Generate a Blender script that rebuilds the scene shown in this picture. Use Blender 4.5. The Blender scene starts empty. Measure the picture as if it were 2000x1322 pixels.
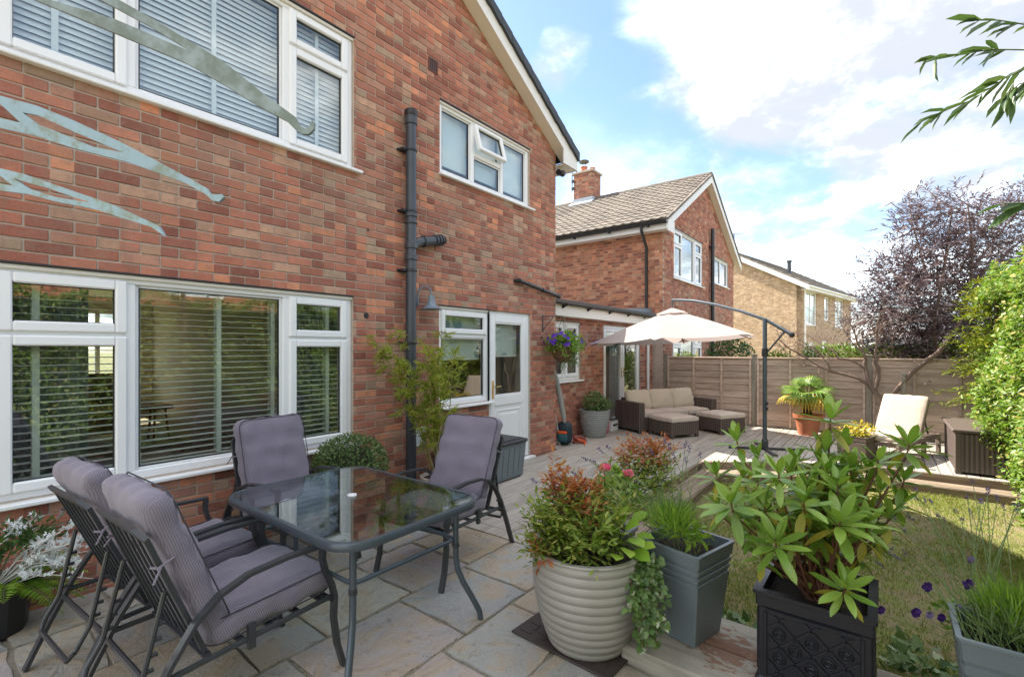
import bpy, bmesh, math, random
import numpy as np
from mathutils import Vector, Matrix, Euler
random.seed(7); rng=np.random.default_rng(7)
S=bpy.context.scene; COL=S.collection
PI=math.pi; rad=math.radians
# ---------------------------------------------------------------- camera
F_PX=930.; CXP=1000.; HYP=682.; VPX=1722.
TH=math.atan((VPX-CXP)/F_PX); CAMH=1.55; CAMD=math.cos(TH)/.198
FW=Vector((math.cos(TH),math.sin(TH),0)); RT=Vector((math.sin(TH),-math.cos(TH),0)); CAM=Vector((0,-CAMD,CAMH))
cam=bpy.data.cameras.new('camera'); co=bpy.data.objects.new('camera',cam); COL.objects.link(co)
co.location=CAM; co.rotation_euler=(PI/2,0,TH-PI/2)
cam.sensor_width=36; cam.lens=36*F_PX/2000; cam.shift_y=21/2000; cam.clip_start=.05; cam.clip_end=600
S.camera=co
# ---------------------------------------------------------------- node helpers
def nd(nt,typ,ins=None,**pr):
    n=nt.nodes.new(typ)
    for k,v in pr.items(): setattr(n,k,v)
    for k,v in (ins or {}).items():
        if isinstance(v,bpy.types.NodeSocket): nt.links.new(v,n.inputs[k])
        else: n.inputs[k].default_value=v
    return n
def mth(nt,op,a,b=0.,c=None,clamp=False):
    d={0:a,1:b}
    if c is not None: d[2]=c
    return nd(nt,'ShaderNodeMath',d,operation=op,use_clamp=clamp).outputs[0]
def mixc(nt,f,a,b,bt='MIX'):
    n=nt.nodes.new('ShaderNodeMix'); n.data_type='RGBA'; n.blend_type=bt
    for i,v in ((0,f),(6,a),(7,b)):
        if isinstance(v,bpy.types.NodeSocket): nt.links.new(v,n.inputs[i])
        else: n.inputs[i].default_value=v if i==0 else (tuple(v)+(1,))[:4]
    return n.outputs[2]
def ramp(nt,f,stops,interp='LINEAR'):
    n=nd(nt,'ShaderNodeValToRGB',{0:f}); r=n.color_ramp; r.interpolation=interp
    while len(r.elements)<len(stops): r.elements.new(.5)
    for e,(p,c) in zip(r.elements,stops):
        e.position=p; e.color=(tuple(c)+(1,))[:4] if not isinstance(c,(int,float)) else (c,c,c,1)
    return n.outputs[0]
def smooth(nt,v,a,b): 
    return nd(nt,'ShaderNodeMapRange',{0:v,1:a,2:b,3:0.,4:1.},interpolation_type='SMOOTHSTEP').outputs[0]
# ---------------------------------------------------------------- world and sun
SUN=Vector((.0,1.0,1.13)).normalized()          # towards the sun, behind the house
W=bpy.data.worlds.new('World'); S.world=W; W.use_nodes=True; nt=W.node_tree; nt.nodes.clear()
sky=nd(nt,'ShaderNodeTexSky',sky_type='NISHITA',sun_disc=False,sun_elevation=math.asin(SUN.z),
       sun_rotation=math.atan2(SUN.x,SUN.y),air_density=1.0,dust_density=.6,ozone_density=2.6)
tc=nd(nt,'ShaderNodeTexCoord'); sp=nd(nt,'ShaderNodeSeparateXYZ',{0:tc.outputs['Generated']})
zz=mth(nt,'ADD',mth(nt,'MAXIMUM',sp.outputs[2],0.),.24)
u=mth(nt,'DIVIDE',sp.outputs[0],zz); v=mth(nt,'DIVIDE',sp.outputs[1],zz)
cv=nd(nt,'ShaderNodeCombineXYZ',{0:u,1:v,2:4.3})
n1=nd(nt,'ShaderNodeTexNoise',{'Vector':cv.outputs[0],'Scale':2.1,'Detail':12.,'Roughness':.56,'Distortion':.5}).outputs[0]
n2=nd(nt,'ShaderNodeTexNoise',{'Vector':cv.outputs[0],'Scale':.7,'Detail':3.,'Roughness':.5}).outputs[0]
def blob(az,el,rd):
    a=rad(az); e=rad(el)
    d=nd(nt,'ShaderNodeVectorMath',{0:tc.outputs['Generated'],1:(math.cos(a)*math.cos(e),math.sin(a)*math.cos(e),math.sin(e))},operation='DOT_PRODUCT').outputs['Value']
    return smooth(nt,d,math.cos(rad(rd)),math.cos(rad(rd*.2)))
dens=mth(nt,'ADD',mth(nt,'MULTIPLY',n1,.66),mth(nt,'MULTIPLY',n2,.34))
# broad cloud masses and clear gaps over the whole dome
for az,el,rd,w in ((31,24,19,-.15),(14,33,15,.13),(-2,27,17,.07),(32,31,4.5,.15),(9,16,7,-.10),(16,10,9,.05),(-68,24,28,-.05),(-120,45,45,.10),(150,35,45,.10),(80,55,35,.08),(-30,60,30,.08),(-160,25,40,.06),(75,25,25,.05)):
    dens=mth(nt,'ADD',dens,mth(nt,'MULTIPLY',blob(az,el,rd),w))
cl=smooth(nt,dens,.455,.635)
n3=nd(nt,'ShaderNodeTexNoise',{'Vector':cv.outputs[0],'Scale':3.4,'Detail':8.,'Roughness':.6}).outputs[0]
shade=smooth(nt,mth(nt,'ADD',mth(nt,'MULTIPLY',dens,.35),mth(nt,'MULTIPLY',n3,.65)),.60,.36)
shade=mth(nt,'POWER',shade,1.7); cc=mixc(nt,shade,(.195,.205,.225),(2.1,2.08,2.03))
veil=mth(nt,'MULTIPLY',smooth(nt,sp.outputs[2],.5,.0),.26)
cl2=mth(nt,'MAXIMUM',mth(nt,'MULTIPLY',cl,.96),veil)
b1=nd(nt,'ShaderNodeBackground',{0:sky.outputs[0],1:.05}); b2=nd(nt,'ShaderNodeBackground',{0:cc,1:.70})
mx=nd(nt,'ShaderNodeMixShader',{0:cl2,1:b1.outputs[0],2:b2.outputs[0]})
nd(nt,'ShaderNodeOutputWorld',{0:mx.outputs[0]})
sl=bpy.data.lights.new('sun','SUN'); sl.energy=2.3; sl.angle=rad(.55); sl.color=(1,.93,.82)
so=bpy.data.objects.new('sun',sl); COL.objects.link(so); so.location=(0,6,12); so.rotation_euler=SUN.to_track_quat('Z','Y').to_euler()
vs=S.view_settings; vs.view_transform='Standard'; vs.look='None'; vs.exposure=2.65; vs.gamma=1; vs.use_curve_mapping=False
S.render.engine='CYCLES'; S.cycles.max_bounces=9; S.cycles.diffuse_bounces=4; S.cycles.transparent_max_bounces=16; S.cycles.glossy_bounces=5
# ---------------------------------------------------------------- pixel helpers (photo pixel -> point on a surface)
def ray(x,y): return FW+RT*((x-CXP)/F_PX)+Vector((0,0,(HYP-y)/F_PX))
def onY(x,y,Y=0.): r=ray(x,y); return CAM+r*((Y-CAM.y)/r.y)
def onX(x,y,X): r=ray(x,y); return CAM+r*((X-CAM.x)/r.x)
def onZ(x,y,Z=0.): r=ray(x,y); return CAM+r*((Z-CAM.z)/r.z)
def atD(x,y,D): return CAM+ray(x,y)*D
def px(p): v=Vector(p)-CAM; z=v.dot(FW); return CXP+F_PX*v.dot(RT)/z, HYP-F_PX*v.z/z, z
# ---------------------------------------------------------------- mesh builder
class MB:
    def __init__(s): s.v=[]; s.f=[]
    def add(s,vs,fs,M=None):
        o=len(s.v); s.v+=[tuple(M@Vector(p)) if M is not None else tuple(p) for p in vs]; s.f+=[tuple(i+o for i in f) for f in fs]; return s
    def box(s,lo,hi,b=0.,M=None):
        lo=[min(a,c) for a,c in zip(lo,hi)] if any(a>c for a,c in zip(lo,hi)) else list(lo); hi=[max(a,c) for a,c in zip(lo,hi)]
        c=[(l+h)/2 for l,h in zip(lo,hi)]; h=[(g-l)/2 for l,g in zip(lo,hi)]
        b=min(b,min(h)*.6)
        if b<=0:
            vs=[(c[0]+x*h[0],c[1]+y*h[1],c[2]+z*h[2]) for x in(-1,1) for y in(-1,1) for z in(-1,1)]
            return s.add(vs,[(0,1,3,2),(4,6,7,5),(0,4,5,1),(2,3,7,6),(0,2,6,4),(1,5,7,3)],M)
        vs=[];ix={}
        for x in(-1,1):
            for y in(-1,1):
                for z in(-1,1):
                    for ax in range(3):
                        q=[x*h[0],y*h[1],z*h[2]]
                        for k in range(3):
                            if k!=ax: q[k]-=b*(x,y,z)[k]
                        ix[(x,y,z,ax)]=len(vs); vs.append([c[k]+q[k] for k in range(3)])
        fs=[]
        for ax in range(3):
            for sg in(-1,1):
                k=[i for i in range(3) if i!=ax]; loop=[]
                for a,bb in((-1,-1),(1,-1),(1,1),(-1,1)):
                    t=[0,0,0]; t[ax]=sg; t[k[0]]=a; t[k[1]]=bb; loop.append(ix[(*t,ax)])
                fs.append(tuple(loop))
            for a in(-1,1):
                for bb in(-1,1):
                    k=[i for i in range(3) if i!=ax]; t=[0,0,0]; t[k[0]]=a; t[k[1]]=bb; q=[]
                    for sg,kk in((-1,k[0]),(1,k[0]),(1,k[1]),(-1,k[1])):
                        t[ax]=sg; q.append(ix[(*t,kk)])
                    fs.append(tuple(q))
        for x in(-1,1):
            for y in(-1,1):
                for z in(-1,1): fs.append(tuple(ix[(x,y,z,a)] for a in range(3)))
        return s.add(vs,fs,M)
    def sweep(s,pts,prof,up=(0,0,1),closed=False,scale=None,cap=True,M=None):
        pts=[Vector(p) for p in pts]; n=len(pts); m=len(prof); vs=[];fs=[]; up=Vector(up); pu=None
        for i,p in enumerate(pts):
            if closed: t=pts[(i+1)%n]-pts[i-1]
            else: t=pts[min(i+1,n-1)]-pts[max(i-1,0)]
            t.normalize()
            if pu is None:
                r=t.cross(up)
                if r.length<.05: r=t.cross(Vector((1,0,0)) if abs(t.x)<.9 else Vector((0,1,0)))
            else:
                r=t.cross(pu)
                if r.length<.02: r=t.cross(Vector((.3,.9,.1)))
            r.normalize(); w=r.cross(t); pu=w; k=scale[i] if scale else 1
            for a,b in prof: vs.append(p+r*(a*k)+w*(b*k))
        for i in range(n if closed else n-1):
            for j in range(m):
                a=i*m+j; b=i*m+(j+1)%m; c=((i+1)%n)*m+(j+1)%m; d=((i+1)%n)*m+j; fs.append((a,b,c,d))
        if cap and not closed: fs+= [tuple(range(m)),tuple(range((n-1)*m,n*m))]
        return s.add(vs,fs,M)
    def tube(s,pts,r,k=8,closed=False,M=None):
        rs=r if isinstance(r,(list,tuple)) else None; R=1 if rs else r
        return s.sweep(pts,[(R*math.cos(2*PI*i/k),R*math.sin(2*PI*i/k)) for i in range(k)],closed=closed,scale=rs,M=M)
    def bar(s,pts,w,t,up=(0,0,1),closed=False,M=None):
        return s.sweep(pts,[(-w/2,-t/2),(w/2,-t/2),(w/2,t/2),(-w/2,t/2)],up=up,closed=closed,M=M)
    def lathe(s,prof,k=32,M=None,cap=True):
        vs=[];fs=[];m=len(prof)
        for i in range(k):
            a=2*PI*i/k
            for r,z in prof: vs.append((r*math.cos(a),r*math.sin(a),z))
        for i in range(k):
            for j in range(m-1):
                a=i*m+j; b=((i+1)%k)*m+j; fs.append((a,b,b+1,a+1))
        if cap:
            fs.append(tuple(i*m for i in range(k))[::-1]); fs.append(tuple(i*m+m-1 for i in range(k)))
        return s.add(vs,fs,M)
    def sq(s,lev,M=None,ch=.06):   # square rings: (half width, z)
        vs=[];fs=[]
        for h,z in lev:
            c=h*ch
            for x,y in((-h+c,-h),(h-c,-h),(h,-h+c),(h,h-c),(h-c,h),(-h+c,h),(-h,h-c),(-h,-h+c)): vs.append((x,y,z))
        for i in range(len(lev)-1):
            for j in range(8): a=i*8+j; b=i*8+(j+1)%8; fs.append((a,b,b+8,a+8))
        fs+= [tuple(range(8))[::-1],tuple(range((len(lev)-1)*8,len(lev)*8))]
        return s.add(vs,fs,M)
    def prism(s,poly,d,M=None):    # polygon in xy extruded by vector d
        n=len(poly); p=[Vector((*q,0)) if len(q)==2 else Vector(q) for q in poly]; d=Vector(d)
        vs=p+[q+d for q in p]
        return s.add(vs,[tuple(range(n))[::-1],tuple(range(n,2*n))]+[(i,(i+1)%n,n+(i+1)%n,n+i) for i in range(n)],M)
    def cushion(s,sx,sy,sz,r=.04,puff=.015,n=10,M=None,pinch=(),wr=.004,seed=0):
        h=Vector((sx/2,sy/2,sz/2)); rs=random.Random(seed); ph=[rs.uniform(0,6) for _ in range(6)]
        bm=bmesh.new(); bmesh.ops.create_cube(bm,size=2.); bmesh.ops.subdivide_edges(bm,edges=bm.edges[:],cuts=n,use_grid_fill=True)
        for v in bm.verts:
            p=Vector((v.co.x*h.x,v.co.y*h.y,v.co.z*h.z)); q=Vector([max(-(h[i]-r),min(h[i]-r,p[i])) for i in range(3)])
            dd=p-q
            if dd.length>1e-6: p=q+dd.normalized()*min(r,dd.length*1.)
            a,b=v.co.x,v.co.y; k=(1-a*a)*(1-b*b); f=1.
            for pp in pinch: f-=.6*math.exp(-((a-pp)/.06)**2)
            p.z+=math.copysign(1,v.co.z)*puff*k*f if abs(v.co.z)>.5 else 0
            if abs(v.co.z)>.5:
                for pp in pinch: p.z-=math.copysign(.012,v.co.z)*math.exp(-((a-pp)/.05)**2)
            p.z+=wr*math.sin(9*a+ph[0]+3*b)*math.sin(7*b+ph[1]-2*a)+wr*.6*math.sin(19*b+ph[2]+6*a)
            p.y+=wr*.8*math.sin(14*a+ph[3])*(1 if abs(b)>.9 else 0); p.x+=wr*.8*math.sin(13*b+ph[4])*(1 if abs(a)>.9 else 0)
            v.co=p
        bm.verts.index_update(); s.add([v.co for v in bm.verts],[[v.index for v in f.verts] for f in bm.faces],M); bm.free(); return s
    def mesh(s,name,mat,off=None,smooth=False,ang=None):
        me=bpy.data.meshes.new(name); o=off or (0,0,0)
        me.from_pydata([(p[0]-o[0],p[1]-o[1],p[2]-o[2]) for p in s.v],[],s.f)
        bm=bmesh.new(); bm.from_mesh(me); bmesh.ops.recalc_face_normals(bm,faces=bm.faces[:]); bm.to_mesh(me); bm.free()
        if mat: me.materials.append(mat)
        if smooth:
            me.polygons.foreach_set('use_smooth',[True]*len(me.polygons))
            if ang: me.set_sharp_from_angle(angle=rad(ang))
        return me
    def build(s,name,mat,parent=None,smooth=False,ang=40,local=False,kind=None,label=None):
        off=None if local or parent is None else parent.get('_o')
        o=bpy.data.objects.new(name,s.mesh(name,mat,off,smooth,ang)); return fin(o,parent,kind,label)
def fin(o,parent=None,kind=None,label=None):
    COL.objects.link(o)
    if parent is not None:
        o.parent=parent
        if parent.get('_o') is not None: o['_o']=list(parent['_o'])
    if kind: o['kind']=kind
    if label: o['label']=label
    return o
def thing(name,label,cat,loc=(0,0,0),rz=0.,group=None):
    o=bpy.data.objects.new(name,None); COL.objects.link(o); o.location=loc; o.rotation_euler=(0,0,rz); o.empty_display_size=.1
    o['label']=label; o['category']=cat; o['_o']=list(loc)
    if group: o['group']=group
    return o
def tag(o,label,cat,group=None):
    o['label']=label; o['category']=cat
    if group: o['group']=group
    return o
def inst(me,name,parent=None,loc=(0,0,0),rot=(0,0,0),sc=None,M=None,label=None):
    o=bpy.data.objects.new(name,me)
    if M is not None: o.matrix_local=M
    else:
        o.location=loc; o.rotation_euler=rot
        if sc is not None: o.scale=sc if hasattr(sc,'__len__') else (sc,)*3
    return fin(o,parent,None,label)
def copytree(o,parent=None):
    c=o.copy(); COL.objects.link(c)
    if parent is not None: c.parent=parent
    for ch in list(o.children): copytree(ch,c)
    return c
# ---------------------------------------------------------------- materials
MATS={}
def mat(name,col,rough=.6,metal=0.,spec=.5,noise=None,bump=None,rand=0.,island=0.,col2=None,coat=0.,sheen=0.,stretch=None,sss=None):
    if name in MATS: return MATS[name]
    m=bpy.data.materials.new(name); m.use_nodes=True; nt=m.node_tree; bs=nt.nodes['Principled BSDF']; MATS[name]=m
    bs.inputs['Roughness'].default_value=rough; bs.inputs['Metallic'].default_value=metal; bs.inputs['Specular IOR Level'].default_value=spec
    bs.inputs['Coat Weight'].default_value=coat; bs.inputs['Sheen Weight'].default_value=sheen
    tc=nd(nt,'ShaderNodeTexCoord'); vec=tc.outputs['Object']
    if stretch: vec=nd(nt,'ShaderNodeMapping',{0:vec,3:stretch}).outputs[0]
    c=None
    val=None
    def acc(x): 
        nonlocal val; val=x if val is None else mth(nt,'ADD',val,x)
    nz=None
    if noise:
        nz=nd(nt,'ShaderNodeTexNoise',{'Vector':vec,'Scale':noise[0],'Detail':6.,'Roughness':.6}).outputs[0]
        acc(mth(nt,'MULTIPLY',mth(nt,'SUBTRACT',nz,.5),noise[1]*2))
    if rand: acc(mth(nt,'MULTIPLY',mth(nt,'SUBTRACT',nd(nt,'ShaderNodeObjectInfo').outputs['Random'],.5),rand*2))
    gi=None
    if island:
        gi=nd(nt,'ShaderNodeNewGeometry').outputs['Random Per Island']; acc(mth(nt,'MULTIPLY',mth(nt,'SUBTRACT',gi,.5),island*2))
    base=nd(nt,'ShaderNodeRGB'); base.outputs[0].default_value=(*col,1); c=base.outputs[0]
    if col2 is not None:
        c=mixc(nt,smooth(nt,nz,.4,.62) if nz else (gi or .5),col,col2)
    if val is not None:
        c=nd(nt,'ShaderNodeHueSaturation',{'Value':mth(nt,'ADD',val,1.),'Color':c}).outputs[0]
    nt.links.new(c,bs.inputs['Base Color'])
    if bump:
        b=nd(nt,'ShaderNodeTexNoise',{'Vector':vec,'Scale':bump[0],'Detail':5.,'Roughness':.6}).outputs[0]
        nt.links.new(nd(nt,'ShaderNodeBump',{'Strength':bump[1],'Distance':bump[2] if len(bump)>2 else .01,'Height':b}).outputs[0],bs.inputs['Normal'])
    return m
def leafmat(name,c1,c2,rough=.45,tr=.3,spec=.4,c3=None):
    if name in MATS: return MATS[name]
    m=bpy.data.materials.new(name); m.use_nodes=True; nt=m.node_tree; bs=nt.nodes['Principled BSDF']; out=nt.nodes['Material Output']; MATS[name]=m
    r=mth(nt,'FRACT',mth(nt,'ADD',nd(nt,'ShaderNodeNewGeometry').outputs['Random Per Island'],nd(nt,'ShaderNodeObjectInfo').outputs['Random']))
    st=[(0.,c1),(.75,c2)] if c3 is None else [(0.,c1),(.6,c2),(.8,c2),(1.,c3)]
    c=ramp(nt,r,st)
    nz=nd(nt,'ShaderNodeTexNoise',{'Vector':nd(nt,'ShaderNodeTexCoord').outputs['Object'],'Scale':30.,'Detail':3.}).outputs[0]
    c=nd(nt,'ShaderNodeHueSaturation',{'Value':mth(nt,'ADD',.72,mth(nt,'MULTIPLY',nz,.56)),'Color':c}).outputs[0]
    nt.links.new(c,bs.inputs['Base Color']); bs.inputs['Roughness'].default_value=rough; bs.inputs['Specular IOR Level'].default_value=spec
    t=nd(nt,'ShaderNodeBsdfTranslucent',{0:nd(nt,'ShaderNodeHueSaturation',{'Value':1.25,'Saturation':1.1,'Color':c}).outputs[0]})
    nt.links.new(nd(nt,'ShaderNodeMixShader',{0:tr,1:bs.outputs[0],2:t.outputs[0]}).outputs[0],out.inputs[0]); return m
def glassmat(name,tint=(.93,.96,.95),ior=1.55,base=0.04,rough=.0):
    m=bpy.data.materials.new(name); m.use_nodes=True; nt=m.node_tree; nt.nodes.clear(); MATS[name]=m
    fc=nd(nt,'ShaderNodeLayerWeight',{0:.5}).outputs['Facing']; fr=mth(nt,'ADD',mth(nt,'MULTIPLY',mth(nt,'POWER',fc,4.),1-base),base,clamp=True)
    a=nd(nt,'ShaderNodeBsdfTransparent',{0:(*tint,1)}); g=nd(nt,'ShaderNodeBsdfGlossy',{0:(1,1,1,1),'Roughness':rough})
    nd(nt,'ShaderNodeOutputMaterial',{0:nd(nt,'ShaderNodeMixShader',{0:fr,1:a.outputs[0],2:g.outputs[0]}).outputs[0]}); return m
BR_L,BR_H,BR_Z0=.225,.075,.025
def brickmat(name,stops,dirt=.5):
    m=bpy.data.materials.new(name); m.use_nodes=True; nt=m.node_tree; bs=nt.nodes['Principled BSDF']; MATS[name]=m
    g=nd(nt,'ShaderNodeNewGeometry'); P=g.outputs['Position']; s=nd(nt,'ShaderNodeSeparateXYZ',{0:P})
    row=mth(nt,'FLOOR',mth(nt,'DIVIDE',mth(nt,'SUBTRACT',s.outputs[2],BR_Z0),BR_H))
    off=mth(nt,'MULTIPLY',mth(nt,'FLOORED_MODULO',row,2.),BR_L/2)
    uu=mth(nt,'SUBTRACT',mth(nt,'ADD',s.outputs[0],s.outputs[1]),off)
    colm=mth(nt,'FLOOR',mth(nt,'DIVIDE',uu,BR_L))
    w0=nd(nt,'ShaderNodeTexWhiteNoise',{'Vector':nd(nt,'ShaderNodeCombineXYZ',{0:colm,1:row,2:9.1}).outputs[0]},noise_dimensions='3D').outputs['Value']
    hf=mth(nt,'FLOOR',mth(nt,'DIVIDE',uu,BR_L/2)); colm=mth(nt,'ADD',colm,mth(nt,'MULTIPLY',mth(nt,'LESS_THAN',w0,.42),mth(nt,'MULTIPLY',hf,.37)))
    wn=nd(nt,'ShaderNodeTexWhiteNoise',{'Vector':nd(nt,'ShaderNodeCombineXYZ',{0:colm,1:row,2:2.3}).outputs[0]},noise_dimensions='3D')
    c=ramp(nt,wn.outputs['Value'],stops,'CONSTANT')
    c=nd(nt,'ShaderNodeHueSaturation',{'Value':mth(nt,'ADD',.82,mth(nt,'MULTIPLY',nd(nt,'ShaderNodeSeparateColor',{0:wn.outputs['Color']}).outputs[1],.36)),'Color':c}).outputs[0]
    na=nd(nt,'ShaderNodeTexNoise',{'Vector':P,'Scale':16.,'Detail':5.,'Roughness':.65}).outputs[0]
    c=mixc(nt,mth(nt,'MULTIPLY',smooth(nt,na,.44,.66),.45),c,(.27,.165,.12))
    nm=nd(nt,'ShaderNodeTexNoise',{'Vector':P,'Scale':7.,'Detail':4.,'Roughness':.6}).outputs[0]
    c=nd(nt,'ShaderNodeHueSaturation',{'Value':mth(nt,'ADD',.70,mth(nt,'MULTIPLY',nm,.76)),'Color':c}).outputs[0]
    nb=nd(nt,'ShaderNodeTexNoise',{'Vector':P,'Scale':.9,'Detail':6.,'Roughness':.6}).outputs[0]
    c=mixc(nt,mth(nt,'MULTIPLY',smooth(nt,nb,.45,.72),dirt),c,(.25,.17,.125))
    ne=nd(nt,'ShaderNodeTexNoise',{'Vector':P,'Scale':4.5,'Detail':5.,'Roughness':.7}).outputs[0]
    c=mixc(nt,mth(nt,'MULTIPLY',smooth(nt,ne,.62,.75),.3),c,(.50,.38,.29))
    nv=nd(nt,'ShaderNodeTexNoise',{'Vector':nd(nt,'ShaderNodeMapping',{0:P,3:(9,9,.7)}).outputs[0],'Scale':1.,'Detail':6.,'Roughness':.65}).outputs[0]
    c=mixc(nt,mth(nt,'MULTIPLY',smooth(nt,nv,.54,.74),.55),c,(.20,.145,.11))
    nc=nd(nt,'ShaderNodeTexNoise',{'Vector':P,'Scale':110.,'Detail':4.}).outputs[0]
    c=nd(nt,'ShaderNodeHueSaturation',{'Value':mth(nt,'ADD',.75,mth(nt,'MULTIPLY',nc,.5)),'Color':c}).outputs[0]
    nt.links.new(c,bs.inputs['Base Color']); bs.inputs['Roughness'].default_value=.88; bs.inputs['Specular IOR Level'].default_value=.25
    nt.links.new(nd(nt,'ShaderNodeBump',{'Strength':.9,'Distance':.005,'Height':mth(nt,'ADD',na,nc)}).outputs[0],bs.inputs['Normal']); return m
REDBR=[(0,(.37,.14,.092)),(.18,(.41,.165,.108)),(.36,(.27,.10,.072)),(.48,(.385,.195,.138)),(.62,(.33,.125,.088)),(.72,(.42,.25,.17)),(.82,(.24,.085,.06)),(.88,(.53,.22,.125)),(.95,(.36,.25,.175))]
M_BRICK=brickmat('red_brick',REDBR,.42)
M_BRICK2=brickmat('orange_brick',[(0,(.42,.17,.09)),(.2,(.48,.20,.11)),(.4,(.33,.12,.07)),(.6,(.44,.21,.12)),(.75,(.24,.085,.055)),(.88,(.52,.27,.16))],.2)
M_BUFF=brickmat('buff_brick',[(0,(.42,.31,.20)),(.3,(.46,.34,.225)),(.6,(.37,.265,.17)),(.8,(.48,.37,.26))],.15)
M_MORTAR=mat('mortar',(.47,.395,.33),.95,spec=.1,noise=(9,.25),bump=(120,.5,.003))
M_UPVC=mat('white_upvc',(.80,.81,.82),.3,spec=.45,noise=(3,.04))
M_UPVC2=mat('cream_board',(.74,.70,.63),.45,noise=(4,.08))
M_GASKET=mat('black_gasket',(.02,.02,.022),.5)
M_GLASS=glassmat('window_glass',base=.075)
M_TGLASS=glassmat('table_glass',(.70,.77,.77),base=.10)
M_PLASTBLK=mat('black_plastic',(.018,.019,.022),.38,noise=(8,.3))
M_PIPE=mat('grey_black_pipe',(.045,.052,.062),.33,noise=(6,.25),bump=(60,.05))
M_METAL=mat('charcoal_metal',(.035,.038,.043),.38,spec=.6,noise=(20,.12),bump=(150,.05,.002))
M_METAL2=mat('slate_metal',(.085,.105,.125),.32,metal=.35,noise=(12,.1))
M_SOIL=mat('soil',(.035,.024,.016),.95,noise=(40,.5),bump=(60,1.,.02))
M_BARK=mat('bark',(.16,.11,.085),.9,noise=(20,.35),bump=(45,.9,.01),stretch=(1,1,.3))
M_STEM=mat('green_stem',(.10,.13,.04),.7,island=.25)
M_RSTEM=mat('red_brown_stem',(.15,.06,.035),.7,island=.25)
# ================================================================ ground, patio, deck
LAWN=-.2
M_LAWN=mat('lawn_soil',(.26,.205,.11),.95,noise=(6,.4),bump=(70,.9,.02),col2=(.17,.18,.05))
M_FAR=mat('far_grass',(.07,.10,.03),.95,noise=(.4,.3),col2=(.10,.10,.05))
g=MB(); N=24; E=[-300,-90,-30,-8,0,3,6,9,12,20,40,90,300]
g.add([(x,y,LAWN-.0) for x in E for y in E],[(i*13+j,(i+1)*13+j,(i+1)*13+j+1,i*13+j+1) for i in range(12) for j in range(12)])
ground=g.build('ground',M_LAWN,kind='structure')
def stonemat():
    m=bpy.data.materials.new('sandstone'); m.use_nodes=True; nt=m.node_tree; bs=nt.nodes['Principled BSDF']
    oi=nd(nt,'ShaderNodeObjectInfo').outputs['Random']; P=nd(nt,'ShaderNodeNewGeometry').outputs['Position']
    c=ramp(nt,oi,[(0,(.36,.35,.32)),(.2,(.42,.36,.28)),(.36,(.31,.31,.30)),(.52,(.40,.35,.335)),(.66,(.38,.355,.30)),(.8,(.47,.43,.37)),(.9,(.33,.32,.28))],'CONSTANT')
    sh=nd(nt,'ShaderNodeVectorMath',{0:P,1:nd(nt,'ShaderNodeCombineXYZ',{0:mth(nt,'MULTIPLY',oi,60.),1:mth(nt,'MULTIPLY',oi,31.)}).outputs[0]},operation='ADD').outputs[0]
    a=nd(nt,'ShaderNodeTexNoise',{'Vector':sh,'Scale':3.2,'Detail':8.,'Roughness':.62,'Distortion':1.6}).outputs[0]
    b=nd(nt,'ShaderNodeTexNoise',{'Vector':sh,'Scale':14.,'Detail':8.,'Roughness':.7,'Distortion':.8}).outputs[0]
    d=nd(nt,'ShaderNodeTexNoise',{'Vector':sh,'Scale':60.,'Detail':4.,'Roughness':.7}).outputs[0]
    c=mixc(nt,mth(nt,'MULTIPLY',smooth(nt,a,.47,.60),.55),c,(.42,.31,.195))
    c=mixc(nt,mth(nt,'MULTIPLY',smooth(nt,a,.5,.34),.45),c,(.33,.325,.31))
    c=mixc(nt,mth(nt,'MULTIPLY',smooth(nt,b,.55,.68),.55),c,(.17,.16,.13))
    c=mixc(nt,mth(nt,'MULTIPLY',smooth(nt,d,.62,.72),.7),c,(.06,.06,.05))
    c=mixc(nt,mth(nt,'MULTIPLY',smooth(nt,d,.40,.28),.6),c,(.56,.53,.47))
    nt.links.new(c,bs.inputs['Base Color']); bs.inputs['Roughness'].default_value=.8; bs.inputs['Specular IOR Level'].default_value=.3
    h=mth(nt,'ADD',mth(nt,'MULTIPLY',a,1.6),mth(nt,'ADD',mth(nt,'MULTIPLY',b,.55),mth(nt,'MULTIPLY',d,.12)))
    nt.links.new(nd(nt,'ShaderNodeBump',{'Strength':1.,'Distance':.02,'Height':h}).outputs[0],bs.inputs['Normal']); return m
M_STONE=stonemat()
M_JOINT=mat('joint_sand',(.27,.235,.185),.95,noise=(30,.4),bump=(150,.8,.006))
patio=MB().box((-2.2,-6,LAWN-.1),(2.22,.02,-.012)).box((2.22,-2.9,LAWN-.1),(3.06,.02,-.012)).build('patio',M_JOINT,kind='structure')
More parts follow.
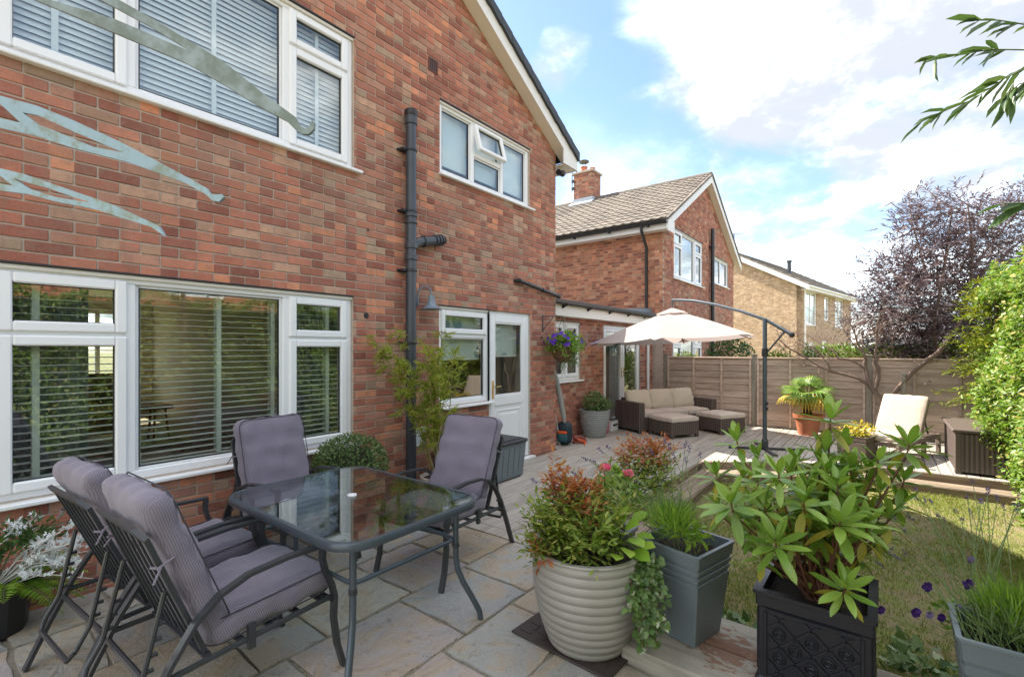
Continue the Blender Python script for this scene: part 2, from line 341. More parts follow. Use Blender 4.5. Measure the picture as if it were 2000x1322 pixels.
def slab(x0,x1,y0,y1):
    rs=random.Random(int(x0*977+y0*331)); g=.010; pts=[]
    n=5
    for a,b,c,d in((x0+g,y0+g,x1-g,y0+g),(x1-g,y0+g,x1-g,y1-g),(x1-g,y1-g,x0+g,y1-g),(x0+g,y1-g,x0+g,y0+g)):
        for i in range(n):
            t=i/n; j=.010; pts.append((a+(c-a)*t+rs.uniform(-j,j),b+(d-b)*t+rs.uniform(-j,j)))
    cx_,cy_=(x0+x1)/2,(y0+y1)/2; dz=rs.uniform(-.002,.004); tx,ty=rs.uniform(-.004,.004),rs.uniform(-.004,.004)
    vs=[];m=len(pts)
    for k,(ins,z) in enumerate(((0,-.05),(0,-.007),(.007,0.))):
        for p in pts:
            q=(p[0]+(cx_-p[0])*ins*2,p[1]+(cy_-p[1])*ins*2); vs.append((q[0]-cx_,q[1]-cy_,z+(dz+tx*(q[0]-cx_)+ty*(q[1]-cy_) if k else 0)))
    fs=[(k*m+i,k*m+(i+1)%m,(k+1)*m+(i+1)%m,(k+1)*m+i) for k in range(2) for i in range(m)]+[tuple(range(2*m,3*m))]
    o=bpy.data.objects.new('paving_slab',MB().add(vs,fs).mesh('paving_slab',M_STONE)); o.location=(cx_,cy_,0); fin(o,patio)
rows=[.0,-.42,-1.0,-1.63,-2.2,-2.66,-3.25,-3.7,-4.3,-4.9,-5.5,-6.]
known={2:[1.42,2.0,2.53],3:[1.2,1.9,2.47],1:[1.0,1.62,2.28],4:[1.28,1.72,2.30,2.68]}
for r in range(len(rows)-1):
    xe=3.04 if rows[r+1]>-2.9 else 2.2
    cuts=[-2.2]; rs=random.Random(r+40)
    kn=known.get(r,[])
    lim=kn[0]-.35 if kn else xe-.3
    while cuts[-1]<lim-.2: cuts.append(min(cuts[-1]+rs.choice((.45,.6,.6,.75,.9)),lim if kn else xe))
    if kn: cuts=[c for c in cuts if c<kn[0]-.3]+kn
    cuts=[c for c in cuts if c<xe-.15]+[xe]
    for a,b in zip(cuts[:-1],cuts[1:]): slab(a,b,rows[r+1],rows[r])
# ---- deck
def woodmat(name,c1,c2,groove=None,axis=0,rand=.12):
    m=bpy.data.materials.new(name); m.use_nodes=True; nt=m.node_tree; bs=nt.nodes['Principled BSDF']
    oi=nd(nt,'ShaderNodeObjectInfo').outputs['Random']; P=nd(nt,'ShaderNodeNewGeometry').outputs['Position']
    sc=[14.,14.,14.]; sc[axis]=1.1
    mp=nd(nt,'ShaderNodeMapping',{0:nd(nt,'ShaderNodeVectorMath',{0:P,1:nd(nt,'ShaderNodeCombineXYZ',{0:mth(nt,'MULTIPLY',oi,70.),1:mth(nt,'MULTIPLY',oi,37.)}).outputs[0]},operation='ADD').outputs[0],3:sc}).outputs[0]
    a=nd(nt,'ShaderNodeTexNoise',{'Vector':mp,'Scale':1.6,'Detail':7.,'Roughness':.65,'Distortion':.5}).outputs[0]
    b=nd(nt,'ShaderNodeTexNoise',{'Vector':P,'Scale':1.7,'Detail':5.,'Roughness':.6}).outputs[0]
    c=mixc(nt,smooth(nt,a,.38,.64),c1,c2)
    c=mixc(nt,mth(nt,'MULTIPLY',smooth(nt,b,.5,.72),.4),c,[k*.55 for k in c1])
    c=nd(nt,'ShaderNodeHueSaturation',{'Value':mth(nt,'ADD',1-rand,mth(nt,'MULTIPLY',oi,rand*2)),'Color':c}).outputs[0]
    h=mth(nt,'MULTIPLY',a,.5)
    if groove:
        s=nd(nt,'ShaderNodeSeparateXYZ',{0:nd(nt,'ShaderNodeTexCoord').outputs['Object']}).outputs[1]
        w=mth(nt,'SINE',mth(nt,'MULTIPLY',s,2*PI/groove)); wv=smooth(nt,w,-.9,-.2); h=mth(nt,'ADD',h,mth(nt,'MULTIPLY',wv,1.2))
        c=mixc(nt,mth(nt,'MULTIPLY',mth(nt,'SUBTRACT',1.,wv),.55),c,[k*.35 for k in c1])
    nt.links.new(c,bs.inputs['Base Color']); bs.inputs['Roughness'].default_value=.8; bs.inputs['Specular IOR Level'].default_value=.3
    nt.links.new(nd(nt,'ShaderNodeBump',{'Strength':.6,'Distance':.004,'Height':h}).outputs[0],bs.inputs['Normal']); return m
M_DECK=woodmat('weathered_deck',(.50,.455,.40),(.37,.32,.275),groove=.0205)
M_DECKF=woodmat('deck_fascia_wood',(.27,.21,.15),(.16,.12,.085),rand=.1)
M_DECKY=woodmat('deck_fascia_wood_cross',(.27,.21,.15),(.16,.12,.085),axis=1,rand=.1)
def dedge(y):     # X where the deck starts, for a given Y
    if y>-2.0: return 3.2
    if y>-3.72: return 6.82+(-2.0-y)*(7.96-6.82)/1.72
    return 7.96
deck=MB().prism([(3.24,.3),(10.5,.3),(10.5,-5.85),(7.99,-5.85),(7.99,-3.72),(6.86,-2.03),(3.24,-1.97)],(0,0,.155),M=Matrix.Translation((0,0,LAWN+.005))).build('deck',mat('deck_joists',(.07,.055,.045),.9),kind='structure')
bw=.1225;y=-2.0+19*bw;ki=0
while y>-5.75:
    ya,yb=y,y-bw; segs=[]
    xa,xb=dedge(ya-.004),dedge(yb+.004)
    if ya>.02: xa=xb=6.27
    if ya<-1.99: xa=dedge(min(ya,-2.001))
    rs=random.Random(ki); ki+=1
    cut=rs.choice((4.7,5.9,7.1,8.3)) if yb>-2.01 else 99
    lo=3.2 if ya<=.02 else 6.26
    if ya>.02: xa=xb=6.27
    ends=[(xa,xb)]+([(cut,cut)] if cut<10 and cut>xa+.8 else [])+[(10.52,10.52)]
    for (a0,a1),(b0,b1) in zip(ends[:-1],ends[1:]):
        g=.0042; cy_=(ya+yb)/2; cx_=(a0+b0)/2; h=bw/2-g; top=rs.uniform(-.0015,.0015)
        P=[(a0+.002-cx_,h),(b0-.002-cx_,h),(b1-.002-cx_,-h),(a1+.002-cx_,-h)]
        vs=[(p[0],p[1],-.028) for p in P]+[(p[0],p[1],top-.003) for p in P]+[(p[0]*.999,p[1]*.95,top) for p in P]
        fs=[(0,1,5,4),(1,2,6,5),(2,3,7,6),(3,0,4,7),(4,5,9,8),(5,6,10,9),(6,7,11,10),(7,4,8,11),(8,9,10,11)]
        inst(MB().add(vs,fs).mesh('deck_board',M_DECK),'deck_board',deck,(cx_,cy_,0))
    y-=bw
# cross strip along the patio
for k,(x0,x1) in enumerate(((3.055,3.195),)):
    b=MB().box((-.98,-.068,-.028),(.98,.068,0.),.003); inst(b.mesh('deck_board',M_DECK),'deck_board',deck,(3.125,-.99,.001),(0,0,PI/2))
# fascia boards and the lower step along the deck edge
edge=[(3.2,-2.0),(6.82,-2.0),(7.96,-3.72),(7.96,-5.8)]
def offs(pts,d):
    out=[]
    for i,p in enumerate(pts):
        a=Vector(pts[max(i-1,0)]); b=Vector(pts[min(i+1,len(pts)-1)]); p=Vector(p)
        n1=(p-a) if i else (b-p); n2=(b-p) if i<len(pts)-1 else (p-a)
        n1=Vector((n1.y,-n1.x)).normalized(); n2=Vector((n2.y,-n2.x)).normalized(); m=(n1+n2).normalized(); out.append(tuple(p+m*(d/m.dot(n1))))
    return out
def strip(pts_in,pts_out,z0,z1,name,mats,parent):
    for i in range(len(pts_in)-1):
        a,b=pts_in[i],pts_in[i+1]; c,d=pts_out[i+1],pts_out[i]
        MB().prism([(*a,z0),(*b,z0),(*c,z0),(*d,z0)],(0,0,z1-z0)).build(name,mats[i],parent)
e0=offs(edge,.004); e1=offs(edge,.026); m3=[M_DECKF,M_DECKF,M_DECKY]
strip(e0,e1,-.125,-.006,'fascia_board',m3,deck)
for a,b in((.03,.165),(.172,.30)): strip(offs(edge,a),offs(edge,b),-.125,-.098,'step_board',m3,deck)
strip(offs(edge,.29),offs(edge,.312),LAWN+.0,-.127,'step_fascia',m3,deck)
strip(offs(edge,.304),offs(edge,.32),-.1255,-.104,'step_nosing',m3,deck)
# ---- grass on the lawn
def scatter(tv,tf,O,D,U,L,Wd,name,mat_,parent=None,kind='stuff',off=None,smooth=False,label=None):
    """tv: template verts (x along leaf 0..1, y across, z up), tf: faces. O origins, D leaf direction, U up hint"""
    O=np.asarray(O,float); n=len(O); D=np.asarray(D,float); U=np.asarray(U,float)
    D=D/np.linalg.norm(D,axis=1,keepdims=True).clip(1e-9); Y=np.cross(U,D); Y/=np.linalg.norm(Y,axis=1,keepdims=True).clip(1e-9); Z=np.cross(D,Y)
    tv=np.asarray(tv,float); L=np.broadcast_to(np.asarray(L,float),(n,)); Wd=np.broadcast_to(np.asarray(Wd,float),(n,))
    V=O[:,None,:]+(tv[None,:,0:1]*L[:,None,None])*D[:,None,:]+(tv[None,:,1:2]*Wd[:,None,None])*Y[:,None,:]+(tv[None,:,2:3]*L[:,None,None])*Z[:,None,:]
    if off is not None: V=V-np.asarray(off)
    m=len(tv); V=V.reshape(-1,3); ls=np.array([i for f in tf for i in f],dtype=np.int32); cnt=np.array([len(f) for f in tf],dtype=np.int32)
    LI=(ls[None,:]+(np.arange(n,dtype=np.int32)*m)[:,None]).ravel(); C=np.tile(cnt,n); ST=np.concatenate([[0],np.cumsum(C)[:-1]]).astype(np.int32)
    me=bpy.data.meshes.new(name); me.vertices.add(len(V)); me.vertices.foreach_set('co',V.ravel().astype(np.float32))
    me.loops.add(len(LI)); me.loops.foreach_set('vertex_index',LI); me.polygons.add(len(C)); me.polygons.foreach_set('loop_start',ST)
    try: me.polygons.foreach_set('loop_total',C)
    except Exception: pass
    me.update(calc_edges=True); me.validate()
    if smooth: me.polygons.foreach_set('use_smooth',[True]*len(me.polygons))
    me.materials.append(mat_); o=bpy.data.objects.new(name,me); return fin(o,parent,kind,label)
LEAF=([(0,0,0),(.3,-.42,.03),(.3,0,-.04),(.3,.42,.03),(.68,-.38,.02),(.68,0,-.05),(.68,.38,.02),(1,0,-.10)],[(0,2,1),(0,3,2),(1,2,5,4),(2,3,6,5),(4,5,7),(5,6,7)])
LEAFS=([(0,0,0),(.45,-.5,.05),(.45,.5,.05),(1,0,-.06),(.45,0,-.03)],[(0,4,1),(0,2,4),(1,4,3),(4,2,3)])
BLADE=([(0,-.5,0),(0,.5,0),(.6,-.35,.06),(.6,.35,.06),(1,0,.2)],[(0,1,3,2),(2,3,4)])
def unit(n): v=rng.normal(size=(n,3)); return v/np.linalg.norm(v,axis=1,keepdims=True)
M_MOSS=leafmat('joint_moss',(.05,.07,.02),(.13,.12,.05),.8,.1,.1,(.22,.17,.10))
mo_=[]
for _ in range(2600):
    r_=random.randrange(1,6); mo_.append((random.uniform(-1.,3.0),rows[r_]+random.gauss(0,.007),-.004)) if random.random()<.5 else mo_.append((random.choice((1.42,2.0,2.53,1.2,1.9,2.47,1.62,2.28,1.72,2.30,1.28))+random.gauss(0,.008),random.uniform(-2.6,-.1),-.004))
k_=len(mo_); D=np.stack([rng.normal(0,1,k_),rng.normal(0,1,k_),rng.uniform(.1,.8,k_)],1)
scatter(*LEAFS,mo_,D,unit(k_)+np.array([0,0,1.5]),rng.uniform(.004,.014,k_),rng.uniform(.003,.008,k_),'joint_moss',M_MOSS)
M_GRASS=leafmat('grass',(.10,.16,.025),(.22,.26,.05),.6,.35,.2,(.42,.34,.12))
N=150000; gx=rng.uniform(2.85,8.4,N); gy=rng.uniform(-5.9,-2.1,N)
den=np.array([0.5+.5*math.sin(a*2.1+1.7*math.sin(b*1.9))*math.sin(b*2.7+a) for a,b in zip(gx,gy)])
edgeX=np.array([ (6.5+(-2.0-b)*.663 if b>-3.72 else 7.64) for b in gy])
keep=(gx<edgeX-.02)&(rng.uniform(size=N)<(.12+.75*den))&(~((gx<2.95)&(gy>-2.5)))
gx,gy=gx[keep],gy[keep]; n=len(gx)
D=np.stack([rng.normal(0,.55,n),rng.normal(0,.55,n),np.ones(n)],1); U=unit(n)
scatter(*BLADE,np.stack([gx,gy,np.full(n,LAWN-.004)],1),D,U,rng.uniform(.016,.055,n)*(.6+.8*den[keep]),rng.uniform(.003,.006,n),'lawn_grass',M_GRASS)
# ================================================================ brick walls
def rsub(r,o):
    a,b,c,d=r; e,f,g_,h=o
    if e>=b-1e-4 or f<=a+1e-4 or g_>=d-1e-4 or h<=c+1e-4: return [r]
    out=[]
    if e>a: out.append((a,e,c,d))
    if f<b: out.append((f,b,c,d))
    a2,b2=max(a,e),min(b,f)
    if g_>c: out.append((a2,b2,c,g_))
    if h<d: out.append((a2,b2,h,d))
    return out
def brickrects(s0,s1,z0,z1,c,ops=(),clip=None):
    out=[]; r0=int(math.floor((z0-BR_Z0)/BR_H))
    r=r0
    while BR_Z0+r*BR_H<z1-.001:
        za,zb=BR_Z0+r*BR_H,BR_Z0+(r+1)*BR_H; of=(r%2)*BR_L/2
        lo,hi=s0,s1
        if clip:
            q=clip((za+zb)/2)
            if q is None: r+=1; continue
            lo,hi=max(lo,q[0]),min(hi,q[1])
        k=int(math.floor((lo+c-of)/BR_L))
        while k*BR_L+of-c<hi:
            a,b=k*BR_L+of-c,(k+1)*BR_L+of-c; rr=[(max(a,lo),min(b,hi),max(za,z0),min(zb,z1))]
            for o in ops: rr=[q for p in rr for q in rsub(p,o)]
            for q in rr:
                if q[1]-q[0]>.02 and q[3]-q[2]>.02: out.append((q,abs(q[1]-q[0]-BR_L)<1e-4 and abs(q[3]-q[2]-BR_H)<1e-4))
            k+=1
        r+=1
    return out
GAP=.0055
def brickwall(rects,axis,plane,parent,mat_,nobj=0,b=.0035):
    """axis 'y': wall faces -Y at y=plane, s=x. axis 'x': wall faces -X at x=plane, s=y"""
    rs=random.Random(int(plane*100)+5); o=parent['_o']; objs=[]
    if nobj:
        cand=[]
        for i,(q,full) in enumerate(rects):
            if not full: continue
            x,y,z=px(((q[0]+q[1])/2,plane,(q[2]+q[3])/2))
            if 25<x<1990 and 15<y<1290: cand.append((z,i))
        objs=set(i for z,i in sorted(cand)[:nobj])
        me=MB().box((-BR_L/2+GAP,0,-BR_H/2+GAP),(BR_L/2-GAP,.03,BR_H/2-GAP),b).mesh('brick',mat_)
    mb=MB()
    for i,(q,full) in enumerate(rects):
        j=rs.uniform(-.0012,.0022); dz=rs.uniform(-.0012,.0012)
        if nobj and i in objs: inst(me,'brick',parent,((q[0]+q[1])/2-o[0],plane+j-o[1],(q[2]+q[3])/2+dz-o[2])); continue
        if axis=='y': mb.box((q[0]+GAP,plane+j,q[2]+GAP+dz),(q[1]-GAP,plane+.03,q[3]-GAP+dz),b if nobj else 0)
        else: mb.box((plane+j,q[0]+GAP,q[2]+GAP+dz),(plane+.03,q[1]-GAP,q[3]-GAP+dz),0)
    mb.build('brickwork',mat_,parent,kind='stuff')
def backing(mb,s0,s1,z0,z1,ops,axis,p0,p1):
    """solid sheet from depth p0 to p1 with openings"""
    xs=sorted({s0,s1,*[o[0] for o in ops],*[o[1] for o in ops]}); zs=sorted({z0,z1,*[o[2] for o in ops],*[o[3] for o in ops]})
    xs=[a for a in xs if s0<=a<=s1]; zs=[a for a in zs if z0<=a<=z1]
    P=(lambda s,z,d:(s,d,z)) if axis=='y' else (lambda s,z,d:(d,s,z))
    inside=lambda a,b:any(o[0]<a<o[1] and o[2]<b<o[3] for o in ops)
    for a,b in zip(xs[:-1],xs[1:]):
        for c,d in zip(zs[:-1],zs[1:]):
            if inside((a+b)/2,(c+d)/2): continue
            for k in(p0,p1): mb.add([P(a,c,k),P(b,c,k),P(b,d,k),P(a,d,k)],[(0,1,2,3)])
    for o in ops:
        a,b,c,d=o
        for q in(((a,c),(b,c)),((b,c),(b,d)),((b,d),(a,d)),((a,d),(a,c))):
            mb.add([P(*q[0],p0),P(*q[1],p0),P(*q[1],p1),P(*q[0],p1)],[(0,1,2,3)])
    for q in(((s0,z0),(s1,z0)),((s1,z0),(s1,z1)),((s1,z1),(s0,z1)),((s0,z1),(s0,z0))):
        mb.add([P(*q[0],p0),P(*q[1],p0),P(*q[1],p1),P(*q[0],p1)],[(0,1,2,3)])
    return mb
def frame(mb,x0,x1,z0,z1,w,y0,y1,b=.006):
    mb.box((x0,y0,z0),(x0+w,y1,z1),b); mb.box((x1-w,y0,z0),(x1,y1,z1),b)
    mb.box((x0+w+.0005,y0+.0007,z0),(x1-w-.0005,y1,z0+w),b); mb.box((x0+w+.0005,y0+.0007,z1-w),(x1-w-.0005,y1,z1),b)
def sash(parent,x0,x1,z0,z1,y,w=.062,fixed=False,name='casement',rotx=0.,glass=None):
    """opening light (or fixed pane) with gasket and pane; sub-parts of the window frame"""
    if not fixed:
        mb=MB(); frame(mb,x0,x1,z0,z1,w,y-.022,y+.04,.009); o=mb.build(name,M_UPVC,parent)
    else: w=.022; mb=MB(); frame(mb,x0,x1,z0,z1,w,y+.004,y+.04,.006); o=mb.build('glazing_bead',M_UPVC,parent)
    gk=MB(); frame(gk,x0+w-.001,x1-w+.001,z0+w-.001,z1-w+.001,.006,y+.006,y+.03,0); gs=gk.build('gasket',M_GASKET,parent)
    pn=MB().box((x0+w,y+.014,z0+w),(x1-w,y+.018,z1-w)).build('pane',glass or M_GLASS,parent)
    return [o,gs,pn]
def window(house,x0,x1,z0,z1,yw,mull,sashes,fixed=(),sill=True,w=.06,bars=()):
    y=yw+.035
    mb=MB(); frame(mb,x0,x1,z0,z1,w,y,y+.065,.006)
    for m in mull: mb.box((m-w/2,y+.0012,z0+w),(m+w/2,y+.064,z1-w),.006)
    for a,b,z in bars: mb.box((a,y+.0015,z-w/2),(b,y+.063,z+w/2),.006)
    win=mb.build('window',M_UPVC,house)
    for s in sashes: sash(win,*s,y)
    for s in fixed: sash(win,*s,y+.02,fixed=True)
    MB().box((x0-.004,yw-.003,z1+.0),(x1+.004,yw+.03,z1+.012)).build('head_seal',M_GASKET,win)
    MB().box((x0,yw+.012,z1-.028),(x1,yw+.034,z1-.001),.004).build('head_trim',M_UPVC2,win)
    for a,b in((x0-.014,x0-.002),(x1+.002,x1+.014)): MB().box((a,yw+.01,z0),(b,yw+.05,z1)).build('side_seal',M_GASKET,win)
    if sill: MB().box((x0-.03,yw-.05,z0-.032),(x1+.07,yw+.034,z0-.004),.006).build('sill',M_UPVC,win)
    return win
# ================================================================ main house
HX0,HX1,EAVE=-.42,6.25,4.68; APX=(HX0+HX1)/2; TP=math.tan(rad(29.6)); APZ=EAVE+(HX1-APX)*TP
house=thing('brick_house','red brick house rear wall with large white windows, black soil pipe and half-glazed door','house',(APX,0,0))
W1=(.29,2.665,.66,2.05); W2=(.29,2.675,3.27,4.53); W3=(3.80,5.56,3.57,4.41); W4=(3.79,4.665,.885,2.05); W4D=(4.665,5.575,.0,2.05)
ops=[W1,W2,W3,W4,W4D]
clipg=lambda z: (HX0,HX1) if z<EAVE else ((HX0+(z-EAVE)/TP,HX1-(z-EAVE)/TP) if z<APZ-.05 else None)
brickwall(brickrects(HX0,HX1,-.05,APZ,0.,ops,clipg),'y',0.,house,M_BRICK,300)
mb=MB(); backing(mb,HX0,HX1,LAWN-.1,EAVE,ops,'y',.009,.28)
mb.prism([(HX0,.009,EAVE),(HX1,.009,EAVE),(APX,.009,APZ)],(0,.27,0))
mb.build('wall',M_MORTAR,house)
mb=MB(); backing(mb,.285,8.2,LAWN-.1,EAVE,[],'x',HX1-.25,HX1); backing(mb,.285,8.2,LAWN-.1,EAVE,[],'x',HX0,HX0+.25)
mb.build('side_wall',M_BRICK,house)
FW1=(1.0,2.98,.9,2.3)
mb=MB(); backing(mb,HX0+.26,HX1-.26,LAWN-.1,EAVE,[FW1],'y',8.0,8.2); mb.build('front_wall',M_BRICK,house)
M_ROOF=mat('dark_roof_tile',(.035,.04,.047),.6,noise=(8,.2),bump=(40,.2))
M_TRIM=mat('white_bargeboard',(.72,.71,.68),.4,noise=(2.5,.08))
rf=None
for sgn in(1,-1):     # roof slopes, overhanging the gable by .2
    xe=APX+sgn*(HX1-APX+.36); ze=EAVE-.36*TP+.10
    q=[(APX,-.16,APZ+.10),(xe,-.16,ze),(xe,8.5,ze),(APX,8.5,APZ+.10)]
    o=MB().prism(q,(0,0,.05)).build('roof',M_ROOF,house)
    if sgn>0: rf=o
# bargeboard, soffit and verge caps of the right-hand slope
def along(t,y,dz): x=APX+(HX1+.36-APX)*t; return (x,y,APZ+.10+(EAVE-.36*TP-APZ)*t+dz)
for sgn in(1,-1):
    A=lambda t,y,dz:(APX+sgn*(along(t,y,dz)[0]-APX),)+along(t,y,dz)[1:]
    a,b=A(0,-.175,-.22),A(1,-.175,-.22); c,d=A(1,-.175,-.02),A(0,-.175,-.02)
    MB().prism([a,b,c,d],(0,.02,0)).build('bargeboard',M_TRIM,house)
    a,b=A(0,-.153,-.215),A(.96,-.153,-.215); c,d=A(.96,-.001,-.215),A(0,-.001,-.215)
    MB().prism([a,b,c,d],(0,0,.012)).build('verge_soffit',M_UPVC2,house)
    if sgn>0:
        sl_len=17
        for k in range(sl_len):
            t0,t1=k/sl_len,(k+1.03)/sl_len
            a,b=A(t0,-.215,-.035),A(min(t1,1.02),-.215,-.05); c,d=A(min(t1,1.02),-.215,.085),A(t0,-.215,.072)
            MB().prism([a,b,c,d],(0,.16,0)).build('verge_tile',M_ROOF,rf)
# eaves box at the right
ze=EAVE-.36*TP+.10
MB().box((HX1+.0,-.153,ze-.20),(HX1+.33,8.4,ze-.185)).build('eaves_soffit',M_UPVC2,house)
MB().box((HX1+.332,-.155,ze-.205),(HX1+.352,8.4,ze-.02)).build('fascia',M_TRIM,house)
MB().prism([(HX1-.06,-.177,ze-.20),(HX1+.35,-.177,ze-.20),(HX1+.35,-.177,ze-.05),(HX1+.1,-.177,ze+.02),(HX1-.06,-.177,ze+.05)],(0,.018,0),M=Matrix.Translation((0,-.004,0))).build('box_end',M_TRIM,house)
MB().sweep([(HX1+.41,-.1,ze-.06),(HX1+.41,8.4,ze-.06)],[(.055*math.cos(a),.055*math.sin(a)) for a in np.linspace(0,2*PI,12)[:-1]]).build('gutter',M_PIPE,house,smooth=True)
# ---- windows
ML=(.965,2.035)
def sash4(x0,x1,z0,z1,tz,ml): return [(x0+.055,ml[0]-.022,tz+.012,z1-.045),(x0+.055,ml[0]-.022,z0+.045,tz-.012),(ml[1]+.022,x1-.055,tz+.012,z1-.045),(ml[1]+.022,x1-.055,z0+.045,tz-.012)]
win1=window(house,*W1,0.,ML,sash4(*W1,1.645,ML),[(ML[0]+.03,ML[1]-.03,W1[2]+.058,W1[3]-.058)],bars=[(W1[0]+.06,ML[0]-.03,1.645),(ML[1]+.03,W1[1]-.06,1.645)])
win2=window(house,*W2,0.,ML,sash4(*W2,4.17,ML),[(ML[0]+.03,ML[1]-.03,W2[2]+.058,W2[3]-.058)],bars=[(W2[0]+.06,ML[0]-.03,4.17),(ML[1]+.03,W2[1]-.06,4.17)])
m3_=(4.385,4.965)
win3=window(house,*W3,0.,m3_,[],[(W3[0]+.058,m3_[0]-.03,W3[2]+.058,W3[3]-.058),(m3_[1]+.03,W3[1]-.058,W3[2]+.058,W3[3]-.058),(m3_[0]+.03,m3_[1]-.03,W3[2]+.058,3.96)],bars=[(m3_[0]+.03,m3_[1]-.03,3.99)])
# open top-hung vent of the small window
vz=4.365
for o in sash(win3,m3_[0]+.022,m3_[1]-.022,4.005,vz,.035,w=.05,name='open_vent'):
    T=Matrix.Translation((0-APX,.04,vz)); R=Matrix.Rotation(rad(-15),4,'X'); o.matrix_local=T@R@T.inverted()
win4=window(house,*W4,0.,(),[(W4[0]+.05,W4[1]-.03,1.735,W4[3]-.045)],[(W4[0]+.058,W4[1]-.04,W4[2]+.058,1.69)],bars=[(W4[0]+.06,W4[1]-.05,1.715)])
# ---- door
y=.035; mb=MB(); frame(mb,W4D[0]-.012,W4D[1],.03,2.05,.066,y-.0015,y+.07,.006); dfr=mb.build('door_frame',M_UPVC,house)
dx0,dx1=W4D[0]+.046,W4D[1]-.06; mb=MB()
frame(mb,dx0,dx1,.09,2.0,.095,y-.012,y+.045,.008); mb.box((dx0+.095,y-.011,.80),(dx1-.095,y+.045,.93),.008); mb.box((dx0+.094,y+.006,.17),(dx1-.094,y+.03,.81))
door=mb.build('door',M_UPVC,house)
mb=MB(); frame(mb,dx0+.14,dx1-.14,.25,.74,.018,y-.004,y+.01,.005); mb.box((dx0+.20,y-.006,.31),(dx1-.20,y+.01,.68),.012); mb.build('moulded_panel',M_UPVC,door)
MB().box((dx0+.095,y+.014,.93),(dx1-.095,y+.018,1.905)).build('pane',M_GLASS,door)
mb=MB(); frame(mb,dx0+.094,dx1-.094,.929,1.906,.02,y-.006,y+.03,.005); mb.build('glazing_bead',M_UPVC,door)
M_BRASS=mat('brass',(.62,.44,.16),.25,metal=1.)
mb=MB(); mb.box((dx0+.03,y-.02,.90),(dx0+.062,y-.011,1.14),.004); mb.tube([(dx0+.046,y-.015,1.06),(dx0+.046,y-.06,1.06),(dx0+.07,y-.065,1.06),(dx0+.16,y-.062,1.06)],.0085,8); mb.build('handle',M_BRASS,door,smooth=True)
MB().box((W4D[0]-.02,-.06,.0),(W4D[1]+.05,.03,.028),.006).build('threshold',M_UPVC,house)
# ---- soil pipe
PX,PY=3.30,-.085; sp_=MB()
sp_.lathe([(.055,0),(.055,3.98),(.052,4.0)],20,M=Matrix.Translation((PX,PY,.05))); soil=sp_.build('soil_pipe',M_PIPE,house,smooth=True)
def collar(z,h,r=.066): MB().lathe([(r-.006,0),(r,.008),(r,h-.008),(r-.006,h)],20,M=Matrix.Translation((PX,PY,z))).build('collar',M_PIPE,soil,smooth=True,ang=30)
for z,h in((3.9,.09),(2.93,.05),(2.6,.07),(2.48,.06),(2.86,.03),(1.30,.05)): collar(z,h)
MB().lathe([(.06,0),(.07,.02),(.07,.06),(.055,.075)],20,M=Matrix.Translation((PX,PY,3.985))).build('vent_cap',M_PLASTBLK,soil,smooth=True,ang=30)
for z in(3.62,2.98,2.36,1.6):
    MB().lathe([(.058,0),(.064,.004),(.064,.024),(.058,.028)],20,M=Matrix.Translation((PX,PY,z))).box((PX-.12,-.012,z),(PX+.09,.002,z+.028),.002).box((PX-.10,PY,z+.002),(PX-.055,-.012,z+.026)).build('pipe_clip',M_PLASTBLK,soil)
MB().tube([(PX,PY,2.60),(PX+.05,PY,2.66),(PX+.10,PY,2.69),(PX+.16,PY+.005,2.71)],.05,14).tube([(PX+.155,PY+.005,2.705),(PX+.42,PY+.015,2.77)],.055,16).build('branch_pipe',M_PIPE,soil,smooth=True)
for a in(0.,.17,.215,.255): MB().tube([(PX+.165+a,PY+.005,2.708+a*.245),(PX+.185+a,PY+.006,2.713+a*.245)],.062,16).build('collar',M_PIPE,soil,smooth=True,ang=30)
MB().tube([(PX+.42,PY+.015,2.77),(PX+.455,PY+.02,2.778)],.045,14).tube([(PX+.455,PY+.02,2.778),(PX+.48,PY+.035,2.785)],.056,14).build('end_cap',M_PLASTBLK,soil,smooth=True)
MB().tube([(PX+.47,PY+.03,2.78),(PX+.49,.02,2.785)],.05,12).build('wall_stub',M_PLASTBLK,soil,smooth=True)
# waste pipe to the corner, wall vents, small details
MB().tube([(5.20,.01,2.49),(5.22,-.06,2.49),(5.26,-.06,2.485),(6.27,-.06,2.36)],.026,12).build('waste_pipe',M_PLASTBLK,house,smooth=True)
for x,z in((5.24,2.487),(5.8,2.418),(6.22,2.366)): MB().tube([(x-.02,-.06,z+.002),(x+.03,-.06,z-.004)],.034,12).build('pipe_collar',M_PLASTBLK,house,smooth=True)
M_VENTBR=mat('terracotta_vent',(.16,.06,.045),.8)
vb=MB(); frame(vb,3.615,3.755,4.66,4.81,.012,-.012,.02,.002); v0=vb.build('air_vent',M_VENTBR,house)
for k in range(3): MB().box((3.645+k*.036,-.010,4.672),(3.653+k*.036,-.004,4.798)).build('vent_bar',M_VENTBR,v0)
MB().box((3.625,-.004,4.67),(3.745,.008,4.80)).build('vent_back',M_GASKET,v0)
vb=MB(); frame(vb,3.40,3.565,.50,.70,.012,-.02,.0,.003); vb.box((3.41,-.006,.51),(3.555,-.001,.69)); v1=vb.build('wall_grille',M_UPVC,house)
for k in range(9): MB().box((3.412,-.016,.518+k*.02),(3.553,-.005,.526+k*.02)).build('louvre',M_UPVC,v1)
for x,z,r in((2.81,1.88,.03),(2.83,2.72,.012),(5.86,1.72,.02),(5.83,1.06,.018),(5.36,2.18,.014)):
    MB().lathe([(r,0),(r*.7,-.004),(r*.65,.004)],14,M=Matrix.Translation((x,-.001,z))@Matrix.Rotation(PI/2,4,'X')).build('pipe_hole',M_GASKET,house)
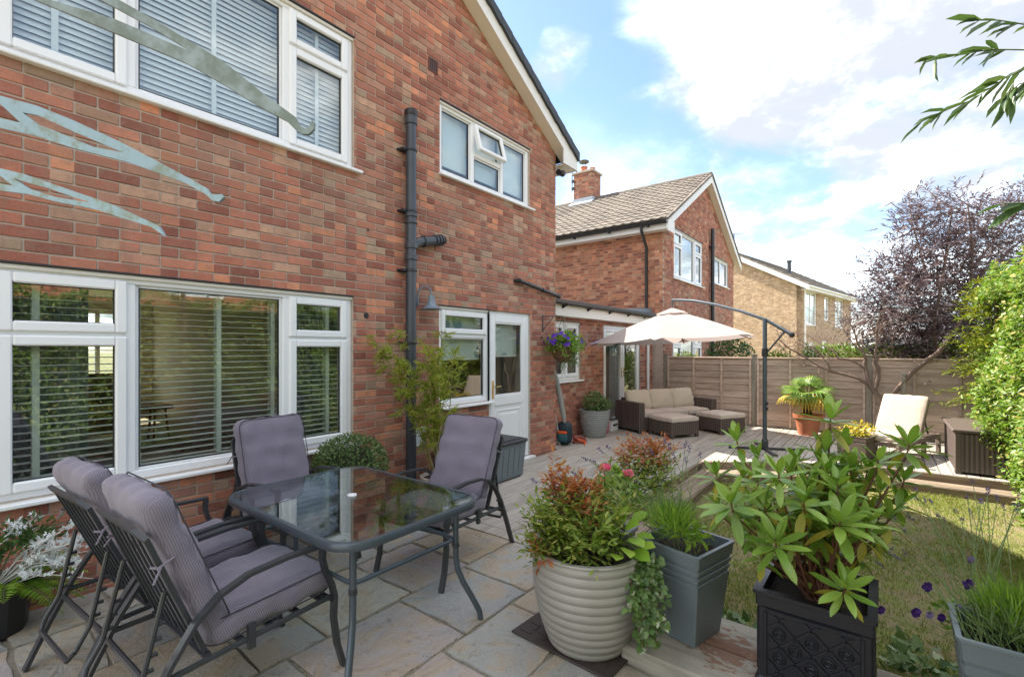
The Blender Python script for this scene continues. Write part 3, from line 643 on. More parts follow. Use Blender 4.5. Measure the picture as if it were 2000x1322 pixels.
MB().tube([(HX1+.03,-.02,4.30),(HX1+.10,-.02,4.30)],.045,14).lathe([(.045,0),(.05,.03),(.03,.06)],14,M=Matrix.Translation((HX1+.08,-.05,4.28))@Matrix.Rotation(rad(100),4,'X')).build('floodlight',M_PLASTBLK,house,smooth=True,ang=30)
# ---- rooms behind the windows
M_ROOM=mat('room_wall',(.62,.54,.42),.9); M_FLOOR=mat('carpet',(.42,.33,.22),.95,noise=(40,.15)); M_CEIL=mat('room_ceiling',(.6,.58,.54),.9)
def room(x0,x1,y0,y1,z0,z1,far=None):
    mb=MB(); backing(mb,x0-.05,x1+.05,z0,z1,[far] if far else [],'y',y1,y1+.1)
    mb.box((x0-.1,y0,z0),(x0,y1,z1)); mb.box((x1,y0,z0),(x1+.1,y1,z1)); mb.build('room_wall',M_ROOM,house)
    MB().box((x0-.1,y0,z0-.1),(x1+.1,y1+.1,z0)).build('room_floor',M_FLOOR,house); MB().box((x0-.1,y0,z1),(x1+.1,y1+.1,z1+.1)).build('room_ceiling',M_CEIL,house)
room(HX0+.4,3.2,.285,7.85,.22,2.55,FW1); room(3.45,HX1-.4,.285,4.2,.08,2.45); room(HX0+.4,3.3,.285,3.,2.9,5.0-.35); room(3.45,HX1-.4,.285,3.,2.9,5.-.35)
mb=MB(); frame(mb,*FW1,.06,8.02,8.1); mb.box((2.33,8.021,1.0),(2.40,8.09,2.25)); mb.box((1.06,8.022,1.9),(2.92,8.088,1.95)); fwn=mb.build('window',M_UPVC,house)
MB().box((1.05,8.05,.95),(2.93,8.055,2.25)).build('pane',M_GLASS,fwn)
# ---- blinds
M_SLAT=mat('cream_slat',(.72,.71,.64),.5); M_SLATW=mat('white_slat',(.80,.81,.83),.45); M_TAPE=mat('blind_tape',(.52,.55,.47),.8)
def blind(x0,x1,z0,z1,y,pitch,tilt,ms,mt,label,tapes,depth=.048,group='venetian blinds behind the rear windows'):
    t=thing('venetian_blind',label,'blind',((x0+x1)/2,y,z0),0,group)
    me=MB().box((-(x1-x0)/2,-depth/2,-.0014),((x1-x0)/2,depth/2,.0014)).mesh('slat',ms)
    n=int((z1-z0-.06)/pitch)
    for k in range(n): inst(me,'slat',t,(0,0,.04+k*pitch),(rad(tilt),0,0))
    MB().box((x0,y-.028,z1-.04),(x1,y+.028,z1),.003).build('head_rail',ms,t); MB().box((x0,y-.026,z0),(x1,y+.026,z0+.02),.003).build('bottom_rail',ms,t)
    for tx in tapes:
        for s in(-1,1): MB().box((tx-.017,y+s*(depth/2+.003)-.0006,z0+.01),(tx+.017,y+s*(depth/2+.003)+.0006,z1-.03)).build('ladder_tape',mt,t)
for (a,b),tp,nm in(((.36,.94),(.52,),'leftmost'),((.99,2.01),(1.03,1.55,1.97),'middle'),((2.06,2.63),(2.48,),'rightmost')):
    blind(a,b,.72,2.0,.17,.046,4,M_SLAT,M_TAPE,f'cream venetian blind behind the {nm} panes of the big ground floor window',tp)
for (a,b),tp,nm in(((.36,.94),(.6,),'leftmost'),((.99,2.01),(1.5,),'middle'),((2.06,2.63),(2.35,),'rightmost')):
    blind(a,b,3.34,4.5,.13,.043,66,M_SLATW,M_SLATW,f'white venetian blind behind the {nm} panes of the big upstairs window',[q for q in tp],.05)
M_ROLL=mat('pale_roller_blind',(.72,.80,.84),.7)
for (a,b),nm in(((3.84,4.37),'left'),((4.40,4.95),'middle'),((4.98,5.52),'right')):
    t=thing('roller_blind',f'pale roller blind behind the {nm} pane of the small upstairs window','blind',((a+b)/2,.14,3.7),0,'roller blinds upstairs')
    MB().box((a,.139,3.74),(b,.141,4.36)).build('fabric',M_ROLL,t); MB().tube([(a,.15,4.37),(b,.15,4.37)],.02,12).build('roller',M_ROLL,t,smooth=True); MB().box((a,.135,3.725),(b,.146,3.745),.003).build('hem_bar',M_ROLL,t)
def leafblind():
    m=bpy.data.materials.new('patterned_blind'); m.use_nodes=True; nt=m.node_tree; bs=nt.nodes['Principled BSDF']
    P=nd(nt,'ShaderNodeNewGeometry').outputs['Position']
    vv=nd(nt,'ShaderNodeTexVoronoi',{'Vector':nd(nt,'ShaderNodeMapping',{0:P,3:(4.2,.1,4.8)}).outputs[0],'Scale':1.}).outputs['Distance']
    c=mixc(nt,smooth(nt,vv,.30,.36),(.26,.36,.38),(.60,.64,.58)); nt.links.new(c,bs.inputs['Base Color']); bs.inputs['Roughness'].default_value=.8; return m
M_LB=leafblind()
for a,b,zb,nm in((3.85,4.64,1.42,'window beside the back door'),(4.76,5.44,1.45,'glazed back door')):
    t=thing('roman_blind',f'patterned grey and cream fabric blind half lowered in the {nm}','blind',((a+b)/2,.16,zb))
    MB().box((a,.158,zb),(b,.163,1.98)).build('fabric',M_LB,t); MB().box((a,.155,zb-.006),(b,.168,zb+.012),.003).build('hem_bar',M_SLAT,t)
# ---- curtains, armchair and small table inside
M_CURT=mat('grey_green_curtain',(.22,.25,.235),.85)
for x0,x1,nm in((.30,.80,'left'),(2.2,2.75,'right')):
    pts=[]; n=60
    for i in range(n+1):
        t=i/n; pts.append((x0+(x1-x0)*t,.30+.03*math.sin(t*34)))
    mb=MB()
    mb.add([(p[0],p[1],z) for z in(.26,2.35) for p in pts]+[(p[0],p[1]+.004,z) for z in(.26,2.35) for p in pts],[(i,i+1,n+2+i,n+1+i) for i in range(n)]+[(2*n+2+i,2*n+3+i,3*n+4+i,3*n+3+i) for i in range(n)])
    tag(mb.build('curtain',M_CURT,smooth=True),f'grey green curtain hanging at the {nm} side inside the big downstairs window','curtain','curtains')
M_ARM=mat('brown_leather',(.20,.075,.04),.45,noise=(8,.2)); M_RED=mat('red_table',(.45,.03,.04),.4)
t=thing('armchair','brown armchair standing inside the room, seen through the blinds','armchair',(1.72,4.6,.22),rad(-100))
for nm,lo,hi,b in(('seat',(-.3,-.28,.18),(.35,.28,.45),.05),('backrest',(-.42,-.33,.2),(-.28,.33,.98),.05),('arm',(-.38,-.42,.15),(.33,-.29,.62),.05),('arm',(-.38,.29,.15),(.33,.42,.62),.05)): MB().box(lo,hi,b).build(nm,M_ARM,t,local=True)
for sx in(-.33,.28):
    for sy in(-.34,.34): MB().lathe([(.02,0),(.03,.16)],10,M=Matrix.Translation((sx,sy,0))).build('leg',M_PLASTBLK,t,local=True)
t=thing('side_table','small red side table beside the indoor armchair','table',(2.35,4.5,.22))
MB().lathe([(.2,.45),(.21,.46),(.21,.49),(.2,.5)],20).build('tabletop',M_RED,t,local=True)
for k in range(3):
    a=k*2.1; MB().tube([(.15*math.cos(a),.15*math.sin(a),0),(.1*math.cos(a),.1*math.sin(a),.46)],.015,8).build('leg',M_RED,t,local=True)
t=thing('kitchen_unit','pale kitchen unit seen through the glazed back door','cabinet',(5.0,2.6,.08)); MB().box((4.6,2.3,.08),(5.6,2.9,.95),.01).build('carcass',mat('kitchen_cream',(.62,.58,.5),.4),t); MB().box((4.58,2.27,.952),(5.62,2.92,.99),.006).build('worktop',M_ROOF,t)
for k in range(2): d_=MB().box((4.62+k*.49,2.28,.14),(5.09+k*.49,2.298,.93),.004).build('cupboard_door',mat('kitchen_cream',(.6,.6,.6)),t); MB().tube([(5.04-k*.0+k*.08,2.265,.6),(5.04+k*.08,2.265,.8)],.008,8).build('handle',M_BRASS,d_)
# ================================================================ extension between the houses
EY=.37; NX=11.15; NY=.09
ext=thing('house_extension','single storey brick extension with patio doors and a black gutter, set back beside the house','house',(8.7,EY,0))
XW=(6.62,7.66,1.0,2.03); XD=(8.58,10.40,.0,2.03); eops=[XW,XD]
brickwall(brickrects(HX1+.01,NX-.01,-.05,2.30,EY,eops),'y',EY,ext,M_BRICK)
mb=MB(); backing(mb,HX1+.01,NX-.005,LAWN-.1,2.35,eops,'y',EY+.009,EY+.25); mb.build('wall',M_MORTAR,ext)
window(ext,*XW,EY,(7.14,),[(XW[0]+.05,7.11,1.06,1.98),(7.17,XW[1]-.05,1.06,1.98)])
y=EY+.035; mb=MB(); frame(mb,*XD[:2],.02,2.03,.07,y,y+.07,.006); pdf=mb.build('patio_door_frame',M_UPVC,ext)
for a,b in((XD[0]+.05,9.48),(9.50,XD[1]-.05)):
    mb=MB(); frame(mb,a,b,.06,1.98,.085,y-.02,y+.04,.008); d=mb.build('patio_door',M_UPVC,ext)
    MB().box((a+.085,y+.012,.145),(b-.085,y+.016,1.895)).build('pane',M_GLASS,d)
    hx=9.43 if a<9 else 9.55
    MB().box((hx-.014,y-.026,.95),(hx+.014,y-.019,1.16),.003).tube([(hx,y-.02,1.08),(hx,y-.06,1.08),(hx+(.1 if a>9 else -.1),y-.06,1.08)],.008,8).build('handle',M_BRASS,d,smooth=True)
MB().box((HX1+.02,EY-.20,2.10),(NX-.02,EY-.18,2.31),.004).build('fascia',M_UPVC2,ext)
MB().box((HX1+.02,EY-.179,2.10),(NX-.02,EY-.002,2.115)).build('soffit',M_UPVC2,ext)
gx=[(HX1+.03,EY-.26,2.33),(NX-.02,EY-.26,2.30)]
MB().sweep(gx,[(.055*math.cos(a),.055*math.sin(a)) for a in np.linspace(PI,2*PI,9)]+[(.047*math.cos(a),.047*math.sin(a)) for a in np.linspace(2*PI,PI,9)]).build('gutter',M_PLASTBLK,ext,smooth=True)
for k in range(6):
    x=HX1+.45+k*.85; MB().box((x,EY-.315,2.265),(x+.03,EY-.20,2.285)).prism([(x,EY-.29,2.27),(x,EY-.2,2.27),(x,EY-.2,2.22)],(.03,0,0)).build('gutter_bracket',M_PLASTBLK,ext)
MB().prism([(HX1+.005,EY-.22,2.325),(HX1+.005,4.4,2.75),(HX1+.005,4.4,2.85),(HX1+.005,EY-.22,2.37)],(NX-HX1-.012,0,0)).build('roof',mat('felt_roof',(.10,.105,.115),.85,noise=(4,.2)),ext)
MB().prism([(9.3,EY+.02,2.395),(NX-.004,EY+.02,2.395),(NX-.004,EY+.02,2.54)],(0,.02,0)).build('lead_flashing',mat('lead_grey',(.19,.22,.25),.6,noise=(6,.2)),ext)
MB().tube([(10.75,EY-.25,2.26),(10.75,EY-.2,2.2),(10.75,EY-.04,2.1),(10.75,EY-.04,.05)],.034,12).build('downpipe',M_UPVC,ext,smooth=True)
MB().box((10.67,EY-.12,2.0),(10.83,EY,2.1),.01).build('hopper',M_PLASTBLK,ext)
room(HX1+.35,NX-.35,EY+.26,3.5,.05,2.2)
t=thing('vertical_blind','grey vertical blind behind the right patio door of the extension','blind',(9.95,.75,.1))
for k in range(9): MB().box((9.55+k*.09,.72,.12),(9.62+k*.09,.725,1.95)).build('louvre',mat('grey_blind',(.30,.33,.33),.8),t)
MB().box((9.5,.70,1.95),(10.4,.74,1.99)).build('head_rail',M_UPVC,t)
# ================================================================ neighbouring house
NX1=17.85; NAP=(NX+NX1)/2; NE=4.62; NAZ=NE+(NX1-NAP)*TP
nb=thing('neighbour_house','red brick house behind the fence with tiled roof, white bargeboards and chimney','house',(NAP,NY,0))
NW=[(11.82,14.22,3.33,4.58),(15.38,17.12,3.59,4.42),(11.75,14.2,.70,2.03)]
clipn=lambda z: (NX,NX1) if z<NE else ((NX+(z-NE)/TP,NX1-(z-NE)/TP) if z<NAZ-.05 else None)
brickwall(brickrects(NX,NX1,.0,NAZ,NY,NW,clipn),'y',NY,nb,M_BRICK)
brickwall(brickrects(NY+.035,9.,1.9,NE,NX,[]),'x',NX,nb,M_BRICK2)  # side wall's brighter fill light is put into this lighter, oranger brick colour
mb=MB(); backing(mb,NX+.01,NX1,LAWN-.1,NE,NW,'y',NY+.009,NY+.25); mb.prism([(NX+.01,NY+.009,NE),(NX1,NY+.009,NE),(NAP,NY+.009,NAZ)],(0,.24,0))
mb.build('wall',M_MORTAR,nb)
MB().box((NX+.009,NY+.26,LAWN-.1),(NX+.25,9.,NE)).box((NX1-.25,NY+.26,LAWN-.1),(NX1,9.,NE)).box((NX+.26,8.75,LAWN-.1),(NX1-.26,9.,NE)).build('side_wall',M_MORTAR,nb)
for w_ in NW[:1]+NW[2:]:
    ml=(w_[0]+.68,w_[1]-.68); tz=w_[3]-.38
    window(nb,*w_,NY,ml,sash4(*w_,tz,ml),[(ml[0]+.03,ml[1]-.03,w_[2]+.058,w_[3]-.058)],bars=[(w_[0]+.06,ml[0]-.03,tz),(ml[1]+.03,w_[1]-.06,tz)])
w_=NW[1]; window(nb,*w_,NY,((w_[0]+w_[1])/2,),[],[(w_[0]+.06,(w_[0]+w_[1])/2-.03,w_[2]+.06,w_[3]-.06),((w_[0]+w_[1])/2+.03,w_[1]-.06,w_[2]+.06,w_[3]-.06)])
for k,(w_,mm) in enumerate(zip(NW,(M_SLATW,M_SLATW,M_ROLL))):
    t=thing('window_blind','closed white blind behind the '+('wide upstairs','narrow upstairs','downstairs')[k]+' window of the neighbouring house','blind',((w_[0]+w_[1])/2,NY+.2,w_[2]+.05))
    MB().box((w_[0]+.05,NY+.195,w_[2]+.06),(w_[1]-.05,NY+.2,w_[3]-.05)).build('fabric',mm,t); MB().box((w_[0]+.05,NY+.19,w_[2]+.045),(w_[1]-.05,NY+.206,w_[2]+.06)).build('hem_bar',mm,t)
M_TILE=mat('brown_concrete_tile',(.145,.122,.10),.85,noise=(5,.25),rand=.25,island=.25,bump=(60,.4,.006))
# roof: boards plus interlocking tiles on the slope that faces us
OV=.30; SL=(NAP-NX+OV)/math.cos(math.atan(TP)); ang=math.atan(TP)
ridge=NAZ+.06
for sgn in(-1,1):
    xe=NAP+sgn*(NAP-NX+OV); ze_=ridge-(NAP-NX+OV)*TP
    o=MB().prism([(NAP,NY-.17,ridge),(xe,NY-.17,ze_),(xe,9.3,ze_),(NAP,9.3,ridge)],(0,0,.04)).build('roof',mat('roof_underlay',(.13,.115,.10),.9),nb)
    if sgn<0: nroof=o
xe=NAP-(NAP-NX+OV); ze_=ridge-(NAP-NX+OV)*TP
wt,ht=.24,.27; k=10; pr=[]
for i in range(k+1):
    t=i/k; pr.append((t*wt-wt/2,.022*max(0,math.sin(t*2*PI*1-.4))+.006))
tv=[];
for s_,dz in((0,.034),(ht+.03,.010)):
    for a,b in pr: tv.append((s_,a,b+dz))
for a,b in pr: tv.append((0.,a,.004))
tf=[(i,i+1,k+2+i,k+1+i) for i in range(k)]+[(2*k+2+i,2*k+3+i,i+1,i) for i in range(k)]
tme=MB().add(tv,tf).mesh('roof_tile',M_TILE,smooth=True,ang=40)
nr=int(SL/ht); ncl=int(9.3/wt); tl=[]
for r in range(nr+1):
    for c in range(ncl):
        s_=r*(SL-.05)/nr if False else r*ht; 
        if s_>SL-.12: continue
        p=Vector((xe-.03+s_*math.cos(ang),NY-.02+c*wt+.0,ze_+.045+s_*math.sin(ang)+.0)); x,yy,z=px(p)
        tl.append((z,p))
tl=[q for q in tl if True]; tl.sort(key=lambda q:q[0])
RM=Matrix.Rotation(-ang,4,'Y')
o_=nb['_o']
for z,p in tl[:300]: inst(tme,'roof_tile',nroof,M=Matrix.Translation(p-Vector(o_))@RM)
mb=MB()
for z,p in tl[300:]: mb.add(tv,tf,Matrix.Translation(p)@RM)
mb.build('roof_tiles',M_TILE,nroof,smooth=True,kind='stuff')
for c in range(21):
    MB().sweep([(NAP,NY-.17+c*.45,ridge+.055),(NAP,NY+.29+c*.45,ridge+.06)],[(.11*math.cos(a),.09*math.sin(a)-.02) for a in np.linspace(0,PI,8)]+[(.09*math.cos(a),.07*math.sin(a)-.02) for a in np.linspace(PI,0,8)]).build('ridge_tile',M_TILE,nroof,smooth=True)
mo=mat('lichen_tile',(.55,.36,.06),.9,noise=(12,.3)); mb=MB()
rl=random.Random(4)
for i in range(120):
    s_=SL-.2-rl.random()**1.3*1.5; c=rl.uniform(4.9,6.6); p=Vector((xe+s_*math.cos(ang),NY+c,ze_+.085+s_*math.sin(ang))); r_=rl.uniform(.03,.09)
    mb.add([(r_*math.cos(a)*rl.uniform(.7,1.2),r_*math.sin(a)*rl.uniform(.7,1.2),0) for a in np.linspace(0,2*PI,8)[:-1]]+[(0,0,.008)],[(j,(j+1)%7,7) for j in range(7)],Matrix.Translation(p)@RM)
mb.build('lichen',mo,nroof,kind='stuff')
for sgn in(-1,1):
    xe2=NAP+sgn*(NAP-NX+OV+.02)
    MB().prism([(NAP,NY-.185,ridge-.19),(xe2,NY-.185,ze_-.19),(xe2,NY-.185,ze_+.01),(NAP,NY-.185,ridge+.01)],(0,.02,0)).build('bargeboard',M_TRIM,nb)
    MB().prism([(NAP,NY-.162,ridge-.18),(xe2-sgn*.2,NY-.162,ze_-.18+.2*TP),(xe2-sgn*.2,NY-.001,ze_-.18+.2*TP),(NAP,NY-.001,ridge-.18)],(0,0,.012)).build('verge_soffit',M_UPVC2,nb)
    for k in range(10):
        t0,t1=k/10,(k+1)/10; P=lambda t,dz:(NAP+(xe2-NAP)*t,NY-.21,ridge+(ze_-ridge)*t+dz)
        MB().prism([P(t0,.012),P(t1,.012),P(t1,.075),P(t0,.085)],(0,.12,0)).build('verge_tile',M_TILE,nroof)
MB().box((xe+.02,NY-.15,ze_-.17),(xe+.04,9.2,ze_+.03)).build('fascia',M_TRIM,nb); MB().box((xe+.041,NY-.15,ze_-.165),(NX+.0,9.2,ze_-.15)).build('soffit',M_UPVC2,nb)
MB().prism([(xe+.0,NY-.18,ze_-.22),(NX+.14,NY-.18,ze_-.22),(NX+.14,NY-.18,ze_+.05),(xe+.0,NY-.18,ze_+.0)],(0,.014,0),M=Matrix.Translation((0,-.02,0))).build('box_end',M_TRIM,nb)
MB().sweep([(xe-.05,NY-.2,ze_-.0),(xe-.05,9.2,ze_-.0)],[(.06*math.cos(a),.06*math.sin(a)) for a in np.linspace(PI,2*PI,9)]+[(.05*math.cos(a),.05*math.sin(a)) for a in np.linspace(2*PI,PI,9)]).build('gutter',M_PLASTBLK,nb,smooth=True)
for k in range(7): MB().box((xe-.1,NY+.25+k*1.0,ze_-.09),(xe+.02,NY+.28+k*1.,ze_-.05)).build('gutter_bracket',M_PLASTBLK,nb)
MB().tube([(xe-.05,NY+.42,ze_-.05),(xe-.05,NY+.42,ze_-.16),(NX-.05,NY+.42,ze_-.5),(NX-.05,NY+.42,2.3)],.036,12).build('downpipe',M_PLASTBLK,nb,smooth=True)
MB().tube([(14.95,NY-.08,.1),(14.95,NY-.08,5.15)],.055,16).build('soil_pipe',M_PLASTBLK,nb,smooth=True)
MB().lathe([(.065,0),(.065,.1)],16,M=Matrix.Translation((14.95,NY-.08,4.55))).box((14.82,NY-.05,4.58),(15.05,NY,4.62)).build('collar',M_PLASTBLK,nb)
# chimney
CHX,CHY=NAP-.0,4.0
ch=[(CHX-.30,CHX+.30,CHY-.36,CHY+.36)][0]; cz0,cz1=ridge-.35,7.50
chim=MB().box((ch[0]+.01,ch[2]+.01,cz0),(ch[1]-.01,ch[3]-.01,cz1)).build('chimney',M_MORTAR,nb)
mb=MB()
for q,f_ in brickrects(ch[0],ch[1],cz0,cz1,ch[2]): mb.box((q[0]+GAP,ch[2],q[2]+GAP),(q[1]-GAP,ch[2]+.02,q[3]-GAP))
for q,f_ in brickrects(ch[2]+.025,ch[3],cz0,cz1,ch[0]): mb.box((ch[0],q[0]+GAP,q[2]+GAP),(ch[0]+.02,q[1]-GAP,q[3]-GAP))
mb.build('brickwork',M_BRICK,chim,kind='stuff')
MB().box((ch[0]-.05,ch[2]-.05,cz1),(ch[1]+.05,ch[3]+.05,cz1+.07),.01).build('chimney_cap',M_MORTAR,chim)
M_TERRA=mat('terracotta',(.48,.17,.085),.75,noise=(5,.2),bump=(40,.15))
MB().lathe([(.12,0),(.11,.2),(.125,.22),(.125,.25),(.10,.26)],18,M=Matrix.Translation((CHX,CHY+.12,cz1+.07))).build('chimney_pot',M_TERRA,chim,smooth=True,ang=30)
MB().lathe([(.10,0),(.09,.12),(.10,.15)],18,M=Matrix.Translation((CHX,CHY-.2,cz1+.07))).build('chimney_pot',M_TERRA,chim,smooth=True,ang=30)
MB().lathe([(.0,.48),(.17,.45),(.17,.41),(.0,.42)],18,M=Matrix.Translation((CHX,CHY+.12,cz1+.07))).tube([(CHX-.09,CHY+.12,cz1+.3),(CHX-.09,CHY+.12,cz1+.5)],.008,6).tube([(CHX+.09,CHY+.12,cz1+.3),(CHX+.09,CHY+.12,cz1+.5)],.008,6).build('chimney_cowl',M_METAL,chim)
MB().prism([(CHX-.32,CHY-.42,ridge-.1),(CHX-.52,CHY-.42,ridge-.22),(CHX-.52,CHY+.44,ridge-.22),(CHX-.32,CHY+.44,ridge-.1)],(0,0,.06)).box((ch[0]-.012,ch[2]-.012,ridge-.3),(ch[1]+.012,ch[3]+.012,ridge+.08)).build('lead_flashing',mat('lead_pale',(.42,.47,.52),.5),chim)
ae=thing('tv_aerial','thin television aerial on a pole beside the neighbour chimney','aerial',(CHX-.34,CHY+.45,cz0+.3))
MB().tube([(CHX-.33,CHY+.4,cz1-.55),(CHX-.33,CHY+.4,cz1+.62)],.016,8).build('mast',M_METAL,ae)
MB().tube([(CHX-.33,CHY+.35,cz1+.55),(CHX-.33,CHY+1.15,cz1+.66)],.01,6).build('boom',M_METAL,ae)
for k in range(6): MB().tube([(CHX-.48,CHY+.45+k*.12,cz1+.56+k*.016),(CHX-.18,CHY+.45+k*.12,cz1+.56+k*.016)],.005,5).build('element',M_METAL,ae)
MB().box((CHX-.36,CHY+.33,cz1-.5),(CHX-.29,CHY+.41,cz1-.42)).box((CHX-.36,CHY+.33,cz1-.25),(CHX-.29,CHY+.41,cz1-.17)).build('bracket',M_METAL,ae)
# ================================================================ buff brick house in the distance
bc=atD(1567,552,23.2); bx,by=bc.x,bc.y; bh=thing('buff_house','distant buff brick house with white fascia and brown roof beyond the neighbour','house',(bx,by,0),rad(-10))
L_,Wg=9.,8.6; bp=dict(local=True)      # local x along the eaves, local y along the gable
def bl(nm,m_,mb): return mb.build(nm,m_,bh,local=True)
rt=Wg/2*.56
mb=MB(); bw_=[(.5,2.3,2.75,4.45),(3.6,4.5,3.1,4.4),(.4,2.0,.4,1.9),(5.6,7.4,2.75,4.45),(3.2,4.2,0.,2.0)]; backing(mb,0,L_,LAWN-.1,4.75,bw_,'y',0.,.25); mb.prism([(0,0.002,LAWN-.1),(0,Wg,LAWN-.1),(0,Wg,4.75),(0,Wg/2,4.75+rt),(0,.002,4.75)],(.25,0,0)); mb.box((0,Wg-.2,LAWN),(L_,Wg,4.75)); mb.box((L_-.2,.25,LAWN),(L_,Wg,4.75)); bl('wall',M_BUFF,mb)
for s in(0,1):
    f=(lambda yy:yy) if s==0 else (lambda yy:Wg-yy)
    o=bl('roof',M_TILE,MB().prism([(-.2,f(-.35),4.75-.35*.56+.05),(L_+.3,f(-.35),4.75-.35*.56+.05),(L_+.3,Wg/2,4.8+rt),(-.2,Wg/2,4.8+rt)],(0,0,.1)))
    bl('bargeboard',M_TRIM,MB().prism([(-.215,f(-.36),4.75-.36*.56-.16),(-.215,Wg/2,4.75+rt-.16),(-.215,Wg/2,4.85+rt),(-.215,f(-.36),4.75-.36*.56+.09)],(.02,0,0)))
    if s==0:
        for k in range(12):
            zz_=4.75-.35*.56+.15; yk=-.35+k*.385
            o2=MB().box((-.19,yk,zz_+(yk+.35)*.56),(L_+.28,yk+.02,zz_+(yk+.35)*.56+.035)).build('tile_course',M_TILE,o,local=True)
bl('fascia',M_TRIM,MB().box((-.2,-.34,4.42),(L_+.3,-.32,4.62))); bl('gutter',M_UPVC,MB().box((-.2,-.43,4.54),(L_+.3,-.341,4.62),.02)); bl('soffit',M_TRIM,MB().box((-.2,-.319,4.43),(L_+.3,-.005,4.45)))
bl('downpipe',M_UPVC,MB().tube([(.12,-.08,0),(.12,-.08,4.45)],.045,10))
for w_ in bw_:
    mb=MB(); frame(mb,*w_,.07,.05,.12,0)
    if w_[1]-w_[0]>1.2: mb.box(((w_[0]+w_[1])/2-.04,.051,w_[2]+.07),((w_[0]+w_[1])/2+.04,.119,w_[3]-.07)); mb.box((w_[0]+.07,.052,w_[3]-.5),((w_[0]+w_[1])/2-.04,.118,w_[3]-.44))
    o=bl('window' if w_[2]>0 else 'door',M_UPVC,mb); MB().box((w_[0]+.06,.08,w_[2]+.06),(w_[1]-.06,.085,w_[3]-.06)).build('pane',M_GLASS,o,local=True)
    MB().box((w_[0]+.05,.2,w_[2]+.05),(w_[1]-.05,.21,w_[3]-.05)).build('inner_blind',M_SLATW if w_[2]>2 else M_CURT,o,local=True)
for x,y_,r,h in((2.6,1.4,.1,.75),(.6,3.6,.08,.55)):
    bl('flue_pipe',M_PIPE,MB().lathe([(r,0),(r,h),(r*1.3,h),(r*1.3,h+.1)],12,M=Matrix.Translation((x,y_,4.75+y_*.56))))
ae=thing('tv_aerial','television aerial with crossed elements on the distant buff house roof','aerial',bh.matrix_basis@Vector((.3,3.4,6.6)),rad(-10))
MB().tube([(0,0,-.1),(0,0,1.25)],.025,6).build('mast',M_METAL,ae,local=True)
for z,w in((1.2,.9),(.45,.5),(.3,.35)): MB().tube([(-w*.4,w*.7,z),(w*.2,-w*.5,z)],.014,5).build('element',M_METAL,ae,local=True)
# pale shed roof beyond the fence
sh=thing('pale_shed','low outbuilding with a pale blue sheet roof seen just above the fence','shed',(15.6,-4.2,LAWN))
MB().box((15.,-5.0,LAWN),(16.8,-3.3,1.55)).build('wall',M_BUFF,sh); MB().prism([(14.9,-5.1,2.05),(14.9,-3.2,1.6),(14.9,-3.2,1.66),(14.9,-5.1,2.11)],(2.,0,0)).prism([(15.,-5.,1.55),(15.,-3.3,1.55),(15.,-5.,2.0)],(1.8,0,0)).build('roof',mat('pale_blue_sheet',(.50,.58,.66),.4),sh)
# ================================================================ fence
M_FENCE=woodmat('fence_wood',(.53,.41,.33),(.37,.275,.22),axis=1,rand=.22); M_POST=woodmat('post_wood',(.30,.27,.22),(.20,.17,.13),axis=2,rand=.1)
FX=10.60; FT=1.378; posts=[-.14,-1.955,-3.81,-5.62]
fence=thing('garden_fence','weathered brown lap panel fence across the back of the deck','fence',(FX+.03,-2.9,LAWN))
for i,y_ in enumerate(posts):
    o=MB().box((FX-.01,y_-.045,LAWN),(FX+.08,y_+.045,FT+.05),.006).build('post',M_POST,fence); MB().box((FX-.025,y_-.055,FT+.051),(FX+.095,y_+.055,FT+.075),.008).build('post_cap',M_POST,o)
for i in range(3):
    a,b=posts[i]-.05,posts[i+1]+.05; L=a-b; n=10; hh=(FT-.04)/n; mb=MB()
    for j,yy in enumerate((a-.02,a-L/3,a-2*L/3,b+.02)): mb.box((FX-.024,yy-.02,.03),(FX-.003,yy+.02,FT-.02),.003)
    pn=mb.build('fence_panel',M_FENCE,fence); rs=random.Random(i)
    for k in range(n):
        z=.03+k*hh; w=rs.uniform(.0,.012); me=MB().add([(-.002,-L/2,w*.5),(.012,-L/2,0),(.022,-L/2,hh+.025),(.014,-L/2,hh+.025),(-.002,L/2,-w*.4),(.012,L/2,0),(.022,L/2,hh+.025),(.014,L/2,hh+.025)],[(0,1,2,3),(4,7,6,5),(0,3,7,4),(1,5,6,2),(0,4,5,1),(3,2,6,7)]).mesh('slat',M_FENCE)
        inst(me,'slat',pn,(FX-FX-.03,(a+b)/2+2.9,z-LAWN))
    MB().box((FX-.03,b,FT-.018),(FX+.05,a,FT+.002),.004).build('capping',M_FENCE,pn)
    MB().box((FX-.0,b,-.17),(FX+.03,a,.018),.004).build('gravel_board',M_POST,pn)
# ================================================================ dining table
TX0,TX1,TY0,TY1,TZ=1.15,2.08,-2.20,-.92,.70
def rrect(x0,x1,y0,y1,r,n=8):
    p=[]
    for cx_,cy_,a0 in((x1-r,y1-r,0),(x0+r,y1-r,PI/2),(x0+r,y0+r,PI),(x1-r,y0+r,1.5*PI)):
        for i in range(n+1): a=a0+PI/2*i/n; p.append((cx_+r*math.cos(a),cy_+r*math.sin(a)))
    return p
t=thing('dining_table','rectangular glass topped garden table with rounded corners and slate metal legs','table',((TX0+TX1)/2,(TY0+TY1)/2,0))
MB().prism(rrect(TX0+.022,TX1-.022,TY0+.022,TY1-.022,.15),(0,0,.006),M=Matrix.Translation((0,0,TZ-.006))).build('glass_top',M_TGLASS,t)
MB().sweep([(*p,TZ-.017) for p in rrect(TX0+.014,TX1-.014,TY0+.014,TY1-.014,.155,10)],[(-.012,-.019),(.012,-.019),(.016,-.012),(.016,.006),(.010,.018),(-.010,.019),(-.013,.006)],closed=True).build('rim',M_METAL2,t,smooth=True,ang=35)
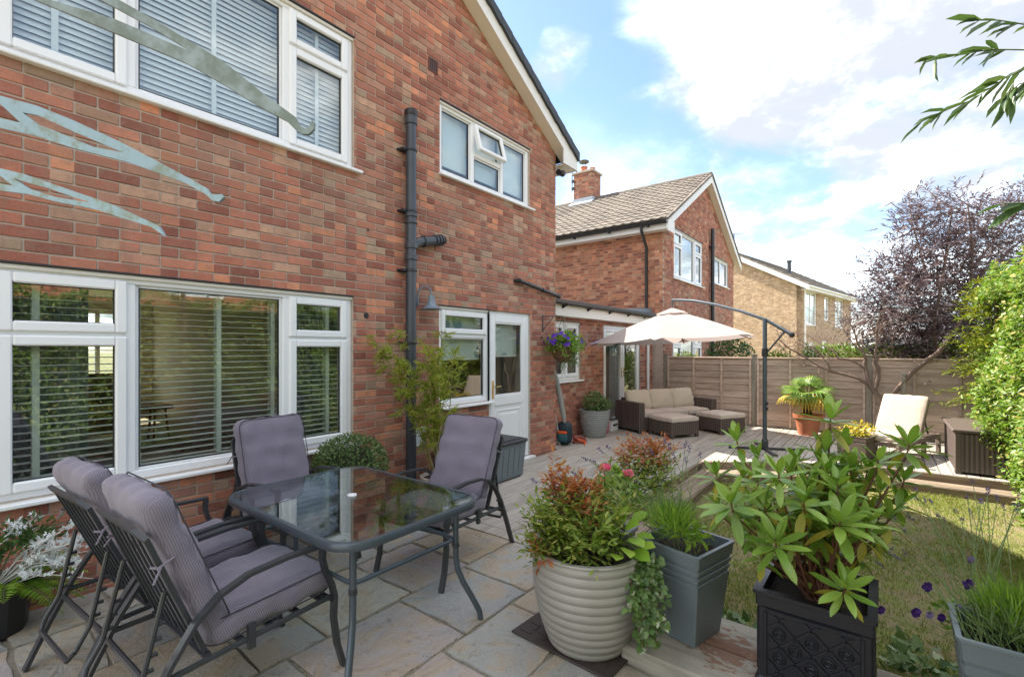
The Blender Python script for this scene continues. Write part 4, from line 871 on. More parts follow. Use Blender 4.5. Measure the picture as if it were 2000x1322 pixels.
MB().lathe([(.022,0),(.026,.004),(.026,.009),(.0,.010)],18,M=Matrix.Translation(((TX0+TX1)/2,(TY0+TY1)/2,TZ-.001))).build('parasol_hole_cap',M_UPVC,t,smooth=True)
ins=.13; RZ=.47
MB().tube([(*p,RZ) for p in rrect(TX0+ins,TX1-ins,TY0+ins,TY1-ins,.05,4)],.0115,10,closed=True).build('stretcher_ring',M_METAL2,t,smooth=True)
for sx in(0,1):
    for sy in(0,1):
        x=TX1-ins if sx else TX0+ins; y=TY1-ins if sy else TY0+ins; dx=1 if sx else -1; dy=1 if sy else -1
        P=[(x,y,TZ-.03),(x,y,.38),(x+dx*.006,y+dy*.006,.30),(x+dx*.03,y+dy*.03,.22),(x+dx*.07,y+dy*.07,.12),(x+dx*.095,y+dy*.095,.05),(x+dx*.10,y+dy*.10,.0)]
        o=MB().tube(P,.0165,12).build('leg',M_METAL2,t,smooth=True)
        MB().tube([(x,y,RZ-.045),(x,y,RZ-.02)],.0195,12).box((x-.008,y-.024,RZ-.04),(x+.008,y+.024,RZ-.028)).build('leg_joint',M_METAL,o)
for sx in(TX0+ins,TX1-ins): MB().tube([(sx,(TY0+TY1)/2,RZ),(sx,(TY0+TY1)/2,TZ-.03)],.012,10).build('strut',M_METAL2,t,smooth=True)
# ================================================================ reclining chairs
def stripemat():
    m=bpy.data.materials.new('striped_cushion'); m.use_nodes=True; nt=m.node_tree; bs=nt.nodes['Principled BSDF']
    tcn=nd(nt,'ShaderNodeTexCoord'); ob=tcn.outputs['Object']; so_=nd(nt,'ShaderNodeSeparateXYZ',{0:ob}); ny=mth(nt,'GREATER_THAN',mth(nt,'ABSOLUTE',nd(nt,'ShaderNodeSeparateXYZ',{0:tcn.outputs['Normal']}).outputs[1]),.75)
    s=mth(nt,'ADD',mth(nt,'MULTIPLY',so_.outputs[1],mth(nt,'SUBTRACT',1.,ny)),mth(nt,'MULTIPLY',mth(nt,'ADD',so_.outputs[0],mth(nt,'MULTIPLY',so_.outputs[2],.35)),ny))
    w=smooth(nt,mth(nt,'SINE',mth(nt,'MULTIPLY',s,2*PI/.0085)),-.3,.5)
    nz=nd(nt,'ShaderNodeTexNoise',{'Vector':ob,'Scale':5.,'Detail':5.}).outputs[0]
    c=mixc(nt,w,(.165,.145,.185),(.235,.207,.255)); c=nd(nt,'ShaderNodeHueSaturation',{'Value':mth(nt,'ADD',.8,mth(nt,'MULTIPLY',nz,.4)),'Color':c}).outputs[0]
    nt.links.new(c,bs.inputs['Base Color']); bs.inputs['Roughness'].default_value=.85; bs.inputs['Sheen Weight'].default_value=.25; bs.inputs['Specular IOR Level'].default_value=.2
    fb=nd(nt,'ShaderNodeTexNoise',{'Vector':ob,'Scale':9.,'Detail':3.}).outputs[0]
    nt.links.new(nd(nt,'ShaderNodeBump',{'Strength':.35,'Distance':.012,'Height':mth(nt,'ADD',mth(nt,'MULTIPLY',w,.08),fb)}).outputs[0],bs.inputs['Normal']); return m
M_CUSH=stripemat(); M_PIPING=mat('dark_piping',(.05,.045,.06),.8)
def chair(label,loc,rz,rec=0.):
    c=thing('reclining_chair',label,'chair',loc,rz,'reclining chairs round the glass table')
    B=dict(parent=c,local=True); w=.285
    # back line in the xz plane
    b0=Vector((-.20,0,.36)); ba=rad(20+rec); bd=Vector((-math.sin(ba),0,math.cos(ba))); bt=b0+bd*.56
    for s in(-1,1):
        y=s*w
        fl=[(.40,y,0),(.365,y,.12),(.345,y,.26),(.35,y,.36),(.335,y,.42),(.30,y,.50),(.285,y,.56),(.29,y,.615)]
        MB().bar(fl,.034,.02,up=(1,0,0)).build('leg',M_METAL,c,local=True)
        ar=[(.30,y,.622),(.12,y,.628),(-.05,y,.615),(-.16,y,.575),(-.25,y,.50),(-.33,y,.38),(-.42,y,.20),(-.51,y,.0)]
        MB().bar(ar,.036,.016,up=(0,0,1)).build('arm',M_METAL,c,local=True)
        MB().tube([(.34,y*.95,.355),(-.2,y*.95,.335),(-.36,y*.97,.33)],.012,8).build('side_rail',M_METAL,c,local=True,smooth=True)
        # notched recline bracket
        P=[b0+bd*.30+Vector((-.02,s*w*.80,0)),Vector((-.40,s*w*.80,.33)),Vector((-.45,s*w*.80,.24))]
        mb=MB().tube(P,.010,8)
        for k in range(4):
            q=P[0].lerp(P[1],.35+k*.17); mb.box((q.x+.002,q.y-.006,q.z-.012),(q.x+.028,q.y+.006,q.z+.002),.002)
        mb.build('recline_bracket',M_METAL,c,local=True)
        MB().box((-.05,s*(w-.008)-.01,.30),(-.02,s*(w-.008)+.01,.40)).build('hinge_plate',M_METAL,c,local=True)
    MB().tube([(-.45,-w*.80,.24),(-.47,-w*.7,.20),(-.47,w*.7,.20),(-.45,w*.80,.24)],.010,8).build('bracket_bar',M_METAL,c,local=True,smooth=True)
    MB().tube([(-.37,-w,.30),(-.37,w,.30)],.012,8).build('rear_rail',M_METAL,c,local=True,smooth=True)
    MB().tube([(.34,-w,.345),(.34,w,.345)],.012,8).build('front_rail',M_METAL,c,local=True,smooth=True)
    yb=.245; loop=[b0+Vector((0,-yb,0)),b0+bd*.5+Vector((0,-yb,0)),bt+bd*-.03+Vector((0,-yb,0)),bt+Vector((-.012,-yb+.04,0)),bt+Vector((-.015,yb-.04,0)),bt+bd*-.03+Vector((0,yb,0)),b0+bd*.5+Vector((0,yb,0)),b0+Vector((0,yb,0))]
    bf=MB().bar(loop,.026,.018,up=(1,0,0)).build('back_frame',M_METAL,c,local=True)
    for k in range(5):
        y=-.16+k*.08; MB().bar([b0+bd*.02+Vector((-.004,y,0)),bt+bd*-.01+Vector((-.006,y,0))],.014,.008,up=(1,0,0)).build('back_slat',M_METAL,bf,local=True)
    for k in range(5): MB().bar([(-.2+k*.125,-w*.95,.352),(-.2+k*.125,w*.95,.352)],.03,.008).build('seat_slat',M_METAL,c,local=True)
    # cushions
    MC=Matrix.Translation((.085,0,.425))@Matrix.Rotation(rad(-3),4,'Y')
    sc=MB().cushion(.56,.53,.115,r=.045,puff=.02,n=12,M=MC,pinch=(),wr=.008,seed=int(loc[0]*100)).build('seat_cushion',M_CUSH,c,local=True,smooth=True,ang=60)
    MB().tube([MC@Vector(p+(.052,)) for p in rrect(-.272,.272,-.258,.258,.06,5)],.0032,6,closed=True).tube([MC@Vector(p+(-.05,)) for p in rrect(-.272,.272,-.258,.258,.06,5)],.0032,6,closed=True).build('piping',M_PIPING,sc,local=True,smooth=True)
    nrm=Vector((math.cos(ba),0,math.sin(ba))); ctr=b0+bd*.32+nrm*.065+Vector((0,0,.03))
    MBk=Matrix.Translation(ctr)@Matrix((( -bd.x,0,nrm.x,0),(0,1,0,0),(-bd.z,0,nrm.z,0),(0,0,0,1)))
    MBk=Matrix.Translation(ctr)@Matrix(((bd.x,0,nrm.x,0),(0,-1,0,0),(bd.z,0,nrm.z,0),(0,0,0,1)))
    bc_=MB().cushion(.64,.52,.105,r=.045,puff=.022,n=14,M=MBk,pinch=(-.42,.02,.50),wr=.007,seed=int(loc[1]*100)).build('back_cushion',M_CUSH,c,local=True,smooth=True,ang=60)
    MB().tube([MBk@Vector(p+(.048,)) for p in rrect(-.312,.312,-.253,.253,.06,5)],.0032,6,closed=True).build('piping',M_PIPING,bc_,local=True,smooth=True)
    for s in(-1,1):
        q=b0+bd*.42+Vector((0,s*.255,0)); MB().tube([q+nrm*.05,q+Vector((-.01,s*.012,-.004)),q-nrm*.03+Vector((0,-s*.01,.01))],.005,6).tube([q+Vector((0,s*.012,0)),q+Vector((-.03,s*.03,-.05))],.004,6).build('tie',M_CUSH,bc_,local=True)
    return c
chair('grey cushioned recliner in the foreground, nearest the camera',(.93,-1.63,.004),rad(2),1)
chair('grey cushioned recliner behind the foreground chair, beside the fern pot',(.90,-.98,.004),rad(4),3)
chair('grey cushioned chair with its back to the big window, facing us',(1.77,-.56,.004),rad(-84),-6)
chair('grey cushioned recliner on the far side of the table, in front of the storage box',(2.47,-1.44,.004),rad(188),4)
# ================================================================ cantilever parasol
def fabric(name,c,tr=.35,rough=.85):
    m=bpy.data.materials.new(name); m.use_nodes=True; nt=m.node_tree; bs=nt.nodes['Principled BSDF']; out=nt.nodes['Material Output']
    bs.inputs['Base Color'].default_value=(*c,1); bs.inputs['Roughness'].default_value=rough; bs.inputs['Sheen Weight'].default_value=.2
    t_=nd(nt,'ShaderNodeBsdfTranslucent',{0:(*c,1)}); nt.links.new(nd(nt,'ShaderNodeMixShader',{0:tr,1:bs.outputs[0],2:t_.outputs[0]}).outputs[0],out.inputs[0]); return m
M_CANOPY=fabric('cream_canopy',(.50,.415,.385)); M_FLAP=fabric('shaded_pocket',(.50,.50,.68),.3)  # the left rib pocket has its bluish shade put into the colour
PB=Vector((8.2,-2.565,0)); par=thing('cantilever_parasol','cream cantilever parasol on a grey side pole beside the corner sofa','parasol',PB)
MB().tube([PB+Vector((0,0,.02)),PB+Vector((0,0,2.02))],.032,14).build('pole',M_METAL2,par,smooth=True)
for a in(0,PI/2,PI,1.5*PI):
    d=Vector((math.cos(a+.45),math.sin(a+.45),0)); MB().bar([PB+d*.03+Vector((0,0,.022)),PB+d*.52+Vector((0,0,.022))],.045,.03).build('base_bar',M_METAL,par)
MB().lathe([(.05,0),(.05,.1),(.036,.14)],16,M=Matrix.Translation(PB+Vector((0,0,.03)))).build('pole_socket',M_METAL,par)
CA=Vector((8.77,-.93,2.27)); arm=[Vector((8.17,-2.93,1.765)),PB+Vector((.0,-.02,2.0)),Vector((8.33,-2.2,2.16)),Vector((8.5,-1.75,2.31)),Vector((8.65,-1.35,2.41)),Vector((8.75,-1.05,2.45)),Vector((8.77,-.93,2.455))]
MB().tube(arm,.024,12).build('arm',M_METAL2,par,smooth=True)
MB().tube([arm[-1],CA+Vector((0,0,-.02))],.014,10).build('hanger',M_METAL2,par,smooth=True)
MB().lathe([(.0,-.04),(.035,-.03),(.042,0),(.035,.03),(.0,.04)],14,M=Matrix.Translation(arm[0])).build('arm_knob',M_PLASTBLK,par,smooth=True)
MB().tube([arm[0].lerp(arm[1],.25),PB+Vector((0,-.03,1.50))],.014,10).build('strut',M_METAL2,par,smooth=True)
MB().lathe([(.045,0),(.045,.12)],14,M=Matrix.Translation(PB+Vector((0,0,1.44)))).build('sliding_collar',M_PLASTBLK,par)
MB().box((8.14,-2.62,.62),(8.17,-2.58,.66)).box((8.14,-2.62,.70),(8.17,-2.58,.74)).build('crank_bolts',M_PLASTBLK,par)
R_=1.5; ring=[]
tilt=lambda y:-.055*(y+.93)
for k in range(6):
    a=rad(190+60*k); p=Vector((CA.x+R_*math.cos(a),CA.y+R_*math.sin(a),0)); p.z=1.72+tilt(p.y); ring.append(p)
def canopy(top,r0,r1,nm):
    mb=MB(); n=6; m=7; V=[]
    for i in range(m+1):
        f=r0+(r1-r0)*i/m
        for k in range(6):
            for j in range(6):
                q=ring[k].lerp(ring[(k+1)%6],j/6); p=top.lerp(q,f); sag=-.05*math.sin(PI*j/6)*f*(1-.3*f)+.02*math.sin(PI*f); pull=1-.03*math.sin(PI*j/6)*f
                V.append((CA.x+(p.x-CA.x)*pull,CA.y+(p.y-CA.y)*pull,p.z+sag))
    mb.add(V,[(i*36+k,i*36+(k+1)%36,(i+1)*36+(k+1)%36,(i+1)*36+k) for i in range(m) for k in range(36)])
    return mb.build(nm,M_CANOPY,par,smooth=True,ang=25)
cnp=canopy(CA,.13,1.,'canopy'); vent=canopy(CA+Vector((0,0,.045)),.0,.2,'vent_cap')
for k in range(6):
    MB().bar([CA+Vector((0,0,-.06)),ring[k]+Vector((0,0,-.035))],.02,.014).build('rib',M_METAL2,par)
    a,b,c=ring[k],ring[k].lerp(ring[(k+1)%6],.10),ring[k].lerp(ring[k-1],.10); d=ring[k].lerp(CA,.10)
    MB().add([a+Vector((0,0,-.004))+(a-CA)*.07,b+Vector((0,0,.006)),d+Vector((0,0,.008)),c+Vector((0,0,.006))],[(0,1,2),(0,2,3)]).build('rib_pocket',M_FLAP if k==5 else M_CANOPY,cnp)
# ================================================================ corner sofa set
def wicker():
    m=bpy.data.materials.new('brown_wicker'); m.use_nodes=True; nt=m.node_tree; bs=nt.nodes['Principled BSDF']
    ob=nd(nt,'ShaderNodeTexCoord').outputs['Object']; s=nd(nt,'ShaderNodeSeparateXYZ',{0:ob})
    hs=mth(nt,'ADD',s.outputs[0],s.outputs[1])
    w=mth(nt,'MULTIPLY',mth(nt,'SINE',mth(nt,'MULTIPLY',hs,2*PI/.045)),mth(nt,'ADD',1.,mth(nt,'MULTIPLY',mth(nt,'SINE',mth(nt,'MULTIPLY',s.outputs[2],2*PI/.02)),.3)))
    bs.inputs['Base Color'].default_value=(.105,.078,.068,1); bs.inputs['Roughness'].default_value=.6
    nt.links.new(mixc(nt,smooth(nt,w,-1,.4),(.05,.037,.032),(.12,.09,.078)),bs.inputs['Base Color'])
    nt.links.new(nd(nt,'ShaderNodeBump',{'Strength':.7,'Distance':.006,'Height':w}).outputs[0],bs.inputs['Normal']); return m
M_WICK=wicker(); M_BEIGE=mat('beige_cushion',(.56,.47,.40),.9,noise=(6,.08),bump=(9,.3,.02),sheen=.2); M_BEIGE2=mat('sand_cushion',(.60,.52,.42),.9,noise=(6,.08),bump=(9,.3,.02),sheen=.2)
M_BEIGE3=mat('shaded_beige_cushion',(.42,.34,.275),.9,noise=(6,.08),bump=(9,.3,.02)); sa=rad(-28)  # darker copy of the beige for the lounger, tree shade put into the colour
s=thing('garden_sofa','brown rattan-effect three seat sofa with beige cushions against the extension','sofa',(8.29,-.5,.002),sa)
def wick(nm,par_,x0,x1,y0,y1,h,foot=.05):
    mb=MB().box((x0,y0,foot),(x1,y1,h),.012)
    for a in(x0+.001,x1-.061):
        for b in(y0+.001,y1-.061): mb.box((a,b,0),(a+.06,b+.06,foot+.01),.004)
    return mb.build(nm,M_WICK,par_,local=True)
wick('arm',s,0,.13,0,.74,.56); wick('arm',s,1.79,1.92,0,.74,.56); wick('base',s,.135,1.785,.03,.62,.27); MB().box((.135,.63,.05),(1.785,.74,.60),.012).build('backrest',M_WICK,s,local=True)
for k in range(3):
    MB().cushion(.545,.56,.11,r=.035,puff=.012,n=8,M=Matrix.Translation((.41+k*.55,.32,.328)),seed=k).build('seat_cushion',M_BEIGE,s,local=True,smooth=True,ang=60)
    MB().cushion(.56,.40,.15,r=.06,puff=.05,n=8,M=Matrix.Translation((.41+k*.55,.54,.555))@Matrix.Rotation(rad(72),4,'X'),seed=k+5,wr=.008).build('back_cushion',M_BEIGE2,s,local=True,smooth=True,ang=60)
for k,(p,lb) in enumerate((((8.16,-1.14),'brown rattan-effect footstool with beige pad in front of the sofa, nearer us'),((9.10,-1.70),'brown rattan-effect footstool with beige pad at the right end of the sofa'))):
    o=thing('footstool',lb,'footstool',(p[0],p[1],.002),sa,'rattan footstools'); wick('base',o,0,.62,0,.60,.27); MB().cushion(.63,.61,.095,r=.03,puff=.012,n=8,M=Matrix.Translation((.31,.30,.318)),seed=k+20).build('cushion',M_BEIGE,o,local=True,smooth=True,ang=60)
# ================================================================ sun lounger
l=thing('sun_lounger','brown sun lounger with raised beige cushioned back in front of the fence','lounger',(8.95,-4.13,.002),rad(-20))
M_TAUPE=mat('taupe_plastic',(.20,.155,.125),.55)
for y in(-.3,.3): MB().box((-.75,y-.025,.22),(.75,y+.025,.29),.008).build('side_rail',M_TAUPE,l,local=True)
for x in(-.72,.15,.72):
    MB().box((x-.025,-.276,.225),(x+.025,.276,.28)).build('cross_rail',M_TAUPE,l,local=True)
    for y in(-.3,.3): MB().box((x-.03,y-.026,0),(x+.03,y+.026,.219),.006).build('leg',M_TAUPE,l,local=True)
MB().cushion(.82,.56,.07,r=.03,puff=.008,n=8,M=Matrix.Translation((-.36,0,.33))).build('seat_cushion',M_BEIGE3,l,local=True,smooth=True,ang=60)
bk=Matrix.Translation((.27,0,.57))@Matrix.Rotation(rad(-58),4,'Y')
MB().cushion(.66,.56,.07,r=.03,puff=.012,n=8,M=bk).build('back_cushion',M_BEIGE3,l,local=True,smooth=True,ang=60)
MB().box((-.32,-.28,-.06),(.32,.28,-.036),.006,M=bk).build('back_panel',M_TAUPE,l,local=True)
MB().tube([(.36,-.22,.62),(.58,-.22,.29)],.012,8).tube([(.36,.22,.62),(.58,.22,.29)],.012,8).build('back_strut',M_METAL,l,local=True)
# ================================================================ storage boxes
M_BOXG=mat('blue_grey_plastic',(.155,.185,.205),.5,noise=(10,.06)); M_LID=mat('charcoal_lid',(.035,.036,.042),.5,noise=(30,.12),bump=(120,.2,.003))
b=thing('storage_box','blue grey plastic storage box with charcoal lid below the back door','storage box',(4.19,-.30,.002))
X0,X1,Y0,Y1=-.53,.53,-.245,.25
body=MB().add([(X0+.03,Y0+.03,.02),(X1-.03,Y0+.03,.02),(X1-.03,Y1,.02),(X0+.03,Y1,.02),(X0,Y0,.42),(X1,Y0,.42),(X1,Y1,.42),(X0,Y1,.42)],[(0,3,2,1),(0,1,5,4),(1,2,6,5),(2,3,7,6),(3,0,4,7),(4,5,6,7)]).build('body',M_BOXG,b,local=True)
for k in range(9):
    x=X0+.09+k*.107; MB().add([(x*.95,Y0+.022,.05),(x*.95+.085,Y0+.022,.05),(x*.98+.09,Y0-.006,.38),(x*.98,Y0-.006,.38),(x*.95,Y0+.035,.05),(x*.95+.085,Y0+.035,.05),(x*.98+.09,Y0+.008,.38),(x*.98,Y0+.008,.38)],[(0,1,2,3),(0,4,5,1),(1,5,6,2),(2,6,7,3),(3,7,4,0)]).build('front_panel',M_BOXG,body,local=True)
MB().box((X0+.006,-.11,.28),(X0+.03,.11,.36),.01,M=Matrix.Translation((-.004,0,0))).build('side_handle',M_LID,body,local=True)
for x in(X0+.05,X1-.09):
    for y in(Y0+.05,Y1-.08): MB().box((x,y,0),(x+.05,y+.05,.025)).build('foot',M_PLASTBLK,b,local=True)
MB().box((X0-.02,Y0-.02,.421),(X1+.02,Y1+.01,.462),.012).box((X0+.03,Y0+.03,.46),(X1-.03,Y1-.03,.474),.008).build('lid',M_LID,b,local=True)
b=thing('storage_box','brown rattan-effect storage box on the deck beside the hedge','storage box',(8.70,-5.05,.002))
M_WICK2=mat('brown_panel_plastic',(.10,.075,.062),.55,noise=(20,.08))
MB().box((-.62,-.33,.03),(.62,.33,.50)).build('body',M_WICK,b,local=True)
for x in(-.63,.57):
    for y in(-.34,.28): MB().box((x,y,0),(x+.06,y+.06,.515),.008).build('corner_post',M_WICK2,b,local=True)
MB().box((-.66,-.37,.517),(.66,.37,.56),.012).build('lid',M_WICK2,b,local=True)
# ================================================================ pots and planters
M_STONEPOT=mat('taupe_glazed_pot',(.33,.31,.27),.42,noise=(3.5,.2),bump=(25,.12)); M_GREYPOT=mat('grey_ringed_pot',(.26,.27,.26),.55,noise=(5,.12))
def ringpot(label,loc,r0,r1,h,n,m_,belly=.04):
    t=thing('ringed_pot',label,'plant pot',loc); pr=[]
    for i in range(n*6+1):
        u=i/(n*6); z=u*h; r=r0+(r1-r0)*u**.75+belly*math.sin(PI*u)*.6; r+=.0075*abs(math.sin(PI*u*n))*(1 if u<.97 else 0); pr.append((r,z))
    pr+= [(r1+.008,h+.006),(r1+.004,h+.014),(r1-.018,h+.014),(r1-.024,h+.004),(r1-.03,h-.07),(.001,h-.071)]
    MB().lathe(pr,56,cap=False).lathe([(r0,0),(.001,.001)],56,cap=False).build('pot',m_,t,local=True,smooth=True,ang=50)
    MB().lathe([(r1-.034,h-.045),(.001,h-.03)],28,cap=False).build('soil',M_SOIL,t,local=True); return t
BP=onZ(1148,1250,0.); BP=Vector((BP.x,BP.y,.012)); ringpot('large taupe ringed pot planted with red tipped nandina in the foreground',BP,.195,.288,.49,11,M_STONEPOT)
RP=Vector((7.62,.06,.002)); ringpot('grey ringed pot with a small shrub against the extension wall',RP,.17,.27,.46,12,M_GREYPOT,.02)
# drain cover under the big pot
dc=thing('drain_cover','brown ribbed drain cover plate under the large ringed pot','drain cover',(2.28,-2.70,.004),rad(-3))
MB().box((-.24,-.30,0),(.24,.30,.010),.003).build('plate',mat('brown_iron',(.05,.035,.03),.6,noise=(20,.3)),dc,local=True)
for i in range(9):
    for j in range(6): 
        a=(i+j)%2; MB().box((-.20+i*.045,-.25+j*.09,.010),(-.20+i*.045+(.012 if a else .036),-.25+j*.09+(.07 if a else .016),.0135)).build('tread_bar',MATS['brown_iron'],dc,local=True)
# sleepers along the patio edge
M_SLEEP=woodmat('sleeper_wood',(.42,.38,.31),(.30,.26,.205),axis=1,rand=.08)
def rust(m):
    nt=m.node_tree; bs=nt.nodes['Principled BSDF']; c=bs.inputs['Base Color'].links[0].from_socket; P=nd(nt,'ShaderNodeNewGeometry').outputs['Position']
    n_=nd(nt,'ShaderNodeTexNoise',{'Vector':nd(nt,'ShaderNodeMapping',{0:P,3:(20,9,9)}).outputs[0],'Scale':1.6,'Detail':5.,'Roughness':.65}).outputs[0]
    d=nd(nt,'ShaderNodeVectorMath',{0:P,1:(2.50,-3.38,.08)},operation='DISTANCE').outputs['Value']
    f=mth(nt,'MULTIPLY',smooth(nt,mth(nt,'SUBTRACT',n_,mth(nt,'MULTIPLY',d,1.5)),.27,.34),.7)
    nt.links.new(mixc(nt,f,c,(.22,.075,.025)),bs.inputs['Base Color'])
rust(M_SLEEP)
for i,(x0,x1) in enumerate(((2.215,2.495),(2.505,2.785))):
    o=MB().box((x0,-5.4,LAWN-.02),(x1,-2.955-.01*i,.075+.003*i),.012).build('timber_sleeper',M_SLEEP)
    tag(o,('weathered timber sleeper bordering the paving, on the patio side','weathered timber sleeper bordering the paving, on the lawn side')[i],'sleeper','timber sleepers')
# tall square grey planter
M_ZINC=mat('grey_planter_metal',(.17,.20,.215),.42,metal=.15,noise=(7,.14),bump=(30,.06))
def sqplanter(label,loc,rz,w0,w1,h,grooves,m_):
    t=thing('square_planter',label,'planter',loc,rz); lv=[]; f=lambda z:w0+(w1-w0)*z/h; zs=[0]
    for g in grooves: zs+= [g-.012,g-.008,g+.004,g+.008]
    zs.append(h)
    for i,z in enumerate(zs):
        gd=any(abs(z-(g-.008))<1e-6 or abs(z-(g+.004))<1e-6 for g in grooves); lv.append((f(z)-(.007 if gd else 0),z))
    lv+=[(w1+.004,h+.002),(w1+.004,h+.012),(w1-.014,h+.012),(w1-.018,h-.06)]
    MB().sq(lv).build('planter_box',m_,t,local=True); MB().sq([(w1-.02,h-.055),(w1-.02,h-.05)]).build('soil',M_SOIL,t,local=True); return t
SQP=Vector((2.55,-3.17,.079)); sqplanter('tall tapered grey square planter with three grooves, standing on the sleepers',SQP,rad(-14),.125,.175,.46,(.33,.365,.40),M_ZINC)
RPL=Vector((2.545,-4.365,.079)); sqplanter('grey square planter of lavender and pansies at the lower right',RPL,rad(0),.11,.155,.40,(.17,.22,.27,.32),M_ZINC)
# black lattice planter
BLP=Vector((2.52,-3.76,.079)); bw=.205; bh_=.42
t=thing('lattice_planter','black square planter with raised diamond lattice sides holding the rhododendron','planter',BLP)
M_BLK=mat('black_planter_plastic',(.014,.014,.019),.36,noise=(6,.2))
MB().sq([(bw+.008,0),(bw+.008,.035),(bw-.004,.045),(bw-.004,bh_-.075),(bw+.004,bh_-.065),(bw+.004,bh_-.02),(bw+.014,bh_-.015),(bw+.014,bh_),(bw-.02,bh_),(bw-.024,bh_-.07)],ch=.03).build('planter_box',M_BLK,t,local=True)
MB().sq([(bw-.026,bh_-.06),(bw-.026,bh_-.055)]).build('soil',M_SOIL,t,local=True)
mb=MB(); L=.165; z0,z1=.06,bh_-.09; zc=(z0+z1)/2; hz=(z1-z0)/2
for (a,b_,c_,d_) in((-L-.012,-L,z0-.0,z1),(L,L+.012,z0,z1),(-L,L,z0-.012,z0),(-L,L,z1,z1+.012)): mb.box((a,-.006,c_),(b_,.004,d_),.002)
st=.118
for k in range(-7,8):
    for sg in(1,-1):
        pts=[]
        for tt in np.linspace(-1,1,81):
            x=tt*.5; z=zc+sg*(x-k*st)*.92
            if -L<=x<=L and z0<=z<=z1: pts.append((x,-.001,z))
        if len(pts)>2: mb.bar([pts[0],pts[-1]],.008,.007,up=(0,1,0))
for i in range(-4,5):
    for j in range(-5,6):
        x=(i+j)*st/2; z=zc+(i-j)*st*.92/2+st*.46
        if abs(x)<L-.03 and z0+.03<z<z1-.03:
            mb.tube([(x+.024*math.cos(a),-.002,z+.024*math.sin(a)) for a in np.linspace(0,2*PI,11)[:-1]],.003,4,closed=True); mb.tube([(x+.012*math.cos(a),-.002,z+.012*math.sin(a)) for a in np.linspace(0,2*PI,9)[:-1]],.0025,4,closed=True)
lme=mb.mesh('lattice_panel',M_BLK)
for k in range(4): inst(lme,'lattice_panel',t,(bw*math.sin(k*PI/2)*-1*-1*.995,-bw*math.cos(k*PI/2)*.995,0),(0,0,k*PI/2))
# black plastic pot bottom left
KP=Vector((.31,-.16,.002)); t=thing('black_pot','black plastic pot of fern and silver ragwort under the big window','plant pot',KP)
MB().lathe([(.135,0),(.14,.01),(.165,.24),(.18,.245),(.18,.275),(.17,.278),(.16,.22),(.001,.215)],10,cap=False).lathe([(.135,0),(.001,0)],10,cap=False).build('pot',M_PLASTBLK,t,local=True); MB().lathe([(.159,.235),(.001,.245)],16,cap=False).build('soil',M_SOIL,t,local=True)
# terracotta pot for the palm, cream pot for bamboo, box planter
TP_=Vector((10.12,-2.93,.002)); t=thing('terracotta_pot','terracotta pot holding the fan palm by the fence','plant pot',TP_)
MB().lathe([(.15,0),(.155,.01),(.205,.30),(.235,.305),(.24,.37),(.225,.375),(.205,.31),(.001,.30)],36,cap=False).lathe([(.15,0),(.001,0)],36,cap=False).build('pot',M_TERRA,t,local=True,smooth=True,ang=30); MB().lathe([(.208,.325),(.001,.335)],20,cap=False).build('soil',M_SOIL,t,local=True)
BMP=Vector((3.38,-.42,.002)); t=thing('cream_pot','round pale rimmed pot of bamboo beside the soil pipe','plant pot',BMP)
MB().lathe([(.12,0),(.125,.01),(.165,.22),(.185,.225),(.19,.265),(.178,.27),(.165,.22),(.001,.21)],32,cap=False).lathe([(.12,0),(.001,0)],32,cap=False).build('pot',mat('pinkish_cream_pot',(.50,.42,.37),.6,noise=(6,.12)),t,local=True,smooth=True,ang=30); MB().lathe([(.166,.235),(.001,.245)],20,cap=False).build('soil',M_SOIL,t,local=True)
BXP=Vector((2.42,-.33,.002)); t=thing('box_pot','low dark pot of the clipped box bush under the window','plant pot',BXP)
MB().lathe([(.13,0),(.17,.20),(.18,.205),(.18,.23),(.168,.23),(.16,.19),(.001,.185)],24,cap=False).lathe([(.13,0),(.001,0)],24,cap=False).build('pot',M_PLASTBLK,t,local=True,smooth=True,ang=30); MB().lathe([(.159,.2),(.001,.205)],16,cap=False).build('soil',M_SOIL,t,local=True)
YP=Vector((8.22,-3.72,.002)); sqplanter('dark brown cube planter of yellow foliage at the deck edge',YP,rad(-20),.17,.19,.34,(.06,.28),MATS['brown_panel_plastic'])
# ================================================================ wall lamp
M_LAMP=mat('blue_grey_enamel',(.16,.205,.25),.35,noise=(12,.1)); LX=3.50
lp=thing('wall_lamp','blue grey swan neck wall lantern beside the soil pipe','lamp',(LX,0,2.1))
MB().lathe([(.055,0),(.055,.012),(.04,.02),(.0,.021)],20,M=Matrix.Translation((LX-.08,-.0,2.07))@Matrix.Rotation(PI/2,4,'X')).build('wall_plate',M_LAMP,lp,smooth=True,ang=30)
nk=[(LX-.08,-.02,2.02),(LX-.08,-.05,2.02),(LX-.08,-.055,2.06),(LX-.08,-.055,2.14),(LX-.066,-.065,2.19),(LX-.035,-.085,2.225),(LX-.0,-.11,2.225),(LX+.03,-.13,2.195),(LX+.04,-.135,2.15),(LX+.04,-.135,2.11)]
MB().tube(nk,.009,10).build('swan_neck',M_LAMP,lp,smooth=True)
MB().lathe([(.028,.145),(.036,.125),(.036,.09),(.044,.075),(.05,.05),(.075,.02),(.115,.0),(.112,-.004),(.07,.014),(.044,.045),(.0,.05)],28,M=Matrix.Translation((LX+.04,-.135,1.985)),cap=False).build('shade',M_LAMP,lp,smooth=True,ang=40)
MB().lathe([(.055,.015),(.06,-.01),(.052,-.045),(.03,-.065),(.0,-.07)],20,M=Matrix.Translation((LX+.04,-.135,1.985)),cap=False).build('glass_bowl',glassmat('lamp_glass',(.95,.95,.93),1.45,.02),lp,smooth=True)
